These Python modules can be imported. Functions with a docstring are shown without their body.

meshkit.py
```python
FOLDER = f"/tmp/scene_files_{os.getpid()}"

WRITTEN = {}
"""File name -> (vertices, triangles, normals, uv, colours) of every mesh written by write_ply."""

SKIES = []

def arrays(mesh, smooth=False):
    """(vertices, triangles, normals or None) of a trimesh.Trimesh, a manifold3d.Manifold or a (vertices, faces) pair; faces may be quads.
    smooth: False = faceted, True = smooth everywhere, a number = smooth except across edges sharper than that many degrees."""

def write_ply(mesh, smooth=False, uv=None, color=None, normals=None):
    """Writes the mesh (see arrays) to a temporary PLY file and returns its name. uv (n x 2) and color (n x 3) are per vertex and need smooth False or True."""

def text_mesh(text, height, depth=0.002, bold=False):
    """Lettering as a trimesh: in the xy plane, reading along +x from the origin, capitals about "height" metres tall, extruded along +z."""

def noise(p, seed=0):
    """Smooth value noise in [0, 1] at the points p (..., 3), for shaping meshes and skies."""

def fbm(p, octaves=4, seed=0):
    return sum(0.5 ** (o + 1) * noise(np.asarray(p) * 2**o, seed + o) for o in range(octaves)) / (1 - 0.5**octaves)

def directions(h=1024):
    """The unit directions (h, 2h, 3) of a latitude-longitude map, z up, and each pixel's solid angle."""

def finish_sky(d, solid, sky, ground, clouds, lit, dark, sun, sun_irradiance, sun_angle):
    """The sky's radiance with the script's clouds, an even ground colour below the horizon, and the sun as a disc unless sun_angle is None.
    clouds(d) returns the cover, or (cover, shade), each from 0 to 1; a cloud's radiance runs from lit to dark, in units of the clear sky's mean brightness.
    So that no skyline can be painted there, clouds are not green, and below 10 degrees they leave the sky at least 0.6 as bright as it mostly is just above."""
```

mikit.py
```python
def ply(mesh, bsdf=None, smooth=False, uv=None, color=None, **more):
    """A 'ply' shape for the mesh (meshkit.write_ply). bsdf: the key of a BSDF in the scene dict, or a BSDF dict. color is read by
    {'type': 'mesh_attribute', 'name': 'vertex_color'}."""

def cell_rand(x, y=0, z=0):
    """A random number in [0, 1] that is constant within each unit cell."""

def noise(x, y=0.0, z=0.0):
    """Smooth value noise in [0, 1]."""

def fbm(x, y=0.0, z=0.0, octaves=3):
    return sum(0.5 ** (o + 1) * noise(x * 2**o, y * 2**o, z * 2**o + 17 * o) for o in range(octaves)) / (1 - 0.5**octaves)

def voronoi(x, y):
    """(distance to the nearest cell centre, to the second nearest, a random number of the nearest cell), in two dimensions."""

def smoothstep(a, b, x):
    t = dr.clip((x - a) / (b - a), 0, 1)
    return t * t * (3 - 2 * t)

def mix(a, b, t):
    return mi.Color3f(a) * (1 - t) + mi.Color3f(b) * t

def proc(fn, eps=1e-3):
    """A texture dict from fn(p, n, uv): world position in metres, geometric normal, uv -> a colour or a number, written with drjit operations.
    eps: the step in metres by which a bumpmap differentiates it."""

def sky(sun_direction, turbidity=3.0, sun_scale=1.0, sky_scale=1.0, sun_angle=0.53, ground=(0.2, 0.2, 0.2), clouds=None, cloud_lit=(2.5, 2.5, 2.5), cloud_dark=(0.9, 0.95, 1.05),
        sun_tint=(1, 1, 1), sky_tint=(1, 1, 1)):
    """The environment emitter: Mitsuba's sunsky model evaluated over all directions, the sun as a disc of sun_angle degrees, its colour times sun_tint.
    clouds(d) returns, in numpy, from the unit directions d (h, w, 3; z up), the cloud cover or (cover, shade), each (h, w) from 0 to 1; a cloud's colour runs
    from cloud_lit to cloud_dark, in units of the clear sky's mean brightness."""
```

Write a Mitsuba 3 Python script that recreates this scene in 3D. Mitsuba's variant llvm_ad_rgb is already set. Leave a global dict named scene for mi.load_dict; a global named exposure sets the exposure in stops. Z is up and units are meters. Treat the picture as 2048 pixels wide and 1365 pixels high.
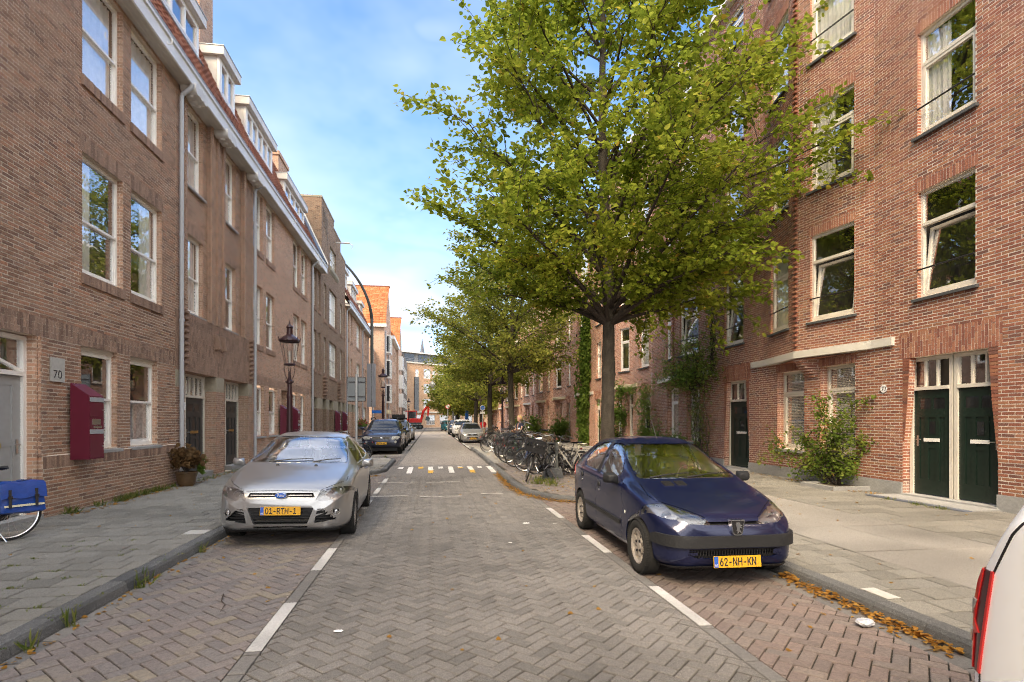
import math
import numpy as np, trimesh, manifold3d as m3, mitsuba as mi, drjit as dr, mikit, meshkit
from mikit import noise, fbm, cell_rand, smoothstep, mix
T = mi.ScalarTransform4f
scene, labels = {}, {}

# ---------------------------------------------------------------- camera, sky, exposure
CAM = np.array([0.0, 0.0, 1.65])
YAW = math.atan(161 / 1100)
scene['camera'] = {'type': 'perspective', 'fov': 2 * math.degrees(math.atan(1024 / 1100)), 'fov_axis': 'x', 'near_clip': 0.05, 'far_clip': 3000.0,
                   'principal_point_offset_y': -(842 - 682.5) / 1365,
                   'to_world': T().look_at(origin=CAM.tolist(), target=[math.sin(YAW), math.cos(YAW), 1.65], up=[0, 0, 1])}


def cloud_cover(d):
    """broken bright clouds, thicker to the south behind us (the windscreens mirror them), thin veils to the north"""
    z = np.maximum(d[..., 2], 0.02)
    q = np.stack([d[..., 0] / (z + .18), d[..., 1] / (z + .18), z * 0], -1)
    warp = meshkit.fbm(q * .9 + 7, 3, 5) - .5
    n = meshkit.fbm(q * 1.15 + warp[..., None] * .9 + 3.3, 6, 11)
    fine = meshkit.fbm(q * 4.5 + 1.7, 5, 21)
    low = np.clip((.55 - z) / .45, 0, 1)
    south = np.clip((.25 - d[..., 1]) / .9, 0, 1)
    high = np.clip((d[..., 2] - .62) / .15, 0, 1)
    cover = np.clip((n - .53 + .09 * low + .40 * south + .10 * high) / .20, 0, 1) ** .8
    veil = np.clip(.02 + .27 * low + .5 * (fine - .45), 0, .75)
    shade = np.clip((meshkit.fbm(q * 1.7 + 9.1, 4, 3) - .42) / .35, 0, 1) * .6
    return np.maximum(cover, veil), np.maximum(shade, np.clip(.95 * (1 - 1.6 * south - high), 0, 1)) * np.clip(cover + veil + .3, 0, 1)


scene['sky'] = mikit.sky((-0.46, -0.82, 0.85), turbidity=2.6, sun_scale=0.38, sun_angle=26.0, sky_scale=1.0, clouds=cloud_cover, cloud_lit=(3.5, 3.45, 3.38), cloud_dark=(1.30, 1.42, 1.60),
                         ground=(.22, .21, .2), sun_tint=(1.0, .95, .86), sky_tint=(.76, .94, 1.12))
exposure = 3.22

# ---------------------------------------------------------------- helpers
rng = np.random.default_rng(7)
_count = {}


def uniq(key):
    n = _count.get(key)
    _count[key] = 1 if n is None else n + 1
    return key if n is None else f'{key}_{n:03d}'


def tag(key, label=None, cat=None, group=None, kind=None):
    d = labels.setdefault(key, {})
    for k, v in (('label', label), ('category', cat), ('group', group), ('kind', kind)):
        if v: d[k] = v
    return key


class Frame:
    """u along e, w along n (outward), z up"""
    def __init__(s, o, e, n=None):
        s.o = np.array([o[0], o[1], o[2] if len(o) > 2 else 0.0])
        s.e = np.array([e[0], e[1], 0.0]) / math.hypot(e[0], e[1])
        s.n = np.array([n[0], n[1], 0.0]) if n is not None else np.array([-s.e[1], s.e[0], 0])
        s.R = np.stack([s.e, s.n, [0, 0, 1.0]], 1)

    def pt(s, p):
        return np.asarray(p, float) @ s.R.T + s.o

    def mat(s):
        m = np.eye(4); m[:3, :3] = s.R; m[:3, 3] = s.o
        return m


WORLD = Frame((0, 0, 0), (1, 0), (0, 1))
BOXV = np.array([[x, y, z] for x in (0, 1) for y in (0, 1) for z in (0, 1)], float)
BOXF = np.array([[0, 2, 3], [0, 3, 1], [4, 5, 7], [4, 7, 6], [0, 1, 5], [0, 5, 4], [2, 6, 7], [2, 7, 3], [0, 4, 6], [0, 6, 2], [1, 3, 7], [1, 7, 5]])


class MB:
    def __init__(s, fr=WORLD):
        s.V, s.F, s.U, s.n, s.fr = [], [], [], 0, fr

    def raw(s, v, f, tone=.5, fr=None):
        v = (fr or s.fr).pt(v)
        s.V.append(v); s.F.append(np.asarray(f, int) + s.n)
        t = np.asarray(tone, float)
        s.U.append(np.broadcast_to(t, (len(v), 2)) if t.ndim == 1 and len(t) == 2 else np.stack([np.broadcast_to(t, (len(v),))] * 2, 1))
        s.n += len(v)
        return s

    def boxes(s, a, tone=None, fr=None):
        """a: (n,6) u0,u1,w0,w1,z0,z1"""
        a = np.asarray(a, float).reshape(-1, 6)
        lo, hi = a[:, [0, 2, 4]], a[:, [1, 3, 5]]
        v = lo[:, None] + BOXV[None] * (hi - lo)[:, None]
        f = BOXF[None] + (np.arange(len(a)) * 8)[:, None, None]
        t = np.repeat(rng.random(len(a)) if tone is None else np.broadcast_to(np.asarray(tone, float), (len(a),)), 8)
        return s.raw(v.reshape(-1, 3), f.reshape(-1, 3), t, fr)

    def box(s, u0, u1, w0, w1, z0, z1, tone=.5, fr=None):
        return s.boxes([[u0, u1, w0, w1, z0, z1]], tone, fr)

    def quad(s, a, b, c, d, tone=.5, fr=None):
        return s.raw([a, b, c, d], [[0, 1, 2], [0, 2, 3]], tone, fr)

    def tube(s, pts, r, sides=8, cap=True, tone=.5, fr=None):
        p = np.asarray(pts, float); n = len(p)
        r = np.broadcast_to(np.asarray(r, float), (n,))
        t = np.gradient(p, axis=0); t /= np.linalg.norm(t, axis=1, keepdims=True) + 1e-12
        ref = np.where(np.abs(t[:1, 2:]) < .9, [[0, 0, 1.0]], [[1.0, 0, 0]])
        a = np.cross(t, ref); a /= np.linalg.norm(a, axis=1, keepdims=True) + 1e-12
        b = np.cross(t, a); g = np.arange(sides) * 2 * np.pi / sides
        v = p[:, None] + r[:, None, None] * (np.cos(g)[None, :, None] * a[:, None] + np.sin(g)[None, :, None] * b[:, None])
        i, j = np.meshgrid(np.arange(n - 1), np.arange(sides), indexing='ij')
        q = np.stack([i * sides + j, i * sides + (j + 1) % sides, (i + 1) * sides + (j + 1) % sides, (i + 1) * sides + j], -1).reshape(-1, 4)
        f = [q[:, [0, 1, 2]], q[:, [0, 2, 3]]]
        v = v.reshape(-1, 3)
        if cap:
            k = len(v); v = np.vstack([v, p[:1], p[-1:]]); jj = np.arange(sides)
            f += [np.stack([jj, (jj + 1) % sides, jj * 0 + k], 1), np.stack([(n - 1) * sides + jj, (n - 1) * sides + (jj + 1) % sides, jj * 0 + k + 1], 1)]
        return s.raw(v, np.vstack(f), tone, fr)

    def lathe(s, prof, c=(0, 0, 0), sides=20, axis='z', tone=.5, fr=None):
        prof = np.asarray(prof, float); n = len(prof); g = np.arange(sides) * 2 * np.pi / sides
        x = prof[:, :1] * np.cos(g); y = prof[:, :1] * np.sin(g); z = np.repeat(prof[:, 1:], sides, 1)
        v = np.stack({'z': (x, y, z), 'y': (x, z, y), 'x': (z, x, y)}[axis], -1).reshape(-1, 3) + np.asarray(c, float)
        i, j = np.meshgrid(np.arange(n - 1), np.arange(sides), indexing='ij')
        q = np.stack([i * sides + j, i * sides + (j + 1) % sides, (i + 1) * sides + (j + 1) % sides, (i + 1) * sides + j], -1).reshape(-1, 4)
        return s.raw(v, np.vstack([q[:, [0, 1, 2]], q[:, [0, 2, 3]]]), tone, fr)

    def mesh(s, m, mat=None, tone=.5, fr=None):
        if hasattr(m, 'to_mesh'):
            k = m.to_mesh(); v, f = np.array(k.vert_properties[:, :3]), np.array(k.tri_verts)
        elif isinstance(m, tuple): v, f = m
        else: v, f = np.array(m.vertices), np.array(m.faces)
        v = np.asarray(v, float)
        if mat is not None: v = v @ mat[:3, :3].T + mat[:3, 3]
        return s.raw(v, f, tone, fr)

    def prism(s, poly, axis, a, b, tone=.5, fr=None):
        """poly: 2D ring in the two axes other than axis (u,w / u,z / w,z), extruded from a to b"""
        import shapely.geometry as sg
        m = trimesh.creation.extrude_polygon(sg.Polygon(poly).buffer(0), 1.0, engine='earcut')
        v = np.array(m.vertices); h = a + v[:, 2] * (b - a)
        v = {'z': np.stack([v[:, 0], v[:, 1], h], 1), 'w': np.stack([v[:, 0], h, v[:, 1]], 1), 'u': np.stack([h, v[:, 0], v[:, 1]], 1)}[axis]
        return s.raw(v, np.array(m.faces), tone, fr)

    def arrays(s):
        return np.vstack(s.V), np.vstack(s.F), np.vstack(s.U)

    def put(s, key, bsdf, label=None, cat=None, group=None, kind=None, smooth=False, mat=None, num=True, **kw):
        if not s.V: return None
        key = uniq(key) if num else key
        v, f, u = s.arrays()
        if mat is not None: v = v @ mat[:3, :3].T + mat[:3, 3]
        if smooth is not False and smooth is not True:
            scene[key] = mikit.ply((v, f), bsdf, smooth=smooth, **kw)
        else:
            scene[key] = mikit.ply((v, f), bsdf, smooth=smooth, uv=u, **kw)
        tag(key, label, cat, group, kind)
        return key


def visible(p):
    """rough test: is the point inside the picture, and how far"""
    p = np.asarray(p, float); dx, dy = p[..., 0], p[..., 1]
    d = dx * math.sin(YAW) + dy * math.cos(YAW); l = dx * math.cos(YAW) - dy * math.sin(YAW)
    x = 1024 + 1100 * l / np.maximum(d, .1); y = 842 - 1100 * (p[..., 2] - 1.65) / np.maximum(d, .1)
    return (d > .3) & (x > 8) & (x < 2040) & (y > 8) & (y < 1357), d


_proto = {}


def pieces(holder, name, rest, mats, bsdf, proto=None, tone=None, most=300, maxdist=14.0, rest_label=None):
    """Boxes (or another proto) under 4x4 matrices: the nearest in view become parts of their own, the others one mesh."""
    mats = np.asarray(mats, float).reshape(-1, 4, 4)
    if not len(mats): return
    pv, pf = proto if proto is not None else (BOXV - .5, BOXF)
    tone = rng.random(len(mats)) if tone is None else np.asarray(tone)
    vis, d = visible(mats[:, :3, 3])
    order = np.argsort(np.where(vis, d, 1e9))
    own = [i for i in order[:most] if vis[i] and d[i] < maxdist]
    if own:
        variants = []
        for k in range(10):
            ck = (id(pv), bsdf, k)
            if ck not in _proto: _proto[ck] = (mikit.ply((pv, pf), bsdf, uv=np.full((len(pv), 2), (k + .5) / 10)), pv)
            variants.append(_proto[ck][0])
        for i in own:
            scene[uniq(f'{holder}__{name}')] = {**variants[min(9, int(tone[i] * 10))], 'to_world': T(mats[i])}
    rest_i = np.setdiff1d(np.arange(len(mats)), own)
    if len(rest_i):
        ms = mats[rest_i]
        v = (np.einsum('kij,nj->kni', ms[:, :3, :3], pv) + ms[:, None, :3, 3]).reshape(-1, 3)
        f = (pf[None] + (np.arange(len(ms)) * len(pv))[:, None, None]).reshape(-1, 3)
        mb = MB().raw(v, f, np.repeat(tone[rest_i], len(pv)))
        mb.put(f'{holder}__{rest}', bsdf, kind='stuff', label=rest_label)


def box_mats(fr, a, tilt=0.0):
    """(n,6) boxes in a frame -> matrices for the unit box"""
    a = np.asarray(a, float).reshape(-1, 6)
    c = np.stack([a[:, 0] + a[:, 1], a[:, 2] + a[:, 3], a[:, 4] + a[:, 5]], 1) / 2
    sz = np.stack([a[:, 1] - a[:, 0], a[:, 3] - a[:, 2], a[:, 5] - a[:, 4]], 1)
    m = np.zeros((len(a), 4, 4)); m[:, 3, 3] = 1
    m[:, :3, :3] = fr.R[None] * sz[:, None, :]
    m[:, :3, 3] = fr.pt(c)
    return m


# ---------------------------------------------------------------- materials
def P(name, color, rough=.6, metal=0., spec=.5, two=True, **kw):
    b = {'type': 'principled', 'base_color': color if isinstance(color, dict) else {'type': 'rgb', 'value': list(color)}, 'roughness': rough if isinstance(rough, dict) else float(rough),
         'metallic': metal, 'specular': spec, **kw}
    scene[name] = {'type': 'twosided', 'bsdf': b} if two else b
    return name


def ramp(t, cols):
    n = len(cols) - 1
    c = mi.Color3f(cols[0])
    for i in range(n):
        k = dr.clip(t * n - i, 0, 1)
        c = c * (1 - k) + mi.Color3f(cols[i + 1]) * k
    return c


def toned(cols, grain=60., amt=.35, big=.5, bigamt=.25, speck=None):
    def fn(p, n, uv):
        g = noise(p.x * grain, p.y * grain, p.z * grain)
        g2 = noise(p.x * grain * 3.1 + 5, p.y * grain * 3.1, p.z * grain * 3.1)
        b = fbm(p.x * big + 3, p.y * big, p.z * big)
        c = ramp(uv.x, cols) * (1 - amt + amt * 1.2 * (.6 * g + .4 * g2)) * (1 - bigamt + 2 * bigamt * b)
        if speck is not None:
            k = cell_rand(p.x * speck[0], p.y * speck[0], p.z * speck[0])
            c = c * dr.select(k > .93, speck[1], 1.0) * dr.select(k < .10, speck[2], 1.0)
        return c
    return mikit.proc(fn)


def plain(col, grain=8., amt=.12, big=.8, bigamt=.12):
    return toned([col, col], grain, amt, big, bigamt)


def laid(cols, mortar, horiz=.22, vert=.0625, jz=.21, ju=.06):
    """brickwork too far away to be built"""
    def fn(p, n, uv):
        u = dr.select(dr.abs(n.x) > .6, p.y, p.x)
        r = p.z / vert; row = dr.floor(r)
        uu = u / horiz + .5 * (row - 2 * dr.floor(row / 2)); col = dr.floor(uu)
        j = ((r - row) < jz) | ((uu - col) < ju)
        b = fbm(p.x * .4 + 3, p.y * .4, p.z * .4)
        c = ramp(cell_rand(row, col, 3), cols)
        return dr.select(j, mi.Color3f(mortar), c) * (.90 + .42 * b)
    return mikit.proc(fn)


BR_L = [(.22, .135, .10), (.30, .178, .12), (.37, .225, .155), (.40, .255, .175), (.44, .23, .145), (.31, .21, .16)]
BR_R = [(.19, .10, .08), (.27, .108, .074), (.325, .13, .086), (.35, .148, .094), (.39, .182, .108), (.31, .16, .10)]
P('brick_brown', toned(BR_L, 45, .4, .45, .25), .85, spec=.25)
P('brick_red', toned(BR_R, 45, .35, .45, .22), .82, spec=.25)
P('soldier_brown', toned([(.22, .145, .11), (.32, .215, .16), (.38, .255, .19), (.41, .27, .195)], 45, .4, .45, .25), .85, spec=.25)
P('soldier_red', toned([(.24, .10, .075), (.33, .14, .095), (.38, .175, .115), (.42, .22, .14)], 45, .35, .45, .2), .82, spec=.25)
P('mortar_grey', plain((.60, .53, .44), 40, .25, .6, .2), .95, spec=.1)
P('mortar_light', plain((.68, .62, .54), 40, .25, .6, .2), .95, spec=.1)
P('far_brick_brown', laid(BR_L, (.46, .39, .31)), .9, spec=.2)
P('far_brick_dark', laid([(.12, .08, .058), (.19, .125, .085), (.24, .155, .105), (.20, .135, .095)], (.28, .23, .18)), .9, spec=.2)
P('far_brick_red', laid(BR_R, (.62, .54, .46)), .9, spec=.2)
P('far_brick_tan', laid([(.36, .2, .11), (.46, .27, .15), (.5, .3, .18)], (.45, .38, .3)), .9, spec=.2)
P('far_brick_grey', laid([(.10, .085, .075), (.15, .12, .10), (.18, .15, .13)], (.22, .2, .18)), .9, spec=.2)
P('paint_white', plain((.80, .785, .74), 6, .06, 1.5, .08), .35)
P('paint_cream', plain((.64, .60, .52), 6, .08, 1.5, .1), .35)
P('paint_white_worn', plain((.66, .64, .60), 10, .12, 2., .2), .5)
P('fascia_white', plain((.70, .69, .66), 5, .06, 1.2, .12), .4)
P('soffit', plain((.50, .47, .42), 8, .12, 1.2, .15), .6)
P('stone_grey', plain((.34, .34, .33), 30, .3, 2, .2), .7)
P('stone_dark', plain((.085, .09, .095), 30, .25, 2, .2), .6)
P('stone_sand', plain((.36, .32, .24), 30, .3, 2, .2), .8)
P('band_white', plain((.66, .64, .58), 12, .12, .9, .14), .5)
P('band_yellow', plain((.62, .54, .36), 12, .12, .9, .14), .5)
P('door_green', plain((.010, .022, .016), 20, .25, 2, .2), .35)
P('door_black', plain((.035, .038, .040), 20, .2, 2, .2), .35)
P('door_grey', plain((.32, .33, .33), 20, .1, 2, .1), .5)
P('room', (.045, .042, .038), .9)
P('stone_pale', plain((.46, .45, .41), 30, .2, 2, .12), .7)
P('curtain', plain((.80, .79, .76), 12, .15, 3, .2), .9, spec=.1)
P('lace', toned([(.85, .85, .85), (.45, .46, .46)], 26, .65, 9, .35), .9, spec=.1)
P('blind', (.80, .77, .69), .6)
P('pot_flower', (.8, .8, .74), .6)
P('zinc', plain((.42, .45, .48), 12, .12, 1, .15), .45, metal=.3)
P('pipe_grey', plain((.44, .46, .49), 8, .08, .6, .12), .4)
P('maroon', plain((.125, .012, .03), 80, .1, 2, .06), .35)
P('steel', (.55, .55, .54), .3, metal=1.)
P('dark_metal', (.03, .03, .032), .4, metal=.3)
P('tile_orange', toned([(.16, .06, .035), (.26, .095, .05), (.32, .13, .07), (.24, .11, .07)], 30, .4, .9, .3), .8, spec=.3)
P('tile_bright', toned([(.46, .15, .06), (.55, .20, .08), (.58, .25, .12)], 10, .3, .5, .25), .8, spec=.3)
P('slate', plain((.14, .155, .19), 12, .2, 1, .2), .6)
P('lead', plain((.36, .40, .46), 6, .15, 1, .2), .5)
P('brass', (.6, .42, .16), .35, metal=1.)
P('print_black', (.02, .02, .02), .6)
P('print_white', (.8, .8, .8), .6)
scene['glass'] = {'type': 'thindielectric', 'int_ior': 2.9}
P('glass_dark', (.012, .014, .015), .04, spec=.8, clearcoat=1.0, clearcoat_gloss=.98)
# ---------------------------------------------------------------- ground
KX_L, KX_R, RD0, RD1, Z_P = -2.9, 3.72, -1.2, 2.12, 0.10     # kerb lines, road edges, pavement height
BL, BR = -6.2, 9.7
import shapely, shapely.geometry as sg
P('joint', plain((.055, .050, .042), 60, .4, 2, .3), .95, spec=.1)
P('klinker_road', toned([(.158, .150, .140), (.186, .175, .163), (.214, .20, .186), (.196, .185, .175)], 130, .5, .9, .27, (260, 1.3, .72)), .8, spec=.3)
P('klinker_park', toned([(.15, .138, .135), (.18, .157, .148), (.205, .176, .163), (.17, .157, .153), (.195, .17, .153), (.225, .198, .158)], 70, .35, .5, .16), .75, spec=.3)
P('klinker_park_red', toned([(.16, .132, .12), (.185, .148, .133), (.215, .167, .147), (.18, .155, .142), (.225, .185, .16)], 70, .35, .5, .2), .75, spec=.3)
P('paving', toned([(.185, .177, .155), (.215, .205, .18), (.25, .238, .208), (.225, .217, .195)], 110, .4, .6, .22, (300, 1.22, .75)), .85, spec=.25)
P('slab', toned([(.205, .195, .177), (.24, .227, .205), (.268, .252, .226)], 110, .35, .9, .42, (300, 1.15, .8)), .85, spec=.25)
P('kerb_stone', toned([(.10, .103, .105), (.135, .137, .135), (.16, .16, .155)], 90, .55, 1.2, .3, (220, 1.8, .6)), .75, spec=.3)
P('gutter_stone', toned([(.15, .145, .14), (.175, .167, .158), (.205, .193, .178)], 90, .4, 1., .25), .8, spec=.3)
P('marking', plain((.48, .475, .455), 70, .35, 3, .25), .7)
P('marking_orange', plain((.62, .38, .06), 70, .35, 3, .25), .7)
P('asphalt', plain((.17, .155, .14), 120, .35, .3, .15), .85)
P('earth', plain((.12, .10, .075), 40, .5, 2, .3), .95)


def road_far(p, n, uv):
    a, b = (p.x + p.y) * 7.07, (p.y - p.x) * 7.07
    row = dr.floor(p.y / .105); c = cell_rand(row, dr.floor(p.x / .21 + .5 * (row - 2 * dr.floor(row / 2))))
    near = smoothstep(60., 18., p.y)
    j = dr.select((p.y / .105 - row) < .14, .62, 1.)
    b_ = fbm(p.x * .35, p.y * .12, 3)
    return mi.Color3f(.20, .182, .163) * (.82 + .36 * b_) * mix((1, 1, 1), mi.Color3f(j * (.85 + .3 * c)), near)


def pave_far(p, n, uv):
    row = dr.floor(p.y / .3); c = cell_rand(row, dr.floor(p.x / .3 + .5 * (row - 2 * dr.floor(row / 2))), 2)
    near = smoothstep(60., 20., p.y)
    j = dr.select((p.y / .3 - row) < .05, .6, 1.)
    return mi.Color3f(.22, .21, .185) * (.8 + .4 * fbm(p.x * .5, p.y * .3, 3)) * mix((1, 1, 1), mi.Color3f(j * (.88 + .24 * c)), near)


P('road_far', mikit.proc(road_far), .85)
P('paving_far', mikit.proc(pave_far), .88)
YB = 20.0                                                     # pieces are built one by one up to here

g = MB(); g.quad((-900, -60, -.10), (900, -60, -.10), (900, 1400, -.10), (-900, 1400, -.10)); g.put('ground', 'asphalt', kind='structure', label='grey ground beneath and around the streets')
road = tag('road', 'grey brick carriageway in herringbone down the middle of the street', kind='structure')
mbn = MB(); mbn.quad((RD0, -6, -.016), (RD1, -6, -.016), (RD1, YB, -.016), (RD0, YB, -.016)); mbn.put('road__joint_bed', 'joint')
mbn = MB(); mbn.quad((RD0, YB, 0), (RD1, YB, 0), (RD1, 300, 0), (RD0, 300, 0)); mbn.put('road__far_surface', 'road_far')


def herring(x0, x1, y0, y1, L=.205, W=.1025, gap=.0105, ang=45., zt=0., jit=.003, cut=None):
    """herringbone bricks as matrices; the bricks cut by the long edges go into the mesh builder cut"""
    c, s = math.cos(math.radians(ang)), math.sin(math.radians(ang))
    R = 12
    out = []
    cx, cy = (x0 + x1) / 2, (y0 + y1) / 2
    n = int(max(x1 - x0, y1 - y0) / W) + 6
    i, j = np.meshgrid(np.arange(-n, n), np.arange(-n, n), indexing='ij'); i, j = i.ravel(), j.ravel()
    k = (i - j) % 4
    for kk, (lu, lv, du, dv) in {0: (2, 1, 1, .5), 3: (1, 2, .5, 1)}.items():
        m = k == kk
        u, v = (i[m] + du) * W, (j[m] + dv) * W
        x, y = cx + u * c - v * s, cy + u * s + v * c
        su, sv = lu * W - gap, lv * W - gap
        ex = (abs(c) * su + abs(s) * sv) / 2
        if cut is not None:
            for bx, by in zip(x, y):
                if y0 < by < y1 and (abs(bx - x0) < ex or abs(bx - x1) < ex):
                    q_ = sg.Polygon([(bx + a * c - b * s, by + a * s + b * c) for a, b in ((-su / 2, -sv / 2), (su / 2, -sv / 2), (su / 2, sv / 2), (-su / 2, sv / 2))]).intersection(sg.box(x0 + .004, y0, x1 - .004, y1))
                    if q_.area > 4e-4 and q_.geom_type == 'Polygon': cut.prism(list(q_.exterior.coords)[:-1], 'z', zt - .04, zt + rng.normal(0, .001), tone=rng.random())
        m_ = (x > x0 + ex) & (x < x1 - ex) if cut is not None else (x > x0 + .03) & (x < x1 - .03)
        ok = m_ & (y > y0) & (y < y1)
        x, y = x[ok], y[ok]; q = len(x)
        a = math.radians(ang) + rng.normal(0, .012, q)
        tx, ty = rng.normal(0, .006, q), rng.normal(0, .006, q)
        M = np.zeros((q, 4, 4)); M[:, 3, 3] = 1
        ca, sa = np.cos(a), np.sin(a)
        M[:, 0, 0], M[:, 1, 0], M[:, 2, 0] = ca * su, sa * su, tx * su
        M[:, 0, 1], M[:, 1, 1], M[:, 2, 1] = -sa * sv, ca * sv, ty * sv
        M[:, 2, 2] = .05
        M[:, 0, 3], M[:, 1, 3], M[:, 2, 3] = x, y, zt - .025 + rng.normal(0, jit * .5, q)
        out.append(M)
    return np.vstack(out)


def chamfer_box(b=.06):
    """unit box with a small chamfer round its top"""
    v = np.array([[-.5, -.5, -.5], [.5, -.5, -.5], [.5, .5, -.5], [-.5, .5, -.5], [-.5, -.5, .38], [.5, -.5, .38], [.5, .5, .38], [-.5, .5, .38],
                  [-.5 + b * .5, -.5 + b, .5], [.5 - b * .5, -.5 + b, .5], [.5 - b * .5, .5 - b, .5], [-.5 + b * .5, .5 - b, .5]])
    f = [[8, 9, 10], [8, 10, 11]]
    for k in range(4):
        l = (k + 1) % 4
        f += [[k, l, l + 4], [k, l + 4, k + 4], [k + 4, l + 4, l + 8], [k + 4, l + 8, k + 8]]
    return v, np.array(f)


SETT = chamfer_box()
cut = MB()
pieces('road', 'brick', 'brickwork', herring(RD0, RD1, 1.2, 16.7, cut=cut), 'klinker_road', SETT, most=300, maxdist=9)
cut.put('road__cut_brickwork', 'klinker_road', kind='stuff')


def rows_of(x0, x1, y0, y1, lx, ly, z, th=.05, gap=.0115, off=.5, jz=.002, tilt=.004):
    a = []
    ys = np.arange(y0, y1 - ly * .5, ly)
    for r, y in enumerate(ys):
        xs = np.arange(x0 - (off * lx if r % 2 else 0), x1, lx)
        for x in xs:
            b0, b1 = max(x, x0), min(x + lx, x1)
            if b1 - b0 > .06: a.append((b0 + gap / 2, b1 - gap / 2, y + gap / 2, y + ly - gap / 2, z - th, z + rng.normal(0, jz)))
    return np.array(a)


def tilted(m, s=.004):
    m = m.copy(); q = len(m)
    m[:, 2, 0] += rng.normal(0, s, q) * np.linalg.norm(m[:, :2, 0], axis=1); m[:, 2, 1] += rng.normal(0, s, q) * np.linalg.norm(m[:, :2, 1], axis=1)
    return m


# parking lanes: brick herringbone, bigger on the left; rim stones along road and kerb
for name, xa, xb, lab, mat in (('parking_lane', KX_L + .13, RD0 - .12, 'purple brown brick parking lane along the left kerb', 'klinker_park'),
                               ('parking_lane', RD1 + .12, KX_R - .22, 'red brown brick parking lane along the right kerb', 'klinker_park_red')):
    k = tag(uniq(name), lab, kind='structure')
    mb = MB(); mb.quad((xa - .3, -6, -.017), (xb + .3, -6, -.017), (xb + .3, YB + 40, -.017), (xa - .3, YB + 40, -.017)); mb.put(k + '__joint_bed', 'joint')
    cut = MB()
    pieces(k, 'brick', 'brickwork', herring(xa, xb, 1.6, YB + 6, .21, .105, cut=cut), mat, SETT, most=300, maxdist=9)
    cut.put(k + '__cut_brickwork', mat, kind='stuff')
    mb = MB(); mb.quad((xa - .02, YB + 6, -.004), (xb + .02, YB + 6, -.004), (xb + .02, 300, -.004), (xa - .02, 300, -.004)); mb.put(k + '__far_surface', 'road_far')
k = tag('rim_stones', 'line of grey rim stones between carriageway and parking lanes', kind='structure')
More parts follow.
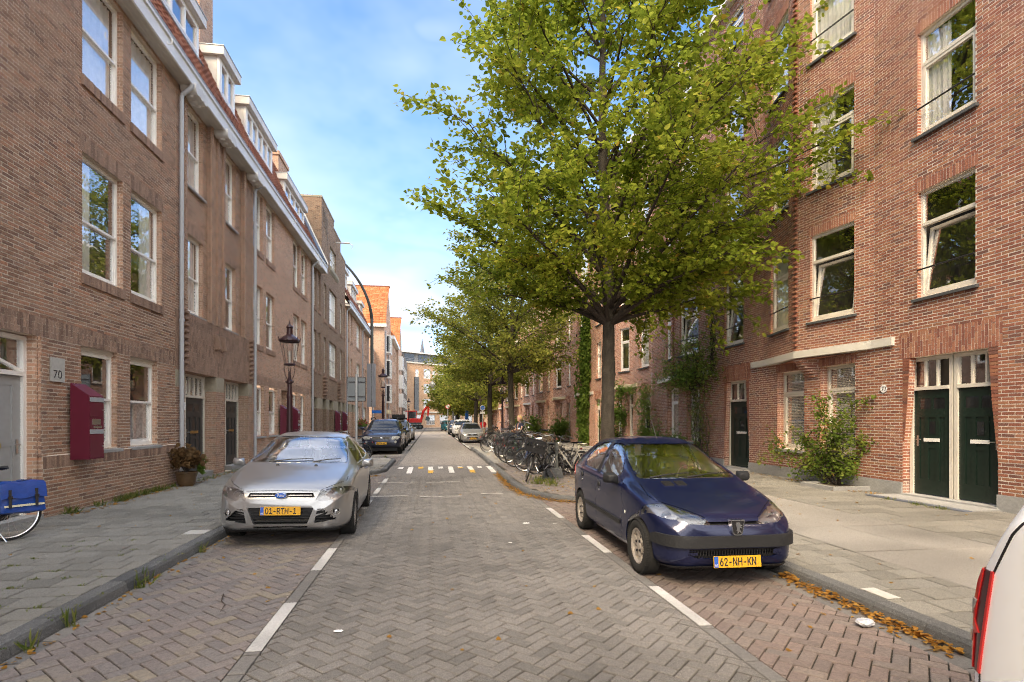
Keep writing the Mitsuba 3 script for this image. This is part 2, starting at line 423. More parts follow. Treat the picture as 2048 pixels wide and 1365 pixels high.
for xx in (RD0 - .115, RD1 + .005):
    a = [(xx, xx + .11, y + .004, y + .296, -.05, .003) for y in np.arange(1.4, 30, .3)]
    pieces(k, 'stone', 'stonework', tilted(box_mats(WORLD, a), .006), 'gutter_stone', SETT, most=60, maxdist=14)
k = tag('gutter', 'line of flat grey gutter stones at the foot of the kerbs', kind='structure')
a = [(KX_L, KX_L + .13, y + .004, y + .396, -.05, -.004) for y in np.arange(1.4, 17, .4)]
a += [(KX_R - .22, KX_R - .02, y + .004, y + .296, -.05, -.004) for y in np.arange(1.4, 10.2, .3)]
pieces(k, 'stone', 'stonework', tilted(box_mats(WORLD, a), .008), 'gutter_stone', SETT, most=100, maxdist=14)

# kerbs: polylines of stones; the pavement bulges out to the carriageway where bicycles stand (right) and before the speed hump (left)
LK = [(-2.9, .8), (-2.9, 15.6), (-2.75, 16.4), (-2.3, 16.8), (-1.75, 17.2), (-1.42, 18.2), (-1.42, 22.8), (-1.7, 23.6), (-2.9, 24.2), (-2.9, 56.6)]
RK = [(3.72, 1.2), (3.72, 9.7), (3.45, 10.35), (2.92, 10.75), (2.42, 11.2), (2.06, 12.1), (1.98, 13.6), (2.08, 18.6), (2.19, 24.8), (2.22, 32.0), (2.6, 33.2), (4.3, 33.6), (4.3, 57)]
LKk, RKk = 'kerb', 'kerb_001'
_count['kerb'] = 1


def along(poly, step):
    p = np.array(poly, float); sl = np.linalg.norm(np.diff(p, axis=0), axis=1); cum = np.r_[0, np.cumsum(sl)]
    t = np.arange(0, cum[-1], step); t = np.r_[t, cum[-1]]
    return np.stack([np.interp(t, cum, p[:, 0]), np.interp(t, cum, p[:, 1])], 1)


def kerb_proto():
    # x along the stone, y across (outward side -.5 faces the road), rounded upper edge
    prof = np.array([[-.5, -.5], [-.5, .2], [-.42, .40], [-.3, .5], [.5, .5], [.5, -.5]])
    v = np.vstack([np.c_[np.full(6, -.5), prof], np.c_[np.full(6, .5), prof]])
    f = []
    for i in range(6):
        j = (i + 1) % 6; f += [[i, j, j + 6], [i, j + 6, i + 6]]
    f += [[0, i, i + 1] for i in range(1, 5)] + [[6, 6 + i + 1, 6 + i] for i in range(1, 5)]
    return v, np.array(f)


KERB = kerb_proto()
for key, poly, side, lab in ((LKk, LK, -1, 'dark stone kerb along the left pavement'), (RKk, RK, 1, 'dark stone kerb along the right pavement, curving out round the bicycle stands')):
    tag(key, lab, kind='structure')
    q = along(poly, .5); ms = []
    for a, b in zip(q[:-1], q[1:]):
        d = b - a; L = np.linalg.norm(d)
        if L < .02: continue
        t = d / L; nrm = np.array([t[1], -t[0]]) * side   # towards the pavement
        m = np.eye(4)
        m[:3, 0] = [t[0] * (L - .006), t[1] * (L - .006), 0]; m[:3, 1] = [nrm[0] * .17, nrm[1] * .17, 0]; m[:3, 2] = [0, 0, .30]
        m[:3, 3] = [*(a + b) / 2 + nrm * .085, Z_P - .148 + rng.normal(0, .002)]
        ms.append(m)
    pieces(key, 'stone', 'stonework', np.array(ms), 'kerb_stone', KERB, most=80, maxdist=40)


def pavement(key, label, kerbline, xwall, side):
    tag(key, label, kind='structure')
    poly = [(x + side * .17, y) for x, y in kerbline] + [(xwall, kerbline[-1][1]), (xwall, kerbline[0][1])]
    mb = MB(); mb.prism(poly, 'z', -.3, Z_P - .012); mb.put(key + '__joint_bed', 'joint')
    far = sg.Polygon(poly).intersection(sg.box(-50, YB, 50, 400))
    mb = MB(); mb.prism(list(far.exterior.coords)[:-1], 'z', Z_P - .05, Z_P); mb.put(key + '__far_surface', 'paving_far')
    return sg.Polygon(poly)


plL = pavement('pavement', 'grey tiled pavement along the left houses', LK, BL - .05, -1)
plR = pavement('pavement_001', 'wide grey pavement of tiles and slabs along the right houses', RK, BR + .4, 1)
_count['pavement'] = 1

def keep(poly, a):
    c = shapely.points((a[:, 0] + a[:, 1]) / 2, (a[:, 2] + a[:, 3]) / 2)
    return a[shapely.contains(poly.buffer(-.06), c)]


a = np.vstack([rows_of(BL + .26, KX_L - .17, 1.5, YB, .3, .3, Z_P), keep(plL, rows_of(KX_L - .17, RD0, 16.2, YB, .3, .3, Z_P))])
e = rows_of(BL - .02, BL + .26, 1.5, YB, .28, .14, Z_P - .004)
pieces('pavement', 'tile', 'tilework', tilted(box_mats(WORLD, a)), 'paving', SETT, most=300, maxdist=12)
pieces('pavement', 'tile', 'tilework', tilted(box_mats(WORLD, e), .01), 'paving', SETT, most=0)
a1 = np.vstack([rows_of(KX_R + .17, 4.95, 1.5, 9.9, .3, .3, Z_P), rows_of(4.7, 4.95, 9.9, YB, .3, .3, Z_P)])   # under the bicycles: small bricks, not tiles
slabs = rows_of(4.95, 6.95, 1.5, YB, 2.0, 1.45, Z_P, gap=.019, off=.5, jz=.002, tilt=.002)
slabs2 = rows_of(6.95, 9.62, 1.5, YB, .6, .4, Z_P, gap=.011)
pieces('pavement_001', 'tile', 'tilework', tilted(box_mats(WORLD, a1)), 'paving', SETT, most=150, maxdist=12)
pieces('pavement_001', 'tile', 'tilework', tilted(box_mats(WORLD, slabs2)), 'paving', SETT, most=150, maxdist=14)
thinS = chamfer_box(.012)
pieces('pavement_001', 'slab', 'slabwork', tilted(box_mats(WORLD, slabs), .001), 'slab', thinS, most=40, maxdist=20)
hb = herring(1.9, 4.7, 9.85, YB, .21, .105, zt=Z_P)
hb = hb[shapely.contains(plR.buffer(-.08), shapely.points(hb[:, 0, 3], hb[:, 1, 3]))]
pieces('pavement_001', 'brick', 'brickwork', tilted(hb, .01), 'klinker_park', SETT, most=60, maxdist=16)

# painted bay marks
for side, x0, x1 in ((0, RD0 - .112, RD0 - .003), (1, RD1 + .008, RD1 + .112)):
    for y in ((4.15, 6.3, 8.45, 10.6, 12.75, 14.9) if side == 0 else (4.15, 6.62, 9.1)):
        L = 1.05
        mb = MB(); mb.box(x0, x1, y, y + L, .004, .0075)
        mb.put('bay_mark', 'marking', {4.15: 'nearest', 6.3: 'second', 6.62: 'second', 8.45: 'third', 9.1: 'third', 10.6: 'fourth', 12.75: 'fifth', 14.9: 'farthest'}[y] + ' white painted bay mark beside the ' + ('left' if side == 0 else 'right') + ' parking lane', 'road marking', ('left' if side == 0 else 'right') + ' row of painted bay marks')
mb = MB()
mb.box(2.2, 2.32, 32.5, 60, .001, .005); mb.put('parking_line', 'marking', 'long white line edging the far right parking bays', 'road marking')
mb = MB(); mb.tube([(2.3, 32.4, .004), (4.2, 35.2, .004)], .05, 4); mb.tube([(2.3, 35.4, .004), (4.2, 33.0, .004)], .05, 4); mb.put('cross_line', 'marking', 'white painted cross at the head of the far right parking bays', 'road marking')
# speed hump
hump = tag('speed_hump', 'low grey speed hump across the road with white and orange blocks', 'speed hump')
mb = MB(); ys = np.linspace(16.6, 20.4, 30)
zz = .09 * np.sin(np.linspace(0, np.pi, 30)) ** .7
mb.raw(np.array([(x, y, z) for y, z in zip(ys, zz) for x in (RD0 - .15, RD1 + .0)]), np.array([f for i in range(29) for f in ([2 * i, 2 * i + 1, 2 * i + 3], [2 * i, 2 * i + 3, 2 * i + 2])]))
mb.put(hump + '__surface', 'klinker_road', smooth=True)
bw, n = .16, 10
for i in range(n):
    x = RD0 + .12 + i * (RD1 - RD0 - .4) / (n - 1)
    long = i % 2 == 1
    y0, y1 = (17.0, 18.8) if long else (18.1, 18.8)
    zt = lambda y: .09 * math.sin(math.pi * (y - 16.6) / 3.8) ** .7 + .006
    mb = MB()
    for q0, q1 in zip(np.linspace(y0, y1, 9)[:-1], np.linspace(y0, y1, 9)[1:]): mb.quad((x, q0, zt(q0)), (x + bw, q0, zt(q0)), (x + bw, q1, zt(q1)), (x, q1, zt(q1)))
    mb.put(hump + '__block', 'marking_orange' if i in (2,) else 'paint_white_worn')
    if i in (3, 7, 6):
        yb = y0 + (.6 if long else .3)
        mb = MB()
        for q0, q1 in zip(np.linspace(y0, yb, 5)[:-1], np.linspace(y0, yb, 5)[1:]): mb.quad((x, q0, zt(q0) + .004), (x + bw, q0, zt(q0) + .004), (x + bw, q1, zt(q1) + .004), (x, q1, zt(q1) + .004))
        mb.put(hump + '__orange_edge', 'marking_orange')
# worn chalk-like dashes across the road before the hump
for (x, y, w, wd_) in ((-.95, 12.2, .9, 'left dash of the nearer row of'), (.2, 12.0, .9, 'middle dash of the nearer row of'), (1.35, 12.3, .5, 'right dash of the nearer row of'), (-.9, 14.9, 1.0, 'left dash of the row nearest the hump of'), (.3, 14.8, .9, 'middle dash of the row nearest the hump of')):
    mb = MB(); mb.box(x - w / 2, x + w / 2, y, y + .10, .005, .0075); mb.put('worn_line', 'worn_paint' if 'worn_paint' in scene else P('worn_paint', toned([(.44, .42, .39), (.44, .42, .39)], 60, .5, 6, .5), .8), wd_ + ' worn white road dashes', 'road marking', 'worn dashes across the road')
# ---------------------------------------------------------------- brick houses: the builder
FL = Frame((BL, 0, 0), (0, 1), (1, 0))
FR_ = Frame((BR, 0, 0), (0, 1), (-1, 0))
LB, CH = .22, .0625


class House:
    def __init__(s, name, label, group, wallmat, soldmat, farmat, mortar, cat='house'):
        s.key = tag(uniq(name), label, cat, group)
        s.wm, s.sm, s.fm, s.mm = wallmat, soldmat, farmat, mortar
        s.bricks, s.sold, s.back, s.far, s.reveal, s.room = [], [], MB(), MB(), MB(), MB()

    def part(s, n):
        return uniq(f'{s.key}__{n}')

    def wall(s, fr, u0, u1, z0, z1, ops=(), sold=(), geo=True, depth=.14, phase=0.):
        """brick wall between u0..u1, z0..z1 with openings ops (u0,u1,z0,z1) and soldier courses sold"""
        us = sorted({u0, u1, *[min(max(v, u0), u1) for o in ops for v in o[:2]]}); zs = sorted({z0, z1, *[min(max(v, z0), z1) for o in ops for v in o[2:4]]})
        wf = -.0045 if geo else 0.0
        tgt = s.back if geo else s.far
        for a, b in zip(us[:-1], us[1:]):
            for c, d in zip(zs[:-1], zs[1:]):
                mu, mz = (a + b) / 2, (c + d) / 2
                if any(o[0] < mu < o[1] and o[2] < mz < o[3] for o in ops): continue
                tgt.quad((a, wf, c), (b, wf, c), (b, wf, d), (a, wf, d), fr=fr)
        for o in ops:
            a, b, c, d = o[:4]; dp = o[4] if len(o) > 4 else depth
            r = s.reveal
            r.quad((a, wf, c), (a, -dp, c), (a, -dp, d), (a, wf, d), fr=fr); r.quad((b, wf, c), (b, -dp, c), (b, -dp, d), (b, wf, d), fr=fr)
            r.quad((a, wf, d), (b, wf, d), (b, -dp, d), (a, -dp, d), fr=fr); r.quad((a, wf, c), (b, wf, c), (b, -dp, c), (a, -dp, c), fr=fr)
        if not geo: return
        out = []
        n0, n1 = math.floor(z0 / CH), math.ceil(z1 / CH)
        for r in range(n0, n1):
            lo, hi = max(r * CH, z0), min(r * CH + CH - .0155, z1)
            if hi - lo < .02: continue
            mz = (lo + hi) / 2
            cuts = sorted([(o[0], o[1]) for o in list(ops) + list(sold) if o[2] < mz < o[3] and o[1] > u0 and o[0] < u1])
            segs, x = [], u0
            for a, b in cuts:
                if a > x: segs.append((x, a))
                x = max(x, b)
            if x < u1: segs.append((x, u1))
            off = phase + (LB / 2 if r % 2 else 0.)
            for a, b in segs:
                k0 = math.floor((a - off) / LB); k1 = math.ceil((b - off) / LB)
                e = off + np.arange(k0, k1 + 1) * LB
                l, h = np.maximum(e[:-1], a) + .007, np.minimum(e[1:], b) - .007
                # edges of openings and ends of the wall are flush: no joint there
                l[0], h[-1] = a, b
                ok = h - l > .02
                if ok.any(): out.append(np.stack([l[ok], h[ok], np.full(ok.sum(), lo), np.full(ok.sum(), hi)], 1))
        if out: s._add(s.bricks, fr, np.vstack(out))
        for q in sold:
            s.soldiers(fr, *q[:4])

    def _add(s, lst, fr, a, w=0.0):
        n = len(a); j = np.clip(rng.normal(0, .0014, n), -.0022, .0028)
        b = np.stack([a[:, 0], a[:, 1], np.full(n, -.03), w + j, a[:, 2], a[:, 3]], 1)
        m = box_mats(fr, b)
        t = rng.normal(0, .008, n)[:, None] * fr.n[None]       # a little askew
        m[:, :3, 0] += t * (b[:, 1] - b[:, 0])[:, None]
        lst.append(m)

    def soldiers(s, fr, u0, u1, z0, z1, w=0.0, proud=True):
        """bricks on end; more than one brick height gives stretcher-bonded verticals as in the photographed bands"""
        h = z1 - z0; rows = max(1, round(h / .21)); out = []
        n = max(1, round((u1 - u0) / .0625)); st = (u1 - u0) / n
        for i in range(n):
            a, b = u0 + i * st + .0055, u0 + (i + 1) * st - .0055
            off = (.11 if i % 2 else 0.) if h > .25 else 0.
            z = z0 - off
            while z < z1 - .02:
                lo, hi = max(z, z0), min(z + .205, z1 - .002)
                if hi - lo > .03: out.append((a, b, lo, hi))
                z += .215
        s._add(s.sold, fr, np.array(out), w + .0015)

    def soldier_block(s, fr, u0, u1, z0, z1, w0, w1):
        """projecting sill of bricks on end"""
        n = max(1, round((u1 - u0) / .0625)); st = (u1 - u0) / n
        a = np.array([(u0 + i * st + .003, u0 + (i + 1) * st - .003, w0, w1 + rng.normal(0, .003), z0, z1) for i in range(n)])
        s.sold.append(box_mats(fr, a))

    def window(s, fr, u0, u1, z0, z1, style='sash', w=-.11, frame='paint_cream', sill='brick', curtain=None, bar=False, split=.5, simple=False, tilt=False, room=.9):
        k = s.part('window'); m = MB(fr); t = .055 if style != 'plain' else .06
        d0, d1 = w - .07, w
        m.boxes([(u0, u0 + t, d0, d1, z0, z1), (u1 - t, u1, d0, d1, z0, z1), (u0 + t, u1 - t, d0, d1, z1 - t * 1.2, z1), (u0 + t, u1 - t, d0, d1, z0, z0 + t * 1.3)], .5)
        a, b, c, d = u0 + t, u1 - t, z0 + t * 1.3, z1 - t * 1.2
        panes = []
        zs = c + (d - c) * split
        if style == 'sash':
            m.box(a, b, d0 + .01, d1 + .012, zs - .022, zs + .022)
            q = .038
            m.boxes([(a, a + q, d0 - .005, d1 - .03, c, zs - .022), (b - q, b, d0 - .005, d1 - .03, c, zs - .022), (a + q, b - q, d0 - .005, d1 - .03, c, c + .055)], .5)
            panes = [(a + q, b - q, c + .055, zs - .022, d1 - .055), (a, b, zs + .022, d, d1 - .03)]
        elif style == 'transom':
            m.box(a - .0, b, d0, d1 + .02, zs - .035, zs + .035)
            q = .06
            if not tilt:
                m.boxes([(a, a + q, d0 + .01, d1 + .008, c, zs - .035), (b - q, b, d0 + .01, d1 + .008, c, zs - .035), (a + q, b - q, d0 + .01, d1 + .008, c, c + q), (a + q, b - q, d0 + .01, d1 + .008, zs - .035 - q, zs - .035)], .5)
                panes = [(a + q, b - q, c + q, zs - .035 - q, d1 - .03)]
            panes.append((a, b, zs + .035, d, d1 - .035))
        elif style == 'grid':
            n = max(1, round((b - a) / .55)); st = (b - a) / n
            for i in range(1, n): m.box(a + i * st - .02, a + i * st + .02, d0, d1, c, d)
            m.box(a, b, d0, d1 + .004, zs - .02, zs + .02)
            panes = [(a, b, c, d, d1 - .035)]
        else:
            panes = [(a, b, c, d, d1 - .035)]
        m.put(k, frame, num=False)
        if style == 'transom' and tilt:
            q = .06; zt = zs - .04; L = zt - c
            tm = MB(fr); ang = math.radians(6)
            def tp(u, hgt, off): return (u, d1 - .02 - off - math.sin(ang) * hgt, c + math.cos(ang) * hgt)
            for (x0, x1, h0, h1) in ((a, a + q, 0, L - .01), (b - q, b, 0, L - .01), (a + q, b - q, 0, q), (a + q, b - q, L - .01 - q, L - .01)):
                v = [tp(u, h, o) for u in (x0, x1) for o in (.05, 0) for h in (h0, h1)]
                tm.raw(v, BOXF)
            ck = uniq(k + '__open_casement'); tm.put(ck, frame, num=False)
            pm = MB(fr); pm.quad(tp(a + q, q, .025), tp(b - q, q, .025), tp(b - q, L - .01 - q, .025), tp(a + q, L - .01 - q, .025)); pm.put(k + '__pane', 'glass')
        for (p0, p1, q0, q1, ww) in panes:
            pm = MB(fr); pm.quad((p0, ww, q0), (p1, ww, q0), (p1, ww, q1), (p0, ww, q1)); pm.put(k + '__pane', 'glass')
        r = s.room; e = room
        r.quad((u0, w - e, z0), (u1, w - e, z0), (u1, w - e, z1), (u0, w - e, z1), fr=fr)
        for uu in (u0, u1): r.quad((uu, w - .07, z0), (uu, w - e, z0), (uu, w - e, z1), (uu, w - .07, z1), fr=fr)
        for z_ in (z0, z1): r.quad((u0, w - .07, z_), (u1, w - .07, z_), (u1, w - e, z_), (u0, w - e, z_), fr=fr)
        if curtain:
            s.curtain(k, fr, a, b, c, d, w - .11, curtain)
        if sill == 'brick':
            s.soldier_block(fr, u0 - .04, u1 + .04, z0 - .20, z0 - .012, w + .02, .035)
        elif sill:
            sm = MB(fr); v = [(u0 - .07, w, z0 - .012), (u1 + .07, w, z0 - .012), (u1 + .07, .075, z0 - .03), (u0 - .07, .075, z0 - .03), (u0 - .07, w, z0 - .07), (u1 + .07, w, z0 - .07), (u1 + .07, .075, z0 - .085), (u0 - .07, .075, z0 - .085)]
            sm.raw(v, [[0, 1, 2], [0, 2, 3], [3, 2, 6], [3, 6, 7], [0, 3, 7], [0, 7, 4], [1, 5, 6], [1, 6, 2], [4, 7, 6], [4, 6, 5]]); sm.put(k + '__sill', sill)
        if bar:
            bm = MB(fr); zb = z0 + (z1 - z0) * (bar if bar is not True else .26); bm.tube([(u0 + .01, .01, zb), (u1 - .01, .01, zb)], .018, 8); bm.put(k + '__bar', 'dark_metal' if bar is True else 'paint_white', smooth=30)
        return k

    def curtain(s, k, fr, a, b, c, d, w, kind):
        m = MB(fr); mat = 'curtain'
        def cloth(x0, x1, z0, z1, amp=.025, per=.11):
            n = max(6, int((x1 - x0) / .018)); x = np.linspace(x0, x1, n); ww = w + amp * np.sin(x / per * 6.28 + rng.random() * 6) + amp * .5 * np.sin(x * 31)
            v = np.array([(xx, q, z) for xx, q in zip(x, ww) for z in (z0, z1)])
            m.raw(v, np.array([f for i in range(n - 1) for f in ([2 * i, 2 * i + 2, 2 * i + 3], [2 * i, 2 * i + 3, 2 * i + 1])]))
        W = b - a
        if kind == 'sides': cloth(a, a + W * .22, c, d); cloth(b - W * .22, b, c, d)
        elif kind == 'left': cloth(a, a + W * .45, c, d)
        elif kind == 'right': cloth(b - W * .45, b, c, d)
        elif kind == 'full': cloth(a, b, c, d)
        elif kind == 'most': cloth(a, a + W * .33, c, d); cloth(a + W * .5, b, c, d)
        elif kind == 'half': cloth(a, b, c, c + (d - c) * .5)
        elif kind == 'lace': cloth(a, b, c, c + (d - c) * .52, .008, .2); mat = 'lace'
        elif kind == 'roller': cloth(a, b, c + (d - c) * .55, d, .0, 1.)
        elif kind == 'blind':
            z = np.arange(c, d, .042); m.boxes([(a, b, w - .012, w + .012, q, q + .026) for q in z], .5); mat = 'blind'
        m.put(k + ('__blind' if kind == 'blind' else '__curtain'), mat)

    def door(s, fr, u0, u1, z0, z1, w, kind='green', zt=None, frame='paint_cream', panes=3, handle=1):
        """door leaf with transom light above zt"""
        k = s.part('door'); t = .07; zt = zt or z1 - .55
        f = MB(fr); f.boxes([(u0, u0 + t, w - .09, w, z0, z1), (u1 - t, u1, w - .09, w, z0, z1), (u0 + t, u1 - t, w - .09, w, z1 - t, z1), (u0 + t, u1 - t, w - .09, w + .015, zt, zt + t)], .5)
        a, b, c, d = u0 + t, u1 - t, zt + t, z1 - t
        for i in range(1, panes): x = a + (b - a) * i / panes; f.box(x - .016, x + .016, w - .07, w - .012, c, d)
        if kind == 'grey':
            f.prism([(a, d - .03), (a, d), (a + .03, d), (b, c + .03), (b, c), (b - .03, c)], 'w', w - .07, w - .012)
        f.put(uniq(k + '__frame'), frame, num=False)
        p = MB(fr); p.quad((a, w - .05, c), (b, w - .05, c), (b, w - .05, d), (a, w - .05, d)); p.put(k + '__pane', 'glass')
        mat = {'green': 'door_green', 'black': 'door_black', 'grey': 'door_grey'}[kind]
        m = MB(fr); lw = w - .055
        m.box(a, b, lw - .045, lw, z0 + .012, zt - .004)
        W, x0 = b - a, a; Hh = zt - z0
        st, pn = .022, MB(fr)
        def rail(x0, x1, y0, y1, p=.018): m.box(a + W * x0, a + W * x1, lw, lw + p, z0 + Hh * y0, z0 + Hh * y1)
        if kind == 'grey':
            rail(0, .12, .02, .99, .012); rail(.88, 1, .02, .99, .012); rail(.12, .88, .02, .12, .012); rail(.12, .88, .93, .99, .012); rail(.12, .88, .5, .53, .012)
        else:
            for r_ in ((0, .15, .01, .995), (.85, 1, .01, .995), (.15, .85, .01, .15), (.15, .85, .92, .995), (.15, .85, .74, .82), (.30, .40, .15, .74), (.60, .70, .15, .74), (.40, .60, .52, .56), (.40, .60, .45, .48), (.47, .53, .82, .92)): rail(*r_)
            pn.boxes([(a + W * .15, a + W * .47, lw + .003, lw + .006, z0 + Hh * .82, z0 + Hh * .92), (a + W * .53, a + W * .85, lw + .003, lw + .006, z0 + Hh * .82, z0 + Hh * .92), (a + W * .42, a + W * .58, lw + .003, lw + .006, z0 + Hh * .58, z0 + Hh * .70)], .5)
            pn.put(k + '__door_light', 'glass_dark')
        m.put(k, mat, num=False)
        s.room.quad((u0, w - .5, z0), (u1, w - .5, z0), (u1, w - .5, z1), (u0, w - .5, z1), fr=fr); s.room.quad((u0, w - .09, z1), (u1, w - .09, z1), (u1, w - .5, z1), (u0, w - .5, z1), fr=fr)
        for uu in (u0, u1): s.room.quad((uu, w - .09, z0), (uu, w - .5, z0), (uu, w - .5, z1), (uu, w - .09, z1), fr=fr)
        hm = MB(fr); hx = b - .09 if handle > 0 else a + .09
        hm.box(hx - .022, hx + .022, lw + .019, lw + .028, z0 + .98, z0 + 1.2); hm.tube([(hx, lw + .03, z0 + 1.12), (hx, lw + .07, z0 + 1.12), (hx - .11 * handle, lw + .07, z0 + 1.12)], .011, 6); hm.put(k + '__handle', 'steel', smooth=40)
        lm = MB(fr); lm.box(a + W * .28, a + W * .72, lw + .019, lw + .03, z0 + 1.08, z0 + 1.15); lm.put(k + '__letter_flap', 'paint_white' if kind == 'green' else 'brass')
        st = MB(fr); st.box(u0 - .04, u1 + .04, w - .12, w + .22, z0 - .14, z0 - .001); st.put(k + '__doorstep', 'stone_grey')
        return k

    def finish(s, most=300, maxdist=16.0):
        wk = uniq(s.key + '__wall')
        if s.back.V: s.back.put(wk, s.mm, num=False)
        if s.far.V: (s.far.put(s.part('wall_face') if s.back.V else wk, s.fm, num=False))
        if s.reveal.V: s.reveal.put(s.part('reveal'), s.fm, num=False, kind='stuff')
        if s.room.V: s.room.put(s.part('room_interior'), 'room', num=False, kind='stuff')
        if s.bricks: pieces(wk, 'brick', 'brickwork', np.vstack(s.bricks), s.wm, most=most, maxdist=maxdist)
        if s.sold: pieces(wk, 'upright_brick', 'upright_brickwork', np.vstack(s.sold), s.sm, most=min(most, 150), maxdist=maxdist)


def pipe(h, fr, u, w, z0, z1, top=True, r=.05):
    m = MB(fr); pts = [(u, w, z0), (u, w, z1 - .35)]
    if top: pts += [(u, w + .02, z1 - .28), (u, w + .22, z1 - .1), (u, w + .24, z1)]
    m.tube(pts, r, 12)
    for z in np.arange(z0 + 1.9, z1 - .5, 2.1): m.tube([(u, w, z), (u, w, z + .07)], r * 1.2, 12)
    m.put(h.part('downpipe'), 'pipe_grey', num=False, smooth=40)


def tile_proto():
    """a pantile: x across (unit), y thickness, z up the slope"""
    n = 5; x = np.linspace(-.55, .55, n); y = .30 * np.sin((x + .5) * np.pi * 1.0) ** 1
    v = np.array([(xx, yy + o, z) for z, o in ((-.5, .18), (.5, -.1)) for xx, yy in zip(x, y)] + [(xx, yy - .35, -.5) for xx, yy in zip(x, y)])
    f = []
    for i in range(n - 1): f += [[i, i + 1, n + i + 1], [i, n + i + 1, n + i], [i, 2 * n + i, 2 * n + i + 1], [i, 2 * n + i + 1, i + 1]]
    return v, np.array(f)


PANT = tile_proto()


def tiled_slope(h, fr, u0, u1, w0, z0, w1, z1, bsdf='tile_orange', cw=.21, ch=.30, holes=(), most=300, name='roof', th=.11):
    """pantiles from the eaves (w0,z0) up to (w1,z1); holes in (u0,u1,t0,t1) with t along the slope in metres"""
    rk = h.part(name); d = np.array([w1 - w0, z1 - z0]); L = np.linalg.norm(d); d /= L; nrm = np.array([d[1], -d[0]])
    b = MB(fr); o = -.03; q = lambda u, t: (u, w0 + d[0] * t + nrm[0] * o, z0 + d[1] * t + nrm[1] * o)
    us = sorted({u0, u1, *[v for hh in holes for v in hh[:2] if u0 < v < u1]})
    b.quad(q(u0, 0), q(u1, 0), q(u1, L), q(u0, L)); b.put(rk, bsdf, num=False)
    ms = []
    for r in range(int(L / ch)):
        t = (r + .5) * ch
        for c in range(int((u1 - u0) / cw)):
            u = u0 + (c + .5) * cw
            if any(a < u < bb and t0 < t < t1 for a, bb, t0, t1 in holes): continue
            m = np.eye(4)
            up = fr.R @ np.array([0, d[0], d[1]]); nn = fr.R @ np.array([0, nrm[0], nrm[1]])
            m[:3, 0] = fr.e * cw; m[:3, 1] = nn * th; m[:3, 2] = up * ch * 1.12
            m[:3, 3] = fr.pt((u, w0 + d[0] * t + nrm[0] * rng.normal(.012, .004), z0 + d[1] * t))
            ms.append(m)
    if most >= 0: pieces(rk, 'tile', 'tilework', np.array(ms), bsdf, PANT, most=most, maxdist=26)
    return rk


def dormer(h, fr, u0, u1, wf, z0, z1, wb, n, slope=2.2):
    """box dormer with n casements; wf front plane"""
    k = h.part('dormer'); m = MB(fr)
    m.box(u0, u0 + .12, wf - .08, wf, z0, z1); m.box(u1 - .12, u1, wf - .08, wf, z0, z1); m.box(u0 + .12, u1 - .12, wf - .08, wf, z0, z0 + .09); m.box(u0 + .12, u1 - .12, wf - .08, wf, z1 - .1, z1)
    st = (u1 - u0 - .24) / n
    for i in range(n):
        a = u0 + .12 + i * st
        m.boxes([(a, a + .05, wf - .07, wf + .012, z0 + .09, z1 - .1), (a + st - .05, a + st, wf - .07, wf + .012, z0 + .09, z1 - .1), (a + .05, a + st - .05, wf - .07, wf + .012, z0 + .09, z0 + .15), (a + .05, a + st - .05, wf - .07, wf + .012, z1 - .16, z1 - .1)], .5)
    m.put(k, 'paint_white', num=False)
    for i in range(n):
        a = u0 + .12 + i * st
        p = MB(fr); p.quad((a + .05, wf - .04, z0 + .15), (a + st - .05, wf - .04, z0 + .15), (a + st - .05, wf - .04, z1 - .16), (a + .05, wf - .04, z1 - .16)); p.put(k + '__pane', 'glass')
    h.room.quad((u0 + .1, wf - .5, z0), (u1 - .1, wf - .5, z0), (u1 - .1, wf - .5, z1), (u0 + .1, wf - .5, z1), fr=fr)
    c = MB(fr)
    for uu in (u0, u1 - .03): c.prism([(wf - .085, z0), (wf - .085, z1), (wb, z1), (wb, z1 - .02)], 'u', uu, uu + .03)
    c.put(k + '__cheek', 'paint_white_worn')
    r = MB(fr); r.box(u0 - .13, u1 + .13, wb, wf + .16, z1 + .002, z1 + .26); r.put(k + '__flat_roof', 'paint_white_worn')
    l = MB(fr); l.box(u0 - .15, u1 + .15, wb, wf + .18, z1 + .262, z1 + .285); l.put(k + '__roof_edge', 'zinc')
    a = MB(fr); a.raw([(u0 - .05, wf + .015, z0 + .03), (u1 + .05, wf + .015, z0 + .03), (u1 + .05, wf + .12, z0 - .16), (u0 - .05, wf + .12, z0 - .16), (u0 - .05, wf - .05, z0 - .16), (u1 + .05, wf - .05, z0 - .16)], [[0, 1, 2], [0, 2, 3], [0, 3, 4], [1, 5, 2]]); a.put(k + '__lead_apron', 'lead')
# ---------------------------------------------------------------- left row of houses
GL = 'brick houses along the left pavement'
Z0 = Z_P - .15


def lhouse(label): return House('row_house', label, GL, 'brick_brown', 'soldier_brown', 'far_brick_brown', 'mortar_grey')


ROOF_T = lambda z: (z - 10.40) / .912


def eaves(h, u0, u1, fasc=True):
    m = MB(FL); m.box(u0, u1, .32, .35, 9.98, 10.36); m.box(u0, u1, .35, .39, 10.28, 10.36); m.put(h.part('fascia'), 'fascia_white', num=False)
    m = MB(FL); n = 3; m.box(u0, u1, -.35, .012, 9.985, 10.0)
    for i in range(n): m.box(u0, u1, .015 + i * .10, .015 + (i + 1) * .10 - .007, 9.985, 10.0)
    m.put(h.part('soffit'), 'soffit', num=False)
    m = MB(FL); m.box(u0, u1, .2, .405, 10.362, 10.39); m.put(h.part('gutter'), 'zinc', num=False)


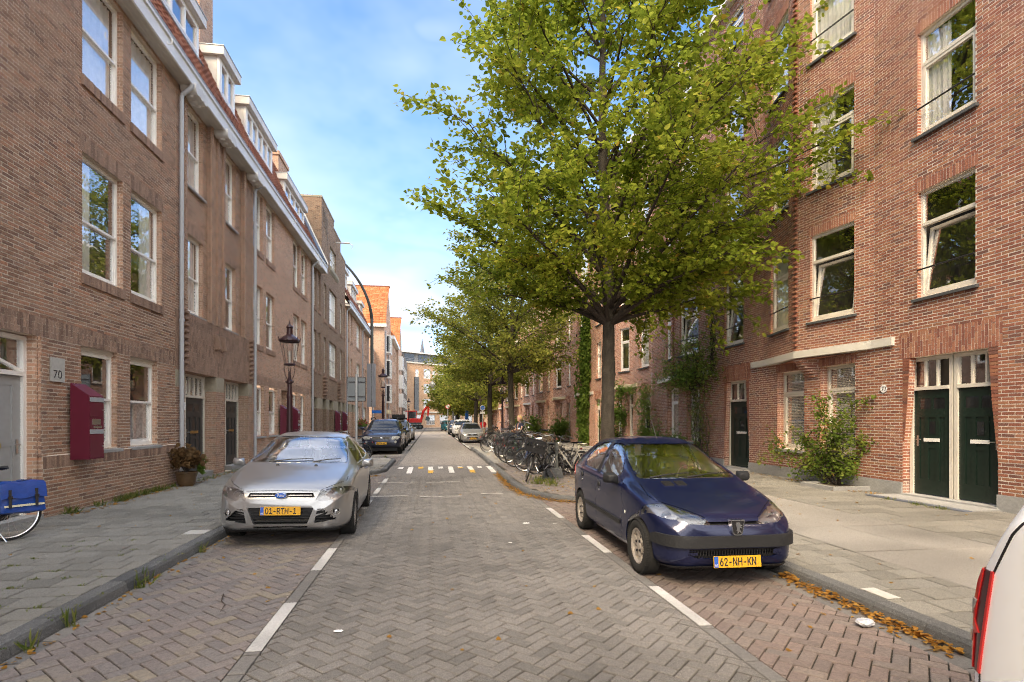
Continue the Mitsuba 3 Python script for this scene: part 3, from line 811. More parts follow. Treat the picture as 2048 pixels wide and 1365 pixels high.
def consoles(h, u):
    m = MB(FL)
    for i in range(3):
        r = .15
        m.lathe([(0, .03), (r * .9, .03), (r, .06), (r, .36), (r * .9, .40), (0, .40)], (u + (i - 1) * .23, 0, 9.96), 18, 'y')
        m.lathe([(0, .1), (.03, .11), (.045, .17), (.03, .23), (0, .24)], (u + (i - 1) * .23, .05, 9.80), 8, 'y')
    m.put(h.part('console'), 'paint_white_worn', num=False, smooth=35)


def hook(h, u):
    m = MB(FL); a = np.linspace(0, 4.2, 12); m.tube(np.stack([np.full(12, u), .43 + .06 * (1 - np.cos(a)) * .9, 10.02 - .07 * np.sin(a)], 1), .014, 6); m.put(h.part('hoisting_hook'), 'paint_white', num=False, smooth=40)


# --- the nearest house
h = lhouse('nearest brown brick house on the left, with number 70 and a maroon letter box')
U0, U1 = 7.0, 14.5
lo = [(10.85, 12.0, 1.125, 3.0), (12.47, 13.62, 1.125, 3.0)]
door = (8.1, 9.74, -.1, 3.0, .3)
up = [(a, b, c, d) for a, b in ((10.88, 12.2), (12.5, 13.83)) for c, d in ((4.3125, 6.5), (7.875, 9.9375))]
up += [(8.0, 9.1, 4.33, 6.52), (8.0, 9.1, 7.82, 9.28)]
up = up[:4]
sol = [(U0, U1, 3.0, 3.3125)] + [(a - .06, b + .06, d, d + .3125) for a, b, c, d in up if d < 7]
h.wall(FL, U0, U1, 1.0625, 10.0, lo + [door] + up, sol)
back_w = [(y, y + 1.2, c, d) for y in (-4.5, -2.2, .6, 2.6, 5.2) for c, d in ((1.125, 3.0), (4.3125, 6.5), (7.875, 9.9))]
h.wall(FL, -6, U0, Z0, 10.0, back_w, geo=False)
for q in back_w: h.window(FL, *q, 'sash', frame='paint_white', sill='stone_grey', curtain='half')
# plinth, a little proud, and pilaster strips beside the door
FP = Frame((BL + .07, 0, 0), (0, 1), (1, 0))
h.wall(FP, 9.78, U1, Z0, .875, [(12.35, 12.42, .28, .34, .05)])
h.soldiers(FP, 9.78, U1, .875, 1.075)
h.back.quad((9.78, .07, 1.075), (U1, .07, 1.075), (U1, -.01, 1.085), (9.78, -.01, 1.085), fr=FL)
h.reveal.quad((9.78, .06, Z0), (9.78, -.1, Z0), (9.78, -.1, 1.075), (9.78, .06, 1.075), fr=FL)
FS = Frame((BL + .05, 0, 0), (0, 1), (1, 0))
for a, b in ((9.76, 9.88),):
    h.wall(FS, a, b, 1.08, 2.99)
    for q in (a, b): h.reveal.quad((q, .045, 1.08), (q, -.02, 1.08), (q, -.02, 2.99), (q, .045, 2.99), fr=FL)
for (a, b, c, d), cu in zip(lo, ('lace', 'lace')):
    h.window(FL, a, b, c, d - .08, 'sash', curtain=cu, sill='stone_grey', frame='paint_white', split=.52)
    m = MB(FL); m.box(a, b, -.14, -.085, d - .08, d); m.put(h.part('window_head'), 'paint_cream', num=False)
for i, (a, b, c, d) in enumerate(up):
    h.window(FL, a, b, c, d, 'sash', curtain=('left', 'full', 'right', 'full')[i], frame='paint_white', split=.45)
k = h.door(FL, *door[:2], Z_P + .06, 2.98, -.15, 'grey', zt=2.35, frame='paint_white', panes=1)
pipe(h, FL, 14.64, .09, Z_P, 10.0)
eaves(h, -6, 14.62); hook(h, 13.1)
D1 = [(14.1, 16.9, ROOF_T(11.75), ROOF_T(13.4))]
tiled_slope(h, FL, 6.5, 14.62, .31, 10.40, -1.40, 14.2, holes=D1, most=150)
dormer(h, FL, 14.2, 16.8, -.36, 11.95, 12.9, -1.9, 3)
# number plate and letter boxes
m = MB(FL); m.box(10.02, 10.36, .004, .03, 2.30, 2.70); np_ = m.put(h.part('number_plate'), 'stone_pale', label='pale stone plate with the house number 70', num=False)
tm = meshkit.text_mesh('70', .13, .004); R = np.eye(4); R[:3, :3] = np.array([[0, 0, 1.], [1, 0, 0], [0, 1, 0]])
MB().mesh(tm, np.array([[0, 0, 1, BL + .0305], [1, 0, 0, 10.06], [0, 1, 0, 2.36], [0, 0, 0, 1.0]])).put(np_ + '__number', 'print_black')
h.finish(300, 13)

# --- second: two recessed porches
h = lhouse('second brown brick house on the left, with two dark doors in recessed porches')
U0, U1 = 14.5, 20.3
FRc = Frame((BL - .1, 0, 0), (0, 1), (1, 0))
up = [(a, b, c, d) for a, b in ((15.2, 16.42), (17.8, 19.0)) for c, d in ((4.5, 6.5625), (7.8125, 9.9375))]
sol = [(a - .06, b + .06, d, d + .3125) for a, b, c, d in up if d < 7]
h.wall(FRc, 15.0, 16.7, 4.42, 10.0, up[:2], sol[:1]); h.wall(FRc, 17.6, 19.5, 4.42, 10.0, up[2:], sol[1:])
for a, b in ((U0, 15.0), (16.7, 17.6), (19.5, U1)):
    h.wall(FL, a, b, 4.42, 10.0)
    for q in (a, b): h.reveal.quad((q, 0, 4.42), (q, -.11, 4.42), (q, -.11, 10.0), (q, 0, 10.0), fr=FL)
for u in (15.0, 16.7, 17.15, 17.6, 19.5):     # slim vertical ribs
    h.wall(Frame((BL + .06, 0, 0), (0, 1), (1, 0)), u - .055, u + .055, 4.42, 9.98)
    for q in (u - .055, u + .055): h.reveal.quad((q, .05, 4.42), (q, 0, 4.42), (q, 0, 9.98), (q, .05, 9.98), fr=FL)
h.soldiers(FL, U0, U1, 2.92, 4.42); h.back.quad((U0, -.009, 2.92), (U1, -.009, 2.92), (U1, -.009, 4.42), (U0, -.009, 4.42), fr=FL)
h.reveal.quad((U0, 0, 2.92), (U1, 0, 2.92), (U1, -.9, 2.92), (U0, -.9, 2.92), fr=FL); h.back.quad((U0, 0, 4.425), (U1, 0, 4.425), (U1, -.12, 4.43), (U0, -.12, 4.43), fr=FL)
for z in np.arange(3.05, 4.35, .16):          # toothed bricks
    for u in (14.85, 20.0):
        m = MB(FL); m.prism([(-.02, z), (.10, z + .05), (.10, z + .11), (-.02, z + .11)], 'u', u, u + .22); m.put(h.part('toothed_brick'), 'soldier_brown', num=False)
for u in (17.0, 17.45):
    m = MB(FL); m.prism([(.0, 3.72), (.16, 3.72), (.10, 4.1), (.0, 4.16)], 'u', u, u + .07); m.box(u - .06, u + .13, .0, .05, 3.7, 3.8); m.put(h.part('cast_ornament'), 'soldier_brown', num=False)
FB = Frame((BL - .30, 0, 0), (0, 1), (1, 0))
h.wall(FB, 15.0, 15.75, Z0, 2.9); h.wall(FB, 17.7, 18.65, Z0, 2.9)
for a, b in ((U0, 15.0), (17.1, 17.7), (19.9, U1)):   # piers with sandstone heads
    h.wall(FL, a, b, Z0, 2.5)
    h.wall(Frame((BL - .01, a, 0), (-1, 0), (0, -1)), .0, .32, Z0, 2.5); h.reveal.quad((b, -.008, Z0), (b, -.3, Z0), (b, -.3, 2.5), (b, -.008, 2.5), fr=FL)
    m = MB(FL); m.box(a - .004, b, -.32, .006, 2.505, 2.915); m.put(h.part('sandstone_block'), 'stone_sand', num=False)
for a, b in ((15.75, 17.08), (18.65, 19.88)):
    h.door(FL, a, b, Z_P + .12, 2.91, -.30, 'black', zt=2.28, frame='paint_cream', panes=4, handle=-1)
for i, (a, b, c, d) in enumerate(up):
    h.window(FRc, a, b, c, d, 'sash', curtain=('right', 'full', 'left', 'full')[i], sill='stone_grey', frame='paint_white', split=.47)
m = MB(FL); m.box(14.9, 15.02, .004, .02, 1.92, 2.12); m.put(h.part('number_plate'), 'print_white', label='small white house number plate', num=False)
pipe(h, FL, 20.36, .09, Z_P, 10.0)
eaves(h, 14.62, 20.36)
for u in (15.05, 17.2, 20.0): consoles(h, u)
tiled_slope(h, FL, 14.62, 20.36, .31, 10.40, -1.40, 14.2, holes=D1 + [(18.25, 19.8, ROOF_T(11.7), ROOF_T(13.5)), (20.7, 24.2, ROOF_T(11.7), ROOF_T(13.4))], most=150)
dormer(h, FL, 18.35, 19.7, -.36, 11.88, 13.05, -1.9, 2)
dormer(h, FL, 20.8, 24.1, -.36, 11.86, 12.9, -1.9, 5)
m = MB(FL); m.box(19.4, 20.5, -2.6, -1.35, 12.5, 16.4); m.box(19.34, 20.56, -2.66, -1.29, 16.4, 16.6); m.put(h.part('chimney'), 'far_brick_brown', num=False)
h.finish(200, 22)

# --- third: two pairs of windows
h = lhouse('third brown brick house on the left, two pairs of windows wide, behind the near lantern')
U0, U1 = 20.3, 29.75
up = [(a, b, c, d) for a, b in ((20.45, 21.55), (21.98, 23.1), (26.1, 27.3), (27.62, 28.85)) for c, d in ((4.4, 6.55), (7.8, 9.95))]
lo = [(20.55, 21.7, 1.1, 2.95), (22.35, 23.5, 1.1, 2.95), (26.0, 26.9, 1.1, 2.95), (27.5, 28.5, 1.1, 2.95)]
door = (24.1, 25.2, -.1, 2.95, .4)
h.wall(FL, U0, U1, Z0, 10.0, up + lo + [door], [(U0, U1, 2.97, 3.3)], geo=False)
h.soldiers(FL, U0, U1, 2.97, 3.3)
for i, (a, b, c, d) in enumerate(up): h.window(FL, a, b, c, d, 'sash', curtain=('full', 'left', None, 'full', 'sides', None, 'full', 'right')[i], frame='paint_white', split=.47)
for (a, b, c, d) in lo: h.window(FL, a, b, c, d - .08, 'sash', curtain='half', sill='stone_grey', frame='paint_white', split=.5)
h.door(FL, *door[:2], Z_P + .1, 2.94, -.28, 'grey', zt=2.3, panes=3)
pipe(h, FL, 29.8, .09, Z_P, 10.0)
eaves(h, 20.36, 32.4); hook(h, 24.2); hook(h, 29.0); consoles(h, 30.3)
tiled_slope(h, FL, 20.36, 30.3, .31, 10.40, -1.40, 14.2, holes=[(20.7, 24.2, ROOF_T(11.7), ROOF_T(13.4)), (25.9, 30.0, ROOF_T(11.6), ROOF_T(13.0))], most=0)
dormer(h, FL, 26.0, 29.9, -.36, 11.75, 12.5, -1.9, 4)
m = MB(FL); m.box(28.8, 30.6, -2.6, -1.35, 12.5, 14.9); m.box(28.74, 30.66, -2.66, -1.29, 14.9, 15.1); m.put(h.part('chimney'), 'far_brick_brown', num=False)
m = MB(FL); m.prism([(.10, 10.5), (.36, 10.55), (-1.25, 14.0), (-1.5, 14.0)], 'u', 30.3, 32.5); m.put(h.part('slate_hip'), 'slate', num=False)
m = MB(FL); m.prism([(.30, 10.5), (.42, 10.55), (-1.19, 14.05), (-1.3, 14.0)], 'u', 32.42, 32.52); m.put(h.part('hip_trim'), 'paint_white', num=False)
h.finish(0)


def porches(h, U0, U1, doors, zt=2.92):
    x = U0
    for a, b in doors + [(U1, U1)]:
        if a - x > .05:
            h.wall(FL, x, a, Z0, 2.32, geo=False)
            for q in (x, a): h.reveal.quad((q, 0, Z0), (q, -.8, Z0), (q, -.8, 2.32), (q, 0, 2.32), fr=FL)
            m = MB(FL); m.box(x, a, -.8, .006, 2.325, zt - .005); m.put(h.part('sandstone_block'), 'stone_sand', num=False)
        x = b
    h.reveal.quad((U0, 0, zt), (U1, 0, zt), (U1, -.8, zt), (U0, -.8, zt), fr=FL)
    for i, (a, b) in enumerate(doors):
        if b - a > 1.6: h.window(FL, a, b, .9, zt - .05, 'sash', sill='stone_grey', frame='paint_white', w=-.3); h.wall(Frame((BL - .3, 0, 0), (0, 1), (1, 0)), a, b, Z0, .9, geo=False)
        else: h.door(FL, a, b, Z_P + .1, zt - .01, -.42, 'black', zt=2.28, panes=3)


def teeth(h, u, z0=3.1, z1=4.3):
    m = MB(FL)
    for z in np.arange(z0, z1, .2):
        for k in range(3): m.prism([(-.02, z), (.13, z + .05), (.13, z + .12), (-.02, z + .12)], 'u', u + k * .3, u + k * .3 + .2)
    m.put(h.part('toothed_brickwork'), 'soldier_brown', kind='stuff', num=False)


h = House('row_house', 'tall flat topped dark brick block in the left row, rising above the roofs', GL, 'brick_brown', 'soldier_brown', 'far_brick_dark', 'mortar_grey')
U0, U1 = 29.75, 41.2
up = [(30.3, 31.2, 4.45, 6.55), (30.3, 31.2, 7.8, 9.9), (31.7, 32.3, 4.45, 6.55), (31.7, 32.3, 7.8, 9.9)]
h.wall(FL, U0, 32.6, 2.92, 10.0, up, geo=False)
up2 = [(33.3, 34.0, 4.45, 6.55), (33.3, 34.0, 7.6, 9.7), (35.0, 37.6, 4.4, 6.55), (35.0, 37.6, 7.6, 9.8), (35.2, 37.4, 11.2, 12.5), (39.0, 39.9, 4.45, 6.55), (39.0, 39.9, 7.6, 9.7), (40.5, 41.0, 4.45, 6.55), (40.5, 41.0, 7.6, 9.7)]
h.wall(FL, 32.6, 41.2, 2.92, 12.6, up2, geo=False)
h.wall(FL, 32.6, 36.6, 12.6, 14.4, geo=False); h.wall(FL, 36.6, 39.2, 12.6, 13.9, geo=False); h.wall(FL, 39.2, 41.2, 12.6, 13.1, geo=False)
m = MB(FL)
for a, b, z in ((32.6, 36.6, 14.4), (36.6, 39.2, 13.9), (39.2, 41.2, 13.1)): m.box(a - .02, b + .02, -3.5, .03, z + .002, z + .1)
m.put(h.part('coping'), 'stone_sand', num=False)
sv = Frame((BL, 32.6, 0), (-1, 0), (0, -1))
h.wall(sv, 0, 3.5, 9.9, 14.4, geo=False)
for i, (a, b, c, d) in enumerate(up + up2):
    h.window(FL, a, b, c, d, 'grid' if b - a > 2 else 'sash', curtain=(None, 'full', 'left')[i % 3], frame='paint_white', sill='stone_grey' if c > 11 else 'brick')
m = MB(FL); m.prism([(.006, 10.75), (.12, 10.9), (.12, 11.1), (.006, 11.16)], 'u', 34.9, 37.8); m.put(h.part('white_sill_panel'), 'stone_sand', num=False)
m = MB(FL); [m.box(u, u + .10, -.02, .035, 13.2 - .25 * i, 14.0 - .1 * i) for i, u in enumerate((33.1, 33.45, 33.8, 34.15))]; m.put(h.part('relief_bricks'), 'far_brick_grey', num=False, kind='stuff')
for u in (33.0, 38.0): teeth(h, u)
porches(h, U0, U1, [(30.3, 31.4), (32.9, 34.0), (35.0, 36.3), (38.2, 39.3), (40.0, 41.0)])
m = MB(FL); m.tube([(37.3, 0, 13.3), (37.3, .9, 13.3)], .05, 6); m.tube([(37.3, .85, 13.3), (37.3, 1.1, 13.15), (37.3, 1.0, 12.95)], .025, 6); m.put(h.part('hoisting_beam'), 'paint_white_worn', num=False)
h.finish(0)

h = lhouse('last brown brick house of the left row before the side street')
U0, U1 = 41.2, 56.7
up = [(a, b, c, d) for a, b in ((42.2, 43.1), (44.0, 44.9), (47.4, 49.6), (51.6, 52.6), (53.4, 54.4)) for c, d in ((4.4, 6.5), (7.8, 9.9))]
lo = [(47.5, 49.5, 1.1, 2.9), (52.0, 54.2, 1.1, 2.9)]
h.wall(FL, U0, U1, 2.92, 10.0, up, geo=False); h.wall(FL, 46.9, U1, Z0, 2.92, lo, geo=False)
porches(h, U0, 46.9, [(42.0, 43.0), (44.5, 45.6)])
for i, (a, b, c, d) in enumerate(up): h.window(FL, a, b, c, d, 'grid' if b - a > 2 else 'sash', frame='paint_white', curtain=(None, 'full')[i % 2])
for a, b, c, d in lo: h.window(FL, a, b, c, d, 'grid', frame='paint_white', sill='stone_grey')
for u in (41.6, 50.8): pipe(h, FL, u, .09, Z_P, 10.0)
eaves(h, 41.2, 56.9)
tiled_slope(h, FL, 41.2, 56.7, .31, 10.40, -1.40, 14.0, most=0, cw=.42, ch=.35)
dormer(h, FL, 42.0, 44.6, -.36, 11.8, 13.0, -1.9, 3); dormer(h, FL, 46.5, 50.0, -.36, 11.7, 12.8, -1.9, 4); dormer(h, FL, 52.5, 54.5, -.36, 11.6, 12.5, -1.9, 2)
sv = Frame((BL, U1, 0), (-1, 0), (0, 1)); h.wall(sv, 0, 8, Z0, 10.0, geo=False)
h.finish(0)

# letter boxes on the wall: things that hang on the house
for i, (u, lab) in enumerate(((10.42, 'maroon double letter box on the nearest house, left of its window'), (23.62, 'maroon letter box beside the grey door of the third house'), (25.35, 'maroon letter box right of the grey door of the third house'), (36.6, 'maroon letter box far down on the tall block'), (39.5, 'farthest maroon letter box on the left row'))):
    k = tag(uniq('letter_box'), lab, 'letter box', 'maroon letter boxes on the left house fronts')
    z0, z1 = .98, 2.08; d = .30; wd = .42
    m = MB(FL); m.prism([(.075, z0), (d + .075, z0), (d + .075, z1 - .0), (.075, z1 + .22)], 'u', u, u + wd); m.put(k + '__body', 'maroon')
    f = MB(FL); w1 = d + .075
    for (q0, q1) in ((z1 - .10, z1 - .02), (1.42, 1.5)): f.box(u + .012, u + wd - .012, w1, w1 + .008, q0, q1)
    f.put(k + '__letter_slot', 'zinc')
    for (q0, q1) in ((1.72, 1.96), (1.0, 1.40)):
        b = MB(FL); b.box(u + .014, u + wd - .014, w1, w1 + .006, q0, q1); dk = b.put(k + '__flap_door', 'maroon')
        l = MB(FL); l.lathe([(0, w1 + .006), (.012, w1 + .006), (.012, w1 + .018), (0, w1 + .02)], (u + wd - .05, 0, (q0 + q1) / 2), 10, 'y'); l.put(dk + '__lock', 'steel')
    b = MB(FL); b.box(u + .08, u + wd - .10, w1, w1 + .006, 1.58, 1.68); b.box(u + .12, u + wd - .06, w1, w1 + .004, 1.52, 1.56); b.put(k + '__name_plate', 'steel')
# ---------------------------------------------------------------- right row of houses
GR = 'red brick houses along the right pavement'
BAYP = .42


def rhouse(label): return House('terrace_house', label, GR, 'brick_red', 'soldier_red', 'far_brick_red', 'mortar_light')


def bay(h, uc, half, geo, floors, ztop, wins, band='band_white', frame='paint_cream'):
    """V shaped bay: two canted faces meeting at a point over the pavement"""
    fn = Frame((BR, uc - half, 0), (-BAYP, half), (-1, -half * 0 - BAYP / half))
    L = math.hypot(BAYP, half)
    fn = Frame((BR, uc - half, 0), (-BAYP, half)); fn.n = np.array([-half, -BAYP, 0]) / L; fn.R = np.stack([fn.e, fn.n, [0, 0, 1.]], 1)
    ff = Frame((BR - BAYP, uc, 0), (BAYP, half)); ff.n = np.array([-half, BAYP, 0]) / L; ff.R = np.stack([ff.e, ff.n, [0, 0, 1.]], 1)
    zb = 3.4375
    for f, (a, b) in ((fn, wins[0]), (ff, wins[1])):
        ops = [(a, b, c, d) for c, d in floors]
        h.wall(f, 0, L, zb, ztop, ops, [(a - .04, b + .04, d, min(d + .25, ztop - .01)) for c, d in floors if d < ztop - .3] if geo else [], geo=geo, depth=.12)
        for i, (c, d) in enumerate(floors):
            h.window(f, a, b, c, d, 'transom', w=-.07, frame=frame, sill='stone_dark', split=.70, bar=geo, curtain=(None, 'right', 'full', 'full')[i % 4] if f is fn else ('full' if i != 1 else None), tilt=(i == 0 and f is fn and geo), room=.55)
    if geo:   # toothed bricks up the edge of the bay
        tm = []
        for r in range(int((ztop - zb) / CH)):
            z = zb + r * CH
            if r % 2 == 0:
                c = Frame((BR - BAYP - .02, uc, 0), (0, 1), (-1, 0)); tm.append(box_mats(c, [(-.06, .06, -.08, .03 + .01 * (r % 4), z, z + CH - .012)]))
        h.sold.append(np.vstack(tm))
    # white band that follows the bay, flat ends on the wall
    bp = [(uc - half - .55, 0.), (uc - half, 0.), (uc, BAYP), (uc + half, 0.), (uc + half + .55, 0.)]
    m = MB(FR_); o = .07
    out = [(u, w + o) for u, w in bp]; ring = out + [(u, w - .15) for u, w in bp[::-1]]
    m.prism(ring, 'z', 3.25, 3.43); m.put(h.part('band'), band, num=False)
    # slanting underside: corbelled brick pier below the point
    p = MB(FR_)
    for i in range(6):
        z = 3.215 - (i + 1) * .075; q = BAYP * (1 - i / 6.)
        p.prism([(uc - .30, -.02), (uc + .30, -.02), (uc + .12, q - .02), (uc - .12, q - .02)], 'z', z + .004, z + .071)
    p.put(h.part('corbel'), 'far_brick_red', num=False)
    h.far.quad((uc - half, -.2, 3.217), (uc + half, -.2, 3.217), (uc, BAYP, 3.217), (uc, BAYP, 3.217), fr=FR_)


def splay(h, u0, u1, z1, geo, side):
    """splayed brick jamb: a wedge that leaves the doorway wider at the foot"""


def rght(label, U0, U1, cbay, doors, flats, geo, gf, ztop, floors, band='band_white', plinth=True, frame='paint_cream', half=1.95, lower=True):
    h = rhouse(label)
    fl = floors
    b0, b1 = cbay - half, cbay + half
    ops = [(a, b, c, d) for a, b in flats for c, d in fl]
    sold = [(a - .05, b + .05, d, d + .25) for a, b, c, d in ops if d < ztop - .4]
    for a, b in ((U0, b0), (b1, U1)):
        o = [q for q in ops if a <= q[0] < b]
        if b - a > .05: h.wall(FR_, a, b, 3.4375, ztop, o, [q for q in sold if a <= q[0] < b] if geo else [], geo=geo, depth=.12)
    bay(h, cbay, half, geo, fl, ztop, ((.45 * half / 1.95, 1.58 * half / 1.95), (.42 * half / 1.95, 1.5 * half / 1.95)), band, frame)
    # ground floor: doorways with splayed jambs, windows
    dops = [(a, b, -.2, 2.9375, .5) for a, b in doors]
    wops = [(a, b, .875, 3.0, .3) for a, b in gf]
    ds = [(a - .08, b + .08, 2.9375, 3.4375) for a, b in doors]
    if geo:
        h.wall(FR_, U0, U1, .375 if plinth else Z0, 3.4375, dops + wops, ds + [(a - .05, b + .05, 3.0, 3.1875) for a, b in gf])
    else:
        h.wall(FR_, U0, U1, Z0, 3.4375, dops + wops, geo=False)
        for q in ds: h.soldiers(FR_, *q)
    if plinth and geo:
        x = U0
        for a, b in sorted(doors) + [(U1, U1)]:
            if a - x > .05:
                m = MB(FR_); m.box(x, a, -.3, .03, Z0, .37); m.put(h.part('plinth'), 'stone_grey', num=False)
            x = b
    for a, b in doors:       # each doorway holds one or two doors
        n = 2 if b - a > 1.5 else 1; st = (b - a) / n
        for i in range(n):
            h.door(FR_, a + i * st + .015, a + (i + 1) * st - .015, Z_P + .05, 2.93, -.16, 'green', zt=2.27, panes=3, handle=1 if i else -1)
        m = MB(FR_); m.box(a - .1, b + .1, .0, .62, Z_P - .02, Z_P + .02); m.put(h.part('doorstep'), 'stone_grey', num=False)
        m = MB(FR_); m.box(a - .1, b + .1, .62, .78, Z_P - .02, Z_P + .018); m.put(h.part('step_edge'), 'slate', num=False)
        if geo:              # splays: wedges of brick at both jambs, widest at the top
            for q, sg_ in ((a, 1), (b, -1)):
                w = .17
                m = MB(FR_); m.prism([(q, 2.935), (q + sg_ * w, 2.935), (q + sg_ * .11, 2.0), (q + sg_ * .004, .9), (q, .9)], 'w', -.15, -.012); m.put(h.part('splayed_jamb'), 'far_brick_red', num=False)
                zs = np.arange(1.0, 2.9, CH); ww = np.interp(zs, [.9, 2.0, 2.94], [.0, .11, w])
                bx = [(min(q, q + sg_ * x), max(q, q + sg_ * x), -.03, .0, z, z + CH - .011) for z, x in zip(zs, ww) if x > .03]
                h.bricks.append(box_mats(FR_, bx))
    for i, (a, b) in enumerate(gf):
        h.window(FR_, a, b, .875, 3.0, 'transom', w=-.2, frame=frame, sill='stone_grey', split=.74, curtain='blind' if geo else 'half', room=.8)
    for i, (a, b, c, d) in enumerate(ops):
        nf = len(fl)
        h.window(FR_, a, b, c, d, 'transom', w=-.085, frame=frame, sill='stone_dark', split=.70, bar=(.27 if not geo else True), curtain=(None, 'right', 'most', None)[i % 4] if geo else ('full', 'right', 'most', None)[i % 4], tilt=(geo and i == 0), room=.7)
    m = MB(FR_); m.box(U0, U1, -.3, .28, ztop + .002, ztop + .22); m.put(h.part('eaves'), 'paint_white', num=False)
    m = MB(FR_); m.quad((U0, .25, ztop + .225), (U1, .25, ztop + .225), (U1, -4, ztop + 1.5), (U0, -4, ztop + 1.5)); m.put(h.part('roof'), 'slate', num=False)
    h.finish(300 if geo else 0, 20)
    return h


F4 = [(4.125, 6.25), (7.375, 9.4375), (10.5625, 12.625), (13.75, 14.875)]
F3 = [(4.15, 6.25), (7.3, 9.4), (10.4, 12.4)]
rght('nearest red brick house on the right, with number 77 and paired green doors', 5.2, 15.2, 12.95, [(8.2, 10.15)], [(8.6, 9.8)], True, [(11.45, 12.6), (13.2, 14.35)], 15.2, F4, half=2.05)
rght('red brick house on the right behind the camera', -6.0, 5.2, .5, [(3.6, 4.6)], [(3.0, 4.2), (-4.6, -3.4)], False, [(-.9, .2), (.9, 2.0)], 15.2, F4, half=2.05)
hk = 'terrace_house'
m = MB(FR_); m.lathe([(0, .004), (.085, .004), (.085, .02), (0, .022)], (10.62, 0, 2.34), 12, 'y'); nk = m.put(hk + '__number_plate', 'print_white', label='small white plate with the house number 77')
tm = meshkit.text_mesh('77', .085, .003, bold=True); MB().mesh(tm, np.array([[0, 0, -1, BR - .0225], [-1, 0, 0, 10.62 + .055], [0, 1, 0, 2.30], [0, 0, 0, 1.0]])).put(nk + '__number', 'print_black')
rght('second red brick house on the right, overgrown with a climbing rose', 15.2, 23.3, 20.2, [(15.75, 17.2)], [(16.05, 17.2)], True, [(18.9, 19.95), (20.65, 21.7)], 15.2, F4, half=1.8, frame='paint_white')
rght('third red brick house on the right, behind the large street tree', 23.3, 30.0, 26.9, [(23.5, 24.5)], [(23.65, 24.75), (28.9, 29.8)], False, [(25.6, 26.6), (27.2, 28.2)], 15.0, F4, 'band_yellow', half=1.3, frame='paint_white')
for i, (a, lab) in enumerate(((30.0, 'fourth'), (37.0, 'fifth'), (44.0, 'sixth'), (51.0, 'seventh'), (58.0, 'eighth'), (65.0, 'ninth'), (72.0, 'tenth'), (79.0, 'eleventh'), (86.0, 'twelfth'))):
    rght(f'{lab} red brick house on the right counted from the camera', a, a + 7, a + 4.4, [(a + .9, a + 1.9)], [(a + .7, a + 1.6)], False, [(a + 3.2, a + 4.1), (a + 4.7, a + 5.6)], 13.0, F3, 'band_yellow' if i % 3 else 'band_white', half=1.6, frame='paint_white')
# ---------------------------------------------------------------- beyond the side streets
def fbuild(name, label, mat): return House(name, label, None, mat, mat, mat, mat, 'building')


def gable_house(label, x0, x1, y0, y1, zf, zr, wins, side):
    """house with its ridge across the street: tiled slope facing the camera, gable to the street on the right"""
    h = fbuild('gabled_house', label, 'far_brick_brown')
    fs = Frame((x1, y0, 0), (-1, 0), (0, -1)); W = x1 - x0
    h.wall(fs, 0, W, Z0, zf, geo=False)
    ft = Frame((x1, 0, 0), (0, 1), (1, 0)); ym = (y0 + y1) / 2
    h.wall(ft, y0, y1, Z0, zf, [w for w in wins], geo=False)
    # street gable: kinked
    zk = zf + (zr - zf) * .32
    h.far.raw([(y0, 0, zf), (y1, 0, zf), (y1 - .6, 0, zk), (ym + .6, 0, zr), (ym - .6, 0, zr), (y0 + .6, 0, zk)], [[0, 1, 2], [0, 2, 5], [5, 2, 3], [5, 3, 4]], fr=ft)
    for q in wins: h.window(ft, *q, 'grid', frame='paint_white', sill=None)
    rk = tiled_slope(h, fs, -.25, W, .35, zf, -.45, zk, 'tile_bright', cw=.42, ch=.36, most=0, th=.2)
    tiled_slope(h, fs, -.25, W, -.45, zk, -(ym - y0) + .4, zr, 'tile_bright', cw=.42, ch=.36, most=0, th=.2)
    m = MB(fs); m.box(-.3, W, -(ym - y0) - .1, -(ym - y0) + .5, zr - .1, zr + .12); m.put(h.part('ridge'), 'tile_orange', num=False)
    m = MB(fs); m.box(-.3, W, .2, .55, zf - .35, zf + .02); m.put(h.part('gutter'), 'paint_white', num=False)
    return h, fs, ft


h, fs, ft = gable_house('tall brick house with a bright orange tiled gable roof across the side street', -20, -6.15, 74.0, 86.0, 14.3, 20.6,
                        [(75.0 + a, 76.6 + a, c, c + 2.2) for a in (0, 5.2) for c in (4.2, 7.6, 11.0)] , 1)
for i, c in enumerate((4.1, 7.5, 10.9)):          # white box bay windows towards the street
    m = MB(ft); k = h.part('box_window')
    m.box(76.8, 79.6, .0, .62, c, c + .18); m.box(76.8, 79.6, .0, .62, c + 2.3, c + 2.5)
    for u in (76.8, 78.15, 79.48): m.box(u, u + .12, .5, .62, c + .18, c + 2.3)
    m.box(76.8, 76.9, 0, .1, c + .18, c + 2.3); m.put(k, 'paint_white', num=False)
    p = MB(ft); p.quad((76.92, .56, c + .18), (79.48, .56, c + .18), (79.48, .56, c + 2.3), (76.92, .56, c + 2.3)); p.quad((76.85, .1, c + .18), (76.85, .5, c + .18), (76.85, .5, c + 2.3), (76.85, .1, c + 2.3)); p.put(k + '__pane', 'glass_dark')
m = MB(fs); m.tube([(3.3, .06, 14.0), (3.3, .06, 10.4)], .07, 6); m.tube([(3.3, .06, 12.2), (4.0, .06, 12.6), (5.5, .06, 12.9)], .07, 6); m.put(h.part('downpipe'), 'paint_white', num=False)
m = MB(fs); m.box(6.8, 8.4, -6.2, -5.0, 20.4, 22.2); m.put(h.part('chimney'), 'far_brick_tan', num=False)
m = MB(fs); m.box(7.0, 14.0, -5.6, -4.4, 19.6, 20.5); m.put(h.part('zinc_flashing'), 'lead', num=False)
for u in (75.0, 80.3): pipe(h, ft, u, .1, Z_P, 14.0, top=False, r=.08)
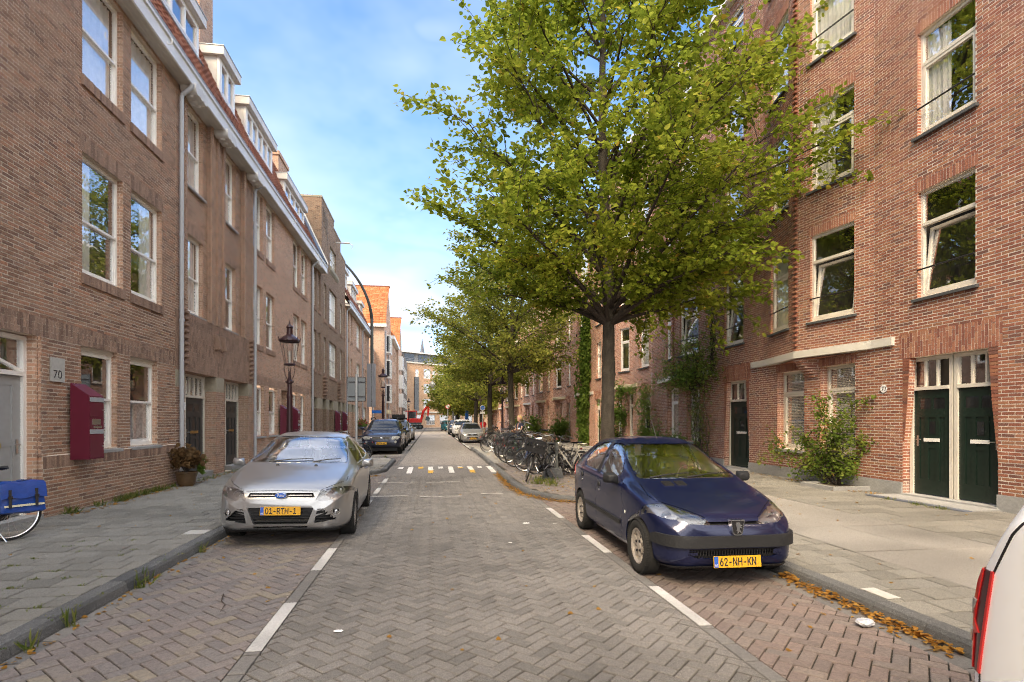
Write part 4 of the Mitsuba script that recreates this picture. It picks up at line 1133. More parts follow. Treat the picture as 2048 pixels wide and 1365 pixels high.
m = MB(ft); m.box(75.4, 79.8, .0, .5, 2.6, 3.1); m.put(h.part('awning_board'), 'band_yellow', num=False)
h.finish(0)
h = fbuild('low_brick_annex', 'low windowless brick annex at the foot of the orange roofed house', 'far_brick_brown')
sv = Frame((-7.4, 70.5, 0), (-1, 0), (0, -1)); h.wall(sv, 0, 14, Z0, 10.7, geo=False); sv2 = Frame((-7.4, 0, 0), (0, 1), (1, 0)); h.wall(sv2, 70.5, 74.0, Z0, 10.7, geo=False)
m = MB(sv); m.box(-.05, 14, -3.4, .05, 10.702, 10.85); m.put(h.part('coping'), 'stone_grey', num=False)
pipe(h, sv2, 71.2, .1, Z_P, 10.5, top=False, r=.08); h.finish(0)
h, fs, ft = gable_house('second orange gabled house further down on the left', -20, -5.9, 100.0, 112.0, 14.6, 21.0,
                        [(102.0 + a, 104.4 + a, c, c + 2.2) for a in (0, 5) for c in (4.2, 7.6, 11.0)], 1)
for i, c in enumerate((4.1, 7.5, 10.9)):
    m = MB(ft); m.box(102.2, 105.2, .0, .7, c, c + 2.5); m.put(h.part('box_window'), 'paint_white', num=False)
h.finish(0)
h = fbuild('street_front', 'plain brick street front between the two orange gables', 'far_brick_brown')
ft = Frame((-6.2, 0, 0), (0, 1), (1, 0)); wins = [(u, u + 1.5, c, c + 2.1) for u in (88, 91, 94, 97) for c in (1.2, 4.2, 7.6, 11.0)]
h.wall(ft, 86, 100, Z0, 14.3, wins, geo=False)
for q in wins: h.window(ft, *q, 'sash', frame='paint_white', sill=None)
m = MB(ft); m.box(86, 100, 0, .6, 14.2, 14.7); m.put(h.part('gutter'), 'paint_white', num=False)
tiled_slope(h, ft, 86, 100, .5, 14.7, -2, 18, 'tile_bright', cw=.42, ch=.36, most=0, th=.2)
h.finish(0)
h = fbuild('grey_apartment_block', 'dark grey apartment block beyond the orange gables', 'far_brick_grey')
ft = Frame((-5.6, 0, 0), (0, 1), (1, 0)); fs = Frame((-5.6, 112, 0), (-1, 0), (0, -1))
wins = [(u, u + 2.4, c, c + 2.0) for u in (115, 120.5, 126) for c in (4.3, 7.5, 10.7)]
h.wall(ft, 112, 130, Z0, 15.0, wins, geo=False); h.wall(fs, 0, 12, Z0, 15.0, geo=False)
for q in wins: h.window(ft, *q, 'grid', frame='paint_white', sill=None, w=.02)
m = MB(ft); m.prism([(0, 15.0), (-2.6, 18.2), (-8, 18.2), (-8, 15.0)], 'u', 112, 130); m.put(h.part('slate_roof'), 'slate', num=False)
m = MB(ft); m.box(112.2, 130, .0, .05, .5, 3.6); m.put(h.part('plinth_storey'), 'paint_cream', num=False)
h.finish(0)
# the tan block that closes the street, turned a little towards us
h = fbuild('tan_apartment_block', 'tan brick apartment block closing the end of the street', 'far_brick_tan')
fe = Frame((-8.4, 128.6, 0), (.80, .60), (.60, -.80))
wins = [(u, u + 2.0, c, c + 2.3) for u in (1.2, 8.2, 12.4, 16.5, 21) for c in (4.6, 8.2, 11.8)] + [(u, u + .9, c + .3, c + 2.0) for u in (5.8, 10.8) for c in (4.6, 8.2, 11.8)]
h.wall(fe, 0, 34, 3.6, 15.2, wins, geo=False)
h.wall(fe, 0, 34, Z0, 3.6, [(u, u + 2.6, .6, 3.0) for u in (1, 5, 9, 13, 17, 21)], geo=False)
for u in (1, 5, 9, 13, 17, 21): h.window(fe, u, u + 2.6, .6, 3.0, 'grid', frame='paint_white', sill=None)
for q in wins: h.window(fe, *q, 'grid', frame='paint_white', sill=None, w=-.05)
m = MB(fe); m.box(-.2, 34, -.1, .25, 15.2, 15.5); m.box(-.2, 34, -.1, .3, 3.55, 3.85); m.put(h.part('cornice'), 'paint_cream', num=False)
m = MB(fe); m.box(.5, 33, -3.6, -3.4, 15.5, 18.0); m.put(h.part('set_back_storey'), 'stone_grey', num=False)
m = MB(fe); m.box(.2, 33.4, -4.2, -2.2, 18.0, 18.25); m.put(h.part('flat_roof'), 'paint_white', num=False)
for i in range(8):
    p = MB(fe); p.box(1 + i * 4, 3.8 + i * 4, -3.38, -3.35, 15.9, 17.8); p.put(h.part('roof_window'), 'glass_dark', num=False)
m = MB(fe)
for z in (15.9, 16.3): m.tube([(0, .1, z), (34, .1, z)], .03, 4)
for u in np.arange(0, 34, 1.4): m.tube([(u, .1, 15.5), (u, .1, 16.3)], .03, 4)
m.put(h.part('roof_railing'), 'steel', num=False)
m = MB(fe); m.box(5.4, 6.6, .0, .25, 3.8, 12.0); m.put(h.part('stair_glazing'), 'glass_dark', num=False)
h.finish(0)
h = fbuild('shop_front_row', 'pale grey row of shop fronts far behind the trees', 'paint_cream')
fe2 = Frame((8, 150, 0), (1, .1), (.1, -1))
sw = [(u, u + 3, .5, 3.0) for u in np.arange(1, 38, 4.4)]
h.wall(fe2, 0, 40, Z0, 7.5, sw, geo=False)
for q in sw: h.window(fe2, *q, 'grid', frame='paint_white', sill=None)
h.finish(0)
k = tag('church_spire', 'slender slate spire rising behind the tan block', 'spire')
cx, cy = -4.3, 262
m = MB(); m.lathe([(2.6, 26), (2.0, 29.5), (1.0, 34), (.12, 40)], (cx, cy, 0), 8); m.put(k + '__roof', 'slate')
m = MB(); m.box(cx - 2.2, cx + 2.2, cy - 2.2, cy + 2.2, 0, 26); m.put(k + '__tower', 'far_brick_brown')
m = MB(); m.tube([(cx, cy, 39.9), (cx, cy, 43.0)], .12, 6); m.lathe([(0, 42.4), (.5, 42.9), (0, 43.4)], (cx, cy, 0), 8); m.put(k + '__finial', 'brass')

# ---------------------------------------------------------------- trees
def leafcol(cols, bright=1.0):
    def fn(p, n, uv):
        return ramp(uv.x, cols) * (.82 + .36 * noise(p.x * 9, p.y * 9, p.z * 9)) * bright
    return mikit.proc(fn)


LEAF = [(.13, .18, .022), (.21, .28, .034), (.30, .36, .046), (.39, .435, .06), (.48, .475, .08), (.56, .39, .065)]
LEAF2 = [(.12, .155, .03), (.20, .24, .045), (.28, .31, .06), (.36, .37, .085), (.44, .41, .12), (.48, .37, .10)]
for nm, c in (('leaf_lime', LEAF), ('leaf_olive', LEAF2), ('leaf_ivy', [(.07, .13, .022), (.15, .24, .045), (.25, .35, .075), (.36, .44, .13)]), ('leaf_vine', [(.10, .16, .03), (.17, .26, .045), (.26, .34, .07), (.34, .34, .08), (.38, .16, .06)]),
              ('leaf_dry', [(.10, .06, .03), (.20, .12, .055), (.30, .2, .10)]), ('grass', [(.07, .11, .02), (.13, .18, .035), (.22, .24, .06), (.32, .28, .12)]),
              ('leaf_fallen', [(.34, .17, .04), (.50, .27, .06), (.60, .36, .10), (.42, .20, .05)])):
    scene[nm] = {'type': 'principledthin', 'base_color': leafcol(c), 'roughness': .5, 'diff_trans': 1.15, 'spec_trans': 0., 'eta': 1.35}
P('bark', toned([(.04, .034, .027), (.075, .064, .05), (.11, .095, .075)], 35, .6, 3, .35), .9)
P('twig', toned([(.045, .036, .03), (.08, .06, .045)], 20, .4, 3, .3), .9)


def leaf_proto(kind='heart'):
    if kind == 'heart':
        p = [(0, -.10, .0), (-.30, -.02, .07), (-.46, .26, .10), (-.30, .62, .06), (0, 1.0, -.10), (.30, .62, .06), (.46, .26, .10), (.30, -.02, .07), (0, .4, .0)]
        f = [[8, i, (i + 1) % 8] for i in range(8)]
    elif kind == 'quad':
        p = [(0, 0, 0), (-.42, .35, .06), (0, 1, -.05), (.42, .35, .06)]; f = [[0, 1, 2], [0, 2, 3]]
    elif kind == 'clump':
        p, f = [], []
        r = np.random.default_rng(3)
        for i in range(5):
            c = r.normal(0, .35, 3); a = r.normal(0, .5, (3, 3)); n0 = len(p)
            p += [c + a[0], c + a[1], c + a[2]]; f += [[n0, n0 + 1, n0 + 2]]
    elif kind == 'blade':
        p = [(-.05, 0, 0), (.05, 0, 0), (.0, 1, .18)]; f = [[0, 1, 2]]
    return np.array(p, float), np.array(f)


def scatter(pts, size, kind, r, normal_up=.35, droop=.5, dirs=None):
    """leaves at pts -> (V, F); size per leaf"""
    pv, pf = leaf_proto(kind); n = len(pts)
    nz = r.normal(0, 1, (n, 3)); nz[:, 2] = np.abs(nz[:, 2]) + normal_up * 2; nz /= np.linalg.norm(nz, axis=1, keepdims=True)
    y = r.normal(0, 1, (n, 3)) if dirs is None else dirs + r.normal(0, .4, (n, 3)); y[:, 2] -= droop
    y -= (y * nz).sum(1, keepdims=True) * nz; y /= np.linalg.norm(y, axis=1, keepdims=True) + 1e-9
    x = np.cross(y, nz); s = (size * r.uniform(.65, 1.25, n))[:, None, None]
    v = pts[:, None] + s * (pv[None, :, :1] * x[:, None] + pv[None, :, 1:2] * y[:, None] + pv[None, :, 2:] * nz[:, None])
    f = pf[None] + (np.arange(n) * len(pv))[:, None, None]
    return v.reshape(-1, 3), f.reshape(-1, 3), len(pv)


def tree(name, label, base, trunk_h, trunk_r, ch, cr, nlimb, nleaf, lsize, leafmat, seed, kind='quad', lean=(0, 0), profile=None, group=None, twigs=True, tiers=True, off=(0, 0)):
    """trunk with limbs and twigs; leaves sit along the twigs, thinning inwards; ch = (bottom, top) of the crown, cr = radius at profile 1"""
    r = np.random.default_rng(seed); k = tag(uniq(name), label, 'tree', group)
    b = np.array([base[0], base[1], Z_P - .05]); top = ch[1]
    zs = np.linspace(0, 1, 14); ax = b + np.stack([lean[0] * zs * trunk_h * 1.4 + .06 * np.sin(zs * 9 + seed), lean[1] * zs * trunk_h + .05 * np.sin(zs * 7), zs * (top * .9 - b[2])], 1)
    rad = trunk_r * (1 + .45 * np.exp(-zs * 40)) * np.clip(1 - zs, .0, 1) ** .55 * .97 + .012
    m = MB()
    P2 = np.stack([np.interp(np.linspace(0, 1, 150), zs, ax[:, i]) for i in range(3)], 1); R2 = np.interp(np.linspace(0, 1, 150), zs, rad) * (1 + .10 * (meshkit.fbm(np.linspace(0, 9, 150)[:, None] * [1, 0, 0] + seed, 3, seed) - .5))
    m.tube(P2, R2, 36)
    v, f, u = m.arrays(); j = meshkit.fbm(v * np.array([19, 19, 4.0]), 4, seed) - .5
    c = np.stack([np.interp(v[:, 2], P2[:, 2], P2[:, i]) for i in range(2)], 1); dxy = v[:, :2] - c
    v = v.copy(); v[:, :2] += dxy * j[:, None] * .35
    m = MB().raw(v, f, np.clip(.5 + j, 0, 1))
    m.put(k + '__trunk', 'bark', smooth=True)
    limbs, tips, tdirs = MB(), [], []
    prof = profile or (lambda t: np.sin(np.pi * np.clip(t * .93 + .1, 0, 1)) ** .75)
    for i in range(nlimb):
        t = (i + .5) / nlimb; t = np.clip(t + r.normal(0, .03), 0, 1) ** 1.15
        z_end = ch[0] + (ch[1] - ch[0]) * t
        az = i * 2.399 + r.normal(0, .25); R = cr * prof(t) * r.uniform(.88, 1.06)
        z_st = max(trunk_h * .92, z_end - R * r.uniform(.35, .75) - .3)
        z_st = min(z_st, top * .86)
        p0 = np.array([np.interp(z_st, ax[:, 2], ax[:, q]) for q in range(3)])
        end = np.array([b[0] + off[0] + math.cos(az) * R, b[1] + off[1] + math.sin(az) * R, z_end])
        s = np.linspace(0, 1, 9)[:, None]; mid = p0 + (end - p0) * .5 + np.array([0, 0, .10 * R])
        q = (1 - s) ** 2 * p0 + 2 * s * (1 - s) * mid + s ** 2 * end + r.normal(0, .05, (9, 3)) * s
        r0 = np.interp(z_st, ax[:, 2], rad) * r.uniform(.35, .55)
        limbs.tube(q, np.linspace(r0, .010, 9), 6)
        L = np.linalg.norm(end - p0)
        nt = max(4, int(L * 5.0))
        for w in range(nt):
            ts = r.uniform(.22, 1.0); o = np.array([np.interp(ts, s[:, 0], q[:, a]) for a in range(3)])
            d = (end - p0) / L + r.normal(0, .75, 3); d[2] = d[2] * .55 + r.uniform(-.18, .22); d /= np.linalg.norm(d)
            tl = L * r.uniform(.14, .34) + .25
            e = o + d * tl; mm = (o + e) / 2 + np.array([0, 0, .08 * tl])
            ss = np.linspace(0, 1, 5)[:, None]; tw = (1 - ss) ** 2 * o + 2 * ss * (1 - ss) * mm + ss ** 2 * e
            if twigs: limbs.tube(tw, np.linspace(.011, .004, 5), 4, cap=False)
            tips.append(tw); tdirs.append(d)
    limbs.put(k + '__limbs', 'twig', smooth=True, kind='stuff', label='dark limbs and twigs inside the crown')
    tw = np.array(tips); n = len(tw); td = np.array(tdirs)
    per = r.integers(0, n, nleaf); tt = r.uniform(.15, 1.0, nleaf) ** .8 * 3.999
    i0 = tt.astype(int); fr_ = (tt - i0)[:, None]
    pts = tw[per, i0] * (1 - fr_) + tw[per, i0 + 1] * fr_ + r.normal(0, lsize * 1.0, (nleaf, 3)) * np.array([1, 1, .6])
    v, f, nv = scatter(pts, lsize, kind, r, dirs=td[per])
    clump = meshkit.noise(pts * 1.1, seed); tone = np.clip(.14 + .50 * clump + r.normal(0, .13, nleaf) + (r.random(nleaf) > .97) * .4, 0, 1)
    MB().raw(v, f, np.repeat(tone, nv)).put(k + '__crown', leafmat, kind='stuff', label='leafy crown')
    return k


tp = lambda t: np.interp(t, [0, .12, .3, .55, .8, 1.0], [.70, 1.0, 1.0, .84, .60, .18])
tree('street_tree', 'large lime tree in the foreground, its crown filling the sky above the bicycles', (4.75, 14.3), 4.6, .185, (4.9, 15.6), 4.5, 72, 66000, .115, 'leaf_lime', 5, 'heart', off=(.35, 0), lean=(-.035, 0), profile=tp, group='street trees in a row along the right pavement')
tree('street_tree', 'second street tree on the right, behind the bicycles', (4.8, 33.0), 4.9, .19, (4.9, 15.0), 4.6, 50, 25000, .17, 'leaf_olive', 8, 'quad', profile=tp, group='street trees in a row along the right pavement')
tree('street_tree', 'third street tree on the right, with a knobbly trunk', (4.9, 46.0), 5.0, .22, (5.0, 14.6), 4.6, 40, 16000, .23, 'leaf_olive', 9, 'quad', profile=tp, group='street trees in a row along the right pavement')
tree('street_tree', 'fourth street tree on the right', (5.0, 62.0), 4.2, .24, (4.2, 13.8), 5.0, 30, 9000, .30, 'leaf_olive', 10, 'quad', profile=tp, group='street trees in a row along the right pavement', twigs=False)
for i, (x, y, cr, zt) in enumerate(((4.4, 92, 4.8, 11.5), (7.5, 84, 5, 12), (5.0, 112, 5.4, 12.5), (7.5, 120, 6, 12), (13, 108, 6, 12), (5, 142, 6, 12))):
    tree('distant_tree', ('rounded green tree at the far end of the street', 'far green tree beside the last red houses', 'broad tree before the tan block', 'tree behind the far lamp post', 'tree right of the far square', 'farthest tree before the shop fronts')[i], (x, y), 3.2, .22, (3.6, zt), cr, 24, 7000, .42, 'leaf_olive', 20 + i, 'quad', profile=tp, group='trees at the far end of the street', twigs=False)
# ---------------------------------------------------------------- motor cars
from scipy.interpolate import PchipInterpolator as PC
import shapely.geometry as sg
for nm, col, met, ro in (('paint_silver', (.40, .405, .41), .75, .22), ('paint_blue', (.006, .010, .048), .35, .12), ('paint_navy', (.018, .022, .045), .35, .15), ('paint_van_white', (.74, .75, .76), 0., .3), ('paint_grey_light', (.44, .44, .43), .6, .35),
                         ('paint_white_pearl', (.66, .65, .63), .1, .3), ('paint_petrol', (.02, .13, .17), .2, .3), ('paint_black', (.015, .016, .018), .2, .25)):
    P(nm, col, ro, met, two=True, clearcoat=1.0, clearcoat_gloss=.96)
P('rubber', plain((.022, .022, .022), 60, .3, 3, .2), .8, spec=.3)
P('tyre', plain((.030, .030, .029), 60, .3, 3, .3), .85, spec=.25)
P('plastic', plain((.022, .023, .025), 90, .2, 2, .15), .55, spec=.3)
P('plastic_black', (.012, .012, .013), .4)
P('chrome', (.78, .78, .78), .12, metal=1.)
P('reflector', (.62, .62, .64), .2, metal=1.)
P('lamp_bed', (.30, .30, .31), .45, metal=.8)
P('alloy', (.48, .48, .48), .35, metal=.85)
P('hubcap', (.47, .43, .38), .45, metal=.5)
P('seat_fabric', (.035, .035, .04), .9)
P('dash', (.06, .06, .06), .8)
P('plate_yellow', (.62, .33, .012), .4)
P('plate_blue', (.02, .09, .42), .4)
P('lamp_red', (.42, .012, .012), .15, clearcoat=1.)
P('lamp_dark', (.05, .008, .012), .12, clearcoat=1.)
P('lamp_amber', (.55, .2, .02), .2)
scene['car_glass'] = {'type': 'thindielectric', 'int_ior': 1.9}
scene['lens_glass'] = {'type': 'thindielectric', 'int_ior': 1.5}


def man(v, f):
    return m3.Manifold(m3.Mesh(np.asarray(v, np.float32), np.asarray(f, np.uint32)))


class Loft:
    def __init__(s, top, sh, half, bot, rh, L, dv=.45, ns=110):
        c = lambda d: PC(np.array(d)[:, 0], np.array(d)[:, 1])
        s.top, s.sh, s.half, s.bot, s.rh, s.L, s.dv, s.ns = c(top), c(sh), c(half), c(bot), c(rh), L, dv, ns

    def ring(s, y, d):
        T_, S_, h, b = float(s.top(y)) - d, float(s.sh(y)) - d * .3, float(s.half(y)) - d, float(s.bot(y)) + d
        S_ = min(S_, T_ - .015); S_ = max(S_, b + .06); h = max(h, .05)
        rh = min(float(s.rh(y)) - d, h * .97); k = np.clip((T_ - S_ - .12) / .25, 0, 1); k = k * k * (3 - 2 * k)
        y5, z5 = (1 - k) * h * .80 + k * rh, (1 - k) * (S_ + .80 * (T_ - S_)) + k * (T_ - .085)
        y6, z6 = (1 - k) * h * .52 + k * rh * .80, (1 - k) * (S_ + .95 * (T_ - S_)) + k * (T_ - .030)
        m = b + s.dv * (S_ - b)
        c = np.array([(0, b), (h * .80, b), (h * .955, b + .05), (h * .992, b + .5 * (m - b)), (h, m), (h * .992, S_ - .10 * (S_ - m) - .01), (h * .955, S_), ((h * .955 + y5) / 2 + .022 * k, (S_ + z5) / 2), (y5, z5), (y6, z6), (0, T_)])
        t = np.r_[0, np.cumsum(np.linalg.norm(np.diff(c, axis=0), axis=1) ** .6 + 1e-3)]
        tt = np.concatenate([np.linspace(t[i], t[i + 1], 5)[:-1] for i in range(len(t) - 1)] + [[t[-1]]])
        p = np.stack([PC(t, c[:, 0])(tt), PC(t, c[:, 1])(tt)], 1)
        return p

    def solid(s, d=0., y0=None, y1=None):
        y0 = 0. if y0 is None else y0; y1 = s.L if y1 is None else y1
        n = s.ns; u = np.linspace(0, 1, n); u = u + .09 * np.sin(-2 * np.pi * u) * .9      # denser at both ends
        ys = y0 + (y1 - y0) * u; out = []
        dd = d if y0 == 0. else 0
        for y in ys:
            p = s.ring(y, d); yy = y if y0 != 0. else d + y * (s.L - 2 * d) / s.L
            r = np.c_[p[:, 0], np.full(len(p), yy), p[:, 1]]; l = r[1:-1][::-1] * [-1, 1, 1]
            out.append(np.vstack([r, l]))
        m = len(out[0]); v = np.vstack(out + [out[0].mean(0)[None], out[-1].mean(0)[None]])
        i, j = np.meshgrid(np.arange(n - 1), np.arange(m), indexing='ij'); j1 = (j + 1) % m
        q = np.stack([i * m + j, i * m + j1, (i + 1) * m + j1, (i + 1) * m + j], -1).reshape(-1, 4)
        f = np.vstack([q[:, [0, 2, 1]], q[:, [0, 3, 2]]]); k = np.arange(m)
        f = np.vstack([f, np.stack([k, (k + 1) % m, k * 0 + n * m], 1), np.stack([(n - 1) * m + (k + 1) % m, (n - 1) * m + k, k * 0 + n * m + 1], 1)])
        M = man(v, f)
        return M if M.volume() > 0 else man(v, f[:, ::-1])


def extr(poly, depth):
    cs = m3.CrossSection([np.asarray(poly, float)], m3.FillRule.NonZero)
    return m3.Manifold.extrude(cs, depth)


def smoothpoly(pts, r=.02):
    g = sg.Polygon(pts).buffer(0); g = g.buffer(-r).buffer(2 * r).buffer(-r) if g.buffer(-r).area > 0 else g
    return list(g.exterior.coords)[:-1]


def R_side(poly, y0=.30, y1=1.3):
    """(s,z) outline pushed out through both sides of the car"""
    e = extr(poly, y1 - y0)           # x=s, y=z, z=depth
    a = e.transform(np.array([[0, 0, 1, y0], [1, 0, 0, 0], [0, 1, 0, 0]], float))
    b = a.mirror([1, 0, 0])
    return a + b


def R_front(poly, phi=0., a=-.5, b=.9, both=True):
    """(x,h) outline seen along a direction phi degrees below the horizontal, pushed from depth a to b"""
    c, s_ = math.cos(math.radians(phi)), math.sin(math.radians(phi))
    e = extr(poly, b - a)
    m = np.array([[1, 0, 0, 0], [0, s_, c, c * a], [0, c, -s_, -s_ * a]], float)
    m = e.transform(m)
    return m + m.mirror([1, 0, 0]) if both else m


class Car:
    def __init__(s, name, label, cat, loft, mat4, paint, wheels, group=None):
        s.k = tag(uniq(name), label, cat, group); s.l, s.m, s.paint, s.w = loft, mat4, paint, wheels
        s.full = loft.solid(); s.body = s.full; s.ins = {}

    def inset(s, d):
        if d not in s.ins: s.ins[d] = s.l.solid(d)
        return s.ins[d]

    def put(s, key, man_, mat, label=None, smooth=32):
        if hasattr(man_, 'to_mesh'):
            if man_.is_empty(): return None
            k = man_.to_mesh(); v, f = np.array(k.vert_properties[:, :3], float), np.array(k.tri_verts)
            mb = MB().raw(v, f)
        else: mb = man_
        return mb.put(f'{s.k}__{key}', mat, label=label, smooth=smooth, mat=s.m)

    def cavity(s, y0, y1, z0):
        d = .035
        c = s.l.solid(d, y0, y1)
        c = c ^ m3.Manifold.cube([3, 10, 3]).translate([-1.5, -1, z0])
        s.body = s.body - c; s.cav = c

    def glass(s, name, reg, mat='car_glass', trim=.022, see=True):
        sk = s.inset(.006) - s.inset(.012) if see else s.inset(.004) - s.inset(.02)
        pane = sk ^ reg
        s.body = s.body - (reg ^ (s.full - s.inset(.06)))
        parts = pane.decompose()
        for p in parts:
            if p.volume() > 2e-5: s.put(name, p, mat)

    def pocket(s, name, reg, depth, mat, liner=None):
        s.body = s.body - (reg ^ (s.full - s.inset(depth)))
        if liner:
            for p in ((s.inset(depth - .004) - s.inset(depth + .02)) ^ reg).decompose():
                if p.volume() > 1e-6: s.put(name, p, liner)

    def skin(s, name, reg, out, mat, deep=.01, label=None):
        """a trim piece standing out by -out from the body"""
        for p in ((s.inset(-out) - s.inset(deep)) ^ reg).decompose():
            if p.volume() > 1e-6: s.put(name, p, mat, label)

    def groove(s, reg, depth=.010):
        s.body = s.body - (reg ^ (s.full - s.inset(depth)))

    def lines(s, polys, w=.011):
        for pl in polys:
            g = sg.LineString(pl).buffer(w / 2, cap_style=2); s.pocket('panel_gap', R_side(list(g.exterior.coords)[:-1], .45), .014, None, 'plastic_black')

    def arches(s, y, r, half):
        for yy in y:
            for sx in (1, -1):
                c = m3.Manifold.cylinder(.34, r, r, 48).rotate([0, 90, 0]).translate([half - .26 if sx > 0 else -half - .08, yy, s.w[2]])
                s.body = s.body - c
                q = MB(); x1 = half - .27; a = np.linspace(0, 2 * np.pi, 33); rr = r + .012
                v = np.array([(sx * x, yy + rr * math.cos(t), s.w[2] + rr * math.sin(t)) for t in a for x in (x1, half - .03)])
                f = [[2 * i, 2 * i + 1, 2 * i + 3] for i in range(32)] + [[2 * i, 2 * i + 3, 2 * i + 2] for i in range(32)]
                q.raw(v, np.array(f)); q.lathe([(0, sx * x1), (rr, sx * x1)], (0, yy, s.w[2]), 24, 'x'); v, f2, u = q.arrays()
                L_ = man(*MB().mesh(m3.Manifold.cylinder(.255, rr, rr, 40)).arrays()[:2]).rotate([0, 90, 0]).translate([x1 if sx > 0 else -x1 - .255, yy, s.w[2]])
                L_ = (L_ - m3.Manifold.cylinder(.4, r - .002, r - .002, 40).rotate([0, 90, 0]).translate([x1 + .01 if sx > 0 else -x1 - .41, yy, s.w[2]])) ^ s.inset(.012)
                s.put('arch_liner', L_, 'plastic_black')

    def wheel(s, x, y, r, wd, spokes, style='alloy', steer=0):
        side = 1 if x > 0 else -1
        k = uniq(s.k + '__wheel'); rr = r * .66
        M4 = np.eye(4); a = math.radians(steer)
        M4[:3, :3] = np.array([[math.cos(a), -math.sin(a), 0], [math.sin(a), math.cos(a), 0], [0, 0, 1]]) @ np.diag([side, 1, 1]); M4[:3, 3] = [x, y, r]
        w = wd / 2; FM = s.m @ M4
        t = MB(); t.lathe([(rr, -w * .8), (rr + .02, -w), (r - .03, -w), (r - .006, -w * .75), (r, -w * .3), (r, w * .3), (r - .006, w * .75), (r - .03, w), (rr + .03, w * 1.02), (rr + .004, w * .9), (rr, w * .8)], (0, 0, 0), 40, 'x')
        for q in (-.4, 0, .4): t.lathe([(r + .0005, w * q - .004), (r + .0008, w * q + .004)], (0, 0, 0), 40, 'x')
        for a_ in np.arange(0, 2 * np.pi, np.pi / 36):       # tread blocks
            c_, s_ = math.cos(a_), math.sin(a_)
            for q in (-.72, .72):
                t.raw([(w * q + u, (r - .004 + h) * c_ - v * s_, (r - .004 + h) * s_ + v * c_) for u in (-.022, .022) for v in (-.009, .009) for h in (0, .0065)], BOXF)
        t.put(k + '__tyre', 'tyre', smooth=40, mat=FM)
        m = MB(); m.lathe([(rr, w * .80), (rr - .012, w * .86), (rr - .03, w * .70), (rr - .035, -w * .7)], (0, 0, 0), 40, 'x')
        n = spokes
        for i in range(n):
            a_ = i * 2 * np.pi / n + .3; ca, sa = math.cos(a_), math.sin(a_)
            for (r0, r1, b0, b1) in ((.02, rr * .55, .030, .026), (rr * .5, rr - .012, .026, .046 if style == 'alloy' else .06)):
                v = []
                for rad, b, dx in ((r0, b0, w * .62 - .01), (r1, b1, w * .82 - .01)):
                    for t_ in (-b, b):
                        for o in (-.02, 0): v.append((dx + o, rad * ca - t_ * sa, rad * sa + t_ * ca))
                m.raw(v, BOXF)
        m.lathe([(0, w * .74), (.035, w * .73), (.05, w * .66), (.06, w * .5)], (0, 0, 0), 20, 'x')
        m.put(k, style, num=False, smooth=30, mat=FM)
        d = MB(); d.lathe([(0, -w * .1), (rr - .03, -w * .1)], (0, 0, 0), 24, 'x'); d.put(k + '__brake_disc', 'plastic_black', mat=FM)
        if style == 'hubcap':
            for i in range(4):
                a_ = i * np.pi / 2 + .6; b = MB(); b.lathe([(0, w * .80), (.013, w * .79), (.013, w * .6)], (0, .068 * math.cos(a_), .068 * math.sin(a_)), 8, 'x'); b.put(k + '__bolt', 'plastic_black', mat=FM)

    def wheels(s, spokes=5, style='alloy', r=.31, wd=.20, half=.78, steer=0):
        for y in s.w[:2]:
            for x in (half - wd / 2, -(half - wd / 2)): s.wheel(x, y, r, wd, spokes, style, steer if y == s.w[0] else 0)

    def plate(s, text, y, z, tilt=8, x=0, y_off=0):
        k = uniq(s.k + '__number_plate'); a = math.radians(tilt)
        R = np.eye(4); R[:3, :3] = np.array([[1, 0, 0], [0, math.sin(a), -math.cos(a)], [0, math.cos(a), math.sin(a)]]); R[:3, 3] = [x, y, z]
        M4 = s.m @ R
        m = MB(); m.box(-.26, .26, -.055, .055, -.012, 0); m.put(k, 'plate_yellow', num=False, mat=M4)
        m = MB(); m.box(-.257, -.212, -.052, .052, .0002, .002); b = m.put(k + '__country_strip', 'plate_blue', mat=M4)
        m = MB(); m.mesh(meshkit.text_mesh('NL', .022, .001), np.array([[1, 0, 0, -.249], [0, 1, 0, -.042], [0, 0, 1, .0022], [0, 0, 0, 1.]])); m.put(b + '__letters', 'print_white', mat=M4)
        if text:
            t = meshkit.text_mesh(text, .074, .0015, bold=True); ext = t.bounds; sc = .40 / (ext[1, 0] - ext[0, 0])
            m = MB(); m.mesh(t, np.array([[sc, 0, 0, -.195 - ext[0, 0] * sc], [0, 1, 0, -.037], [0, 0, 1, .0006], [0, 0, 0, 1.]])); m.put(k + '__characters', 'print_black', mat=M4)

    def mirror(s, x, y, z, mat, glass=True):
        for sd in (1, -1):
            p = np.array([(.0, -.05, -.055), (.0, .05, -.06), (.17, .03, -.05), (.19, .0, 0), (.17, .02, .075), (.02, .05, .07), (0, -.06, .02), (.12, -.085, -.03), (.13, -.08, .045), (.03, -.085, .05)]) * [sd, 1, 1]
            h = m3.Manifold.hull_points(p).refine_to_length(.025); k = h.to_mesh(); v = np.array(k.vert_properties[:, :3]); f = np.array(k.tri_verts)
            tm = trimesh.Trimesh(v, f); trimesh.smoothing.filter_taubin(tm, iterations=12)
            mb = MB(); mb.raw(np.array(tm.vertices) + [sd * (x + .02), y, z], tm.faces); k = s.put('door_mirror', mb, mat)
            st = MB(); st.tube([(sd * (x - .10), y + .02, z - .09), (sd * (x + .04), y, z - .04)], [.03, .022], 8); st.put(k + '__stalk', 'plastic', mat=s.m, smooth=40)

    def handles(s, pts, mat, r=.09):
        for y, z in pts:
            for sd in (1, -1):
                x = float(s.l.half(y)) * sd
                m = MB(); m.tube([(x * .985, y - r, z), (x + sd * .022, y - r * .6, z + .004), (x + sd * .026, y + r * .5, z + .004), (x * .985, y + r, z)], [.012, .016, .016, .012], 8); s.put('door_handle', m, mat)

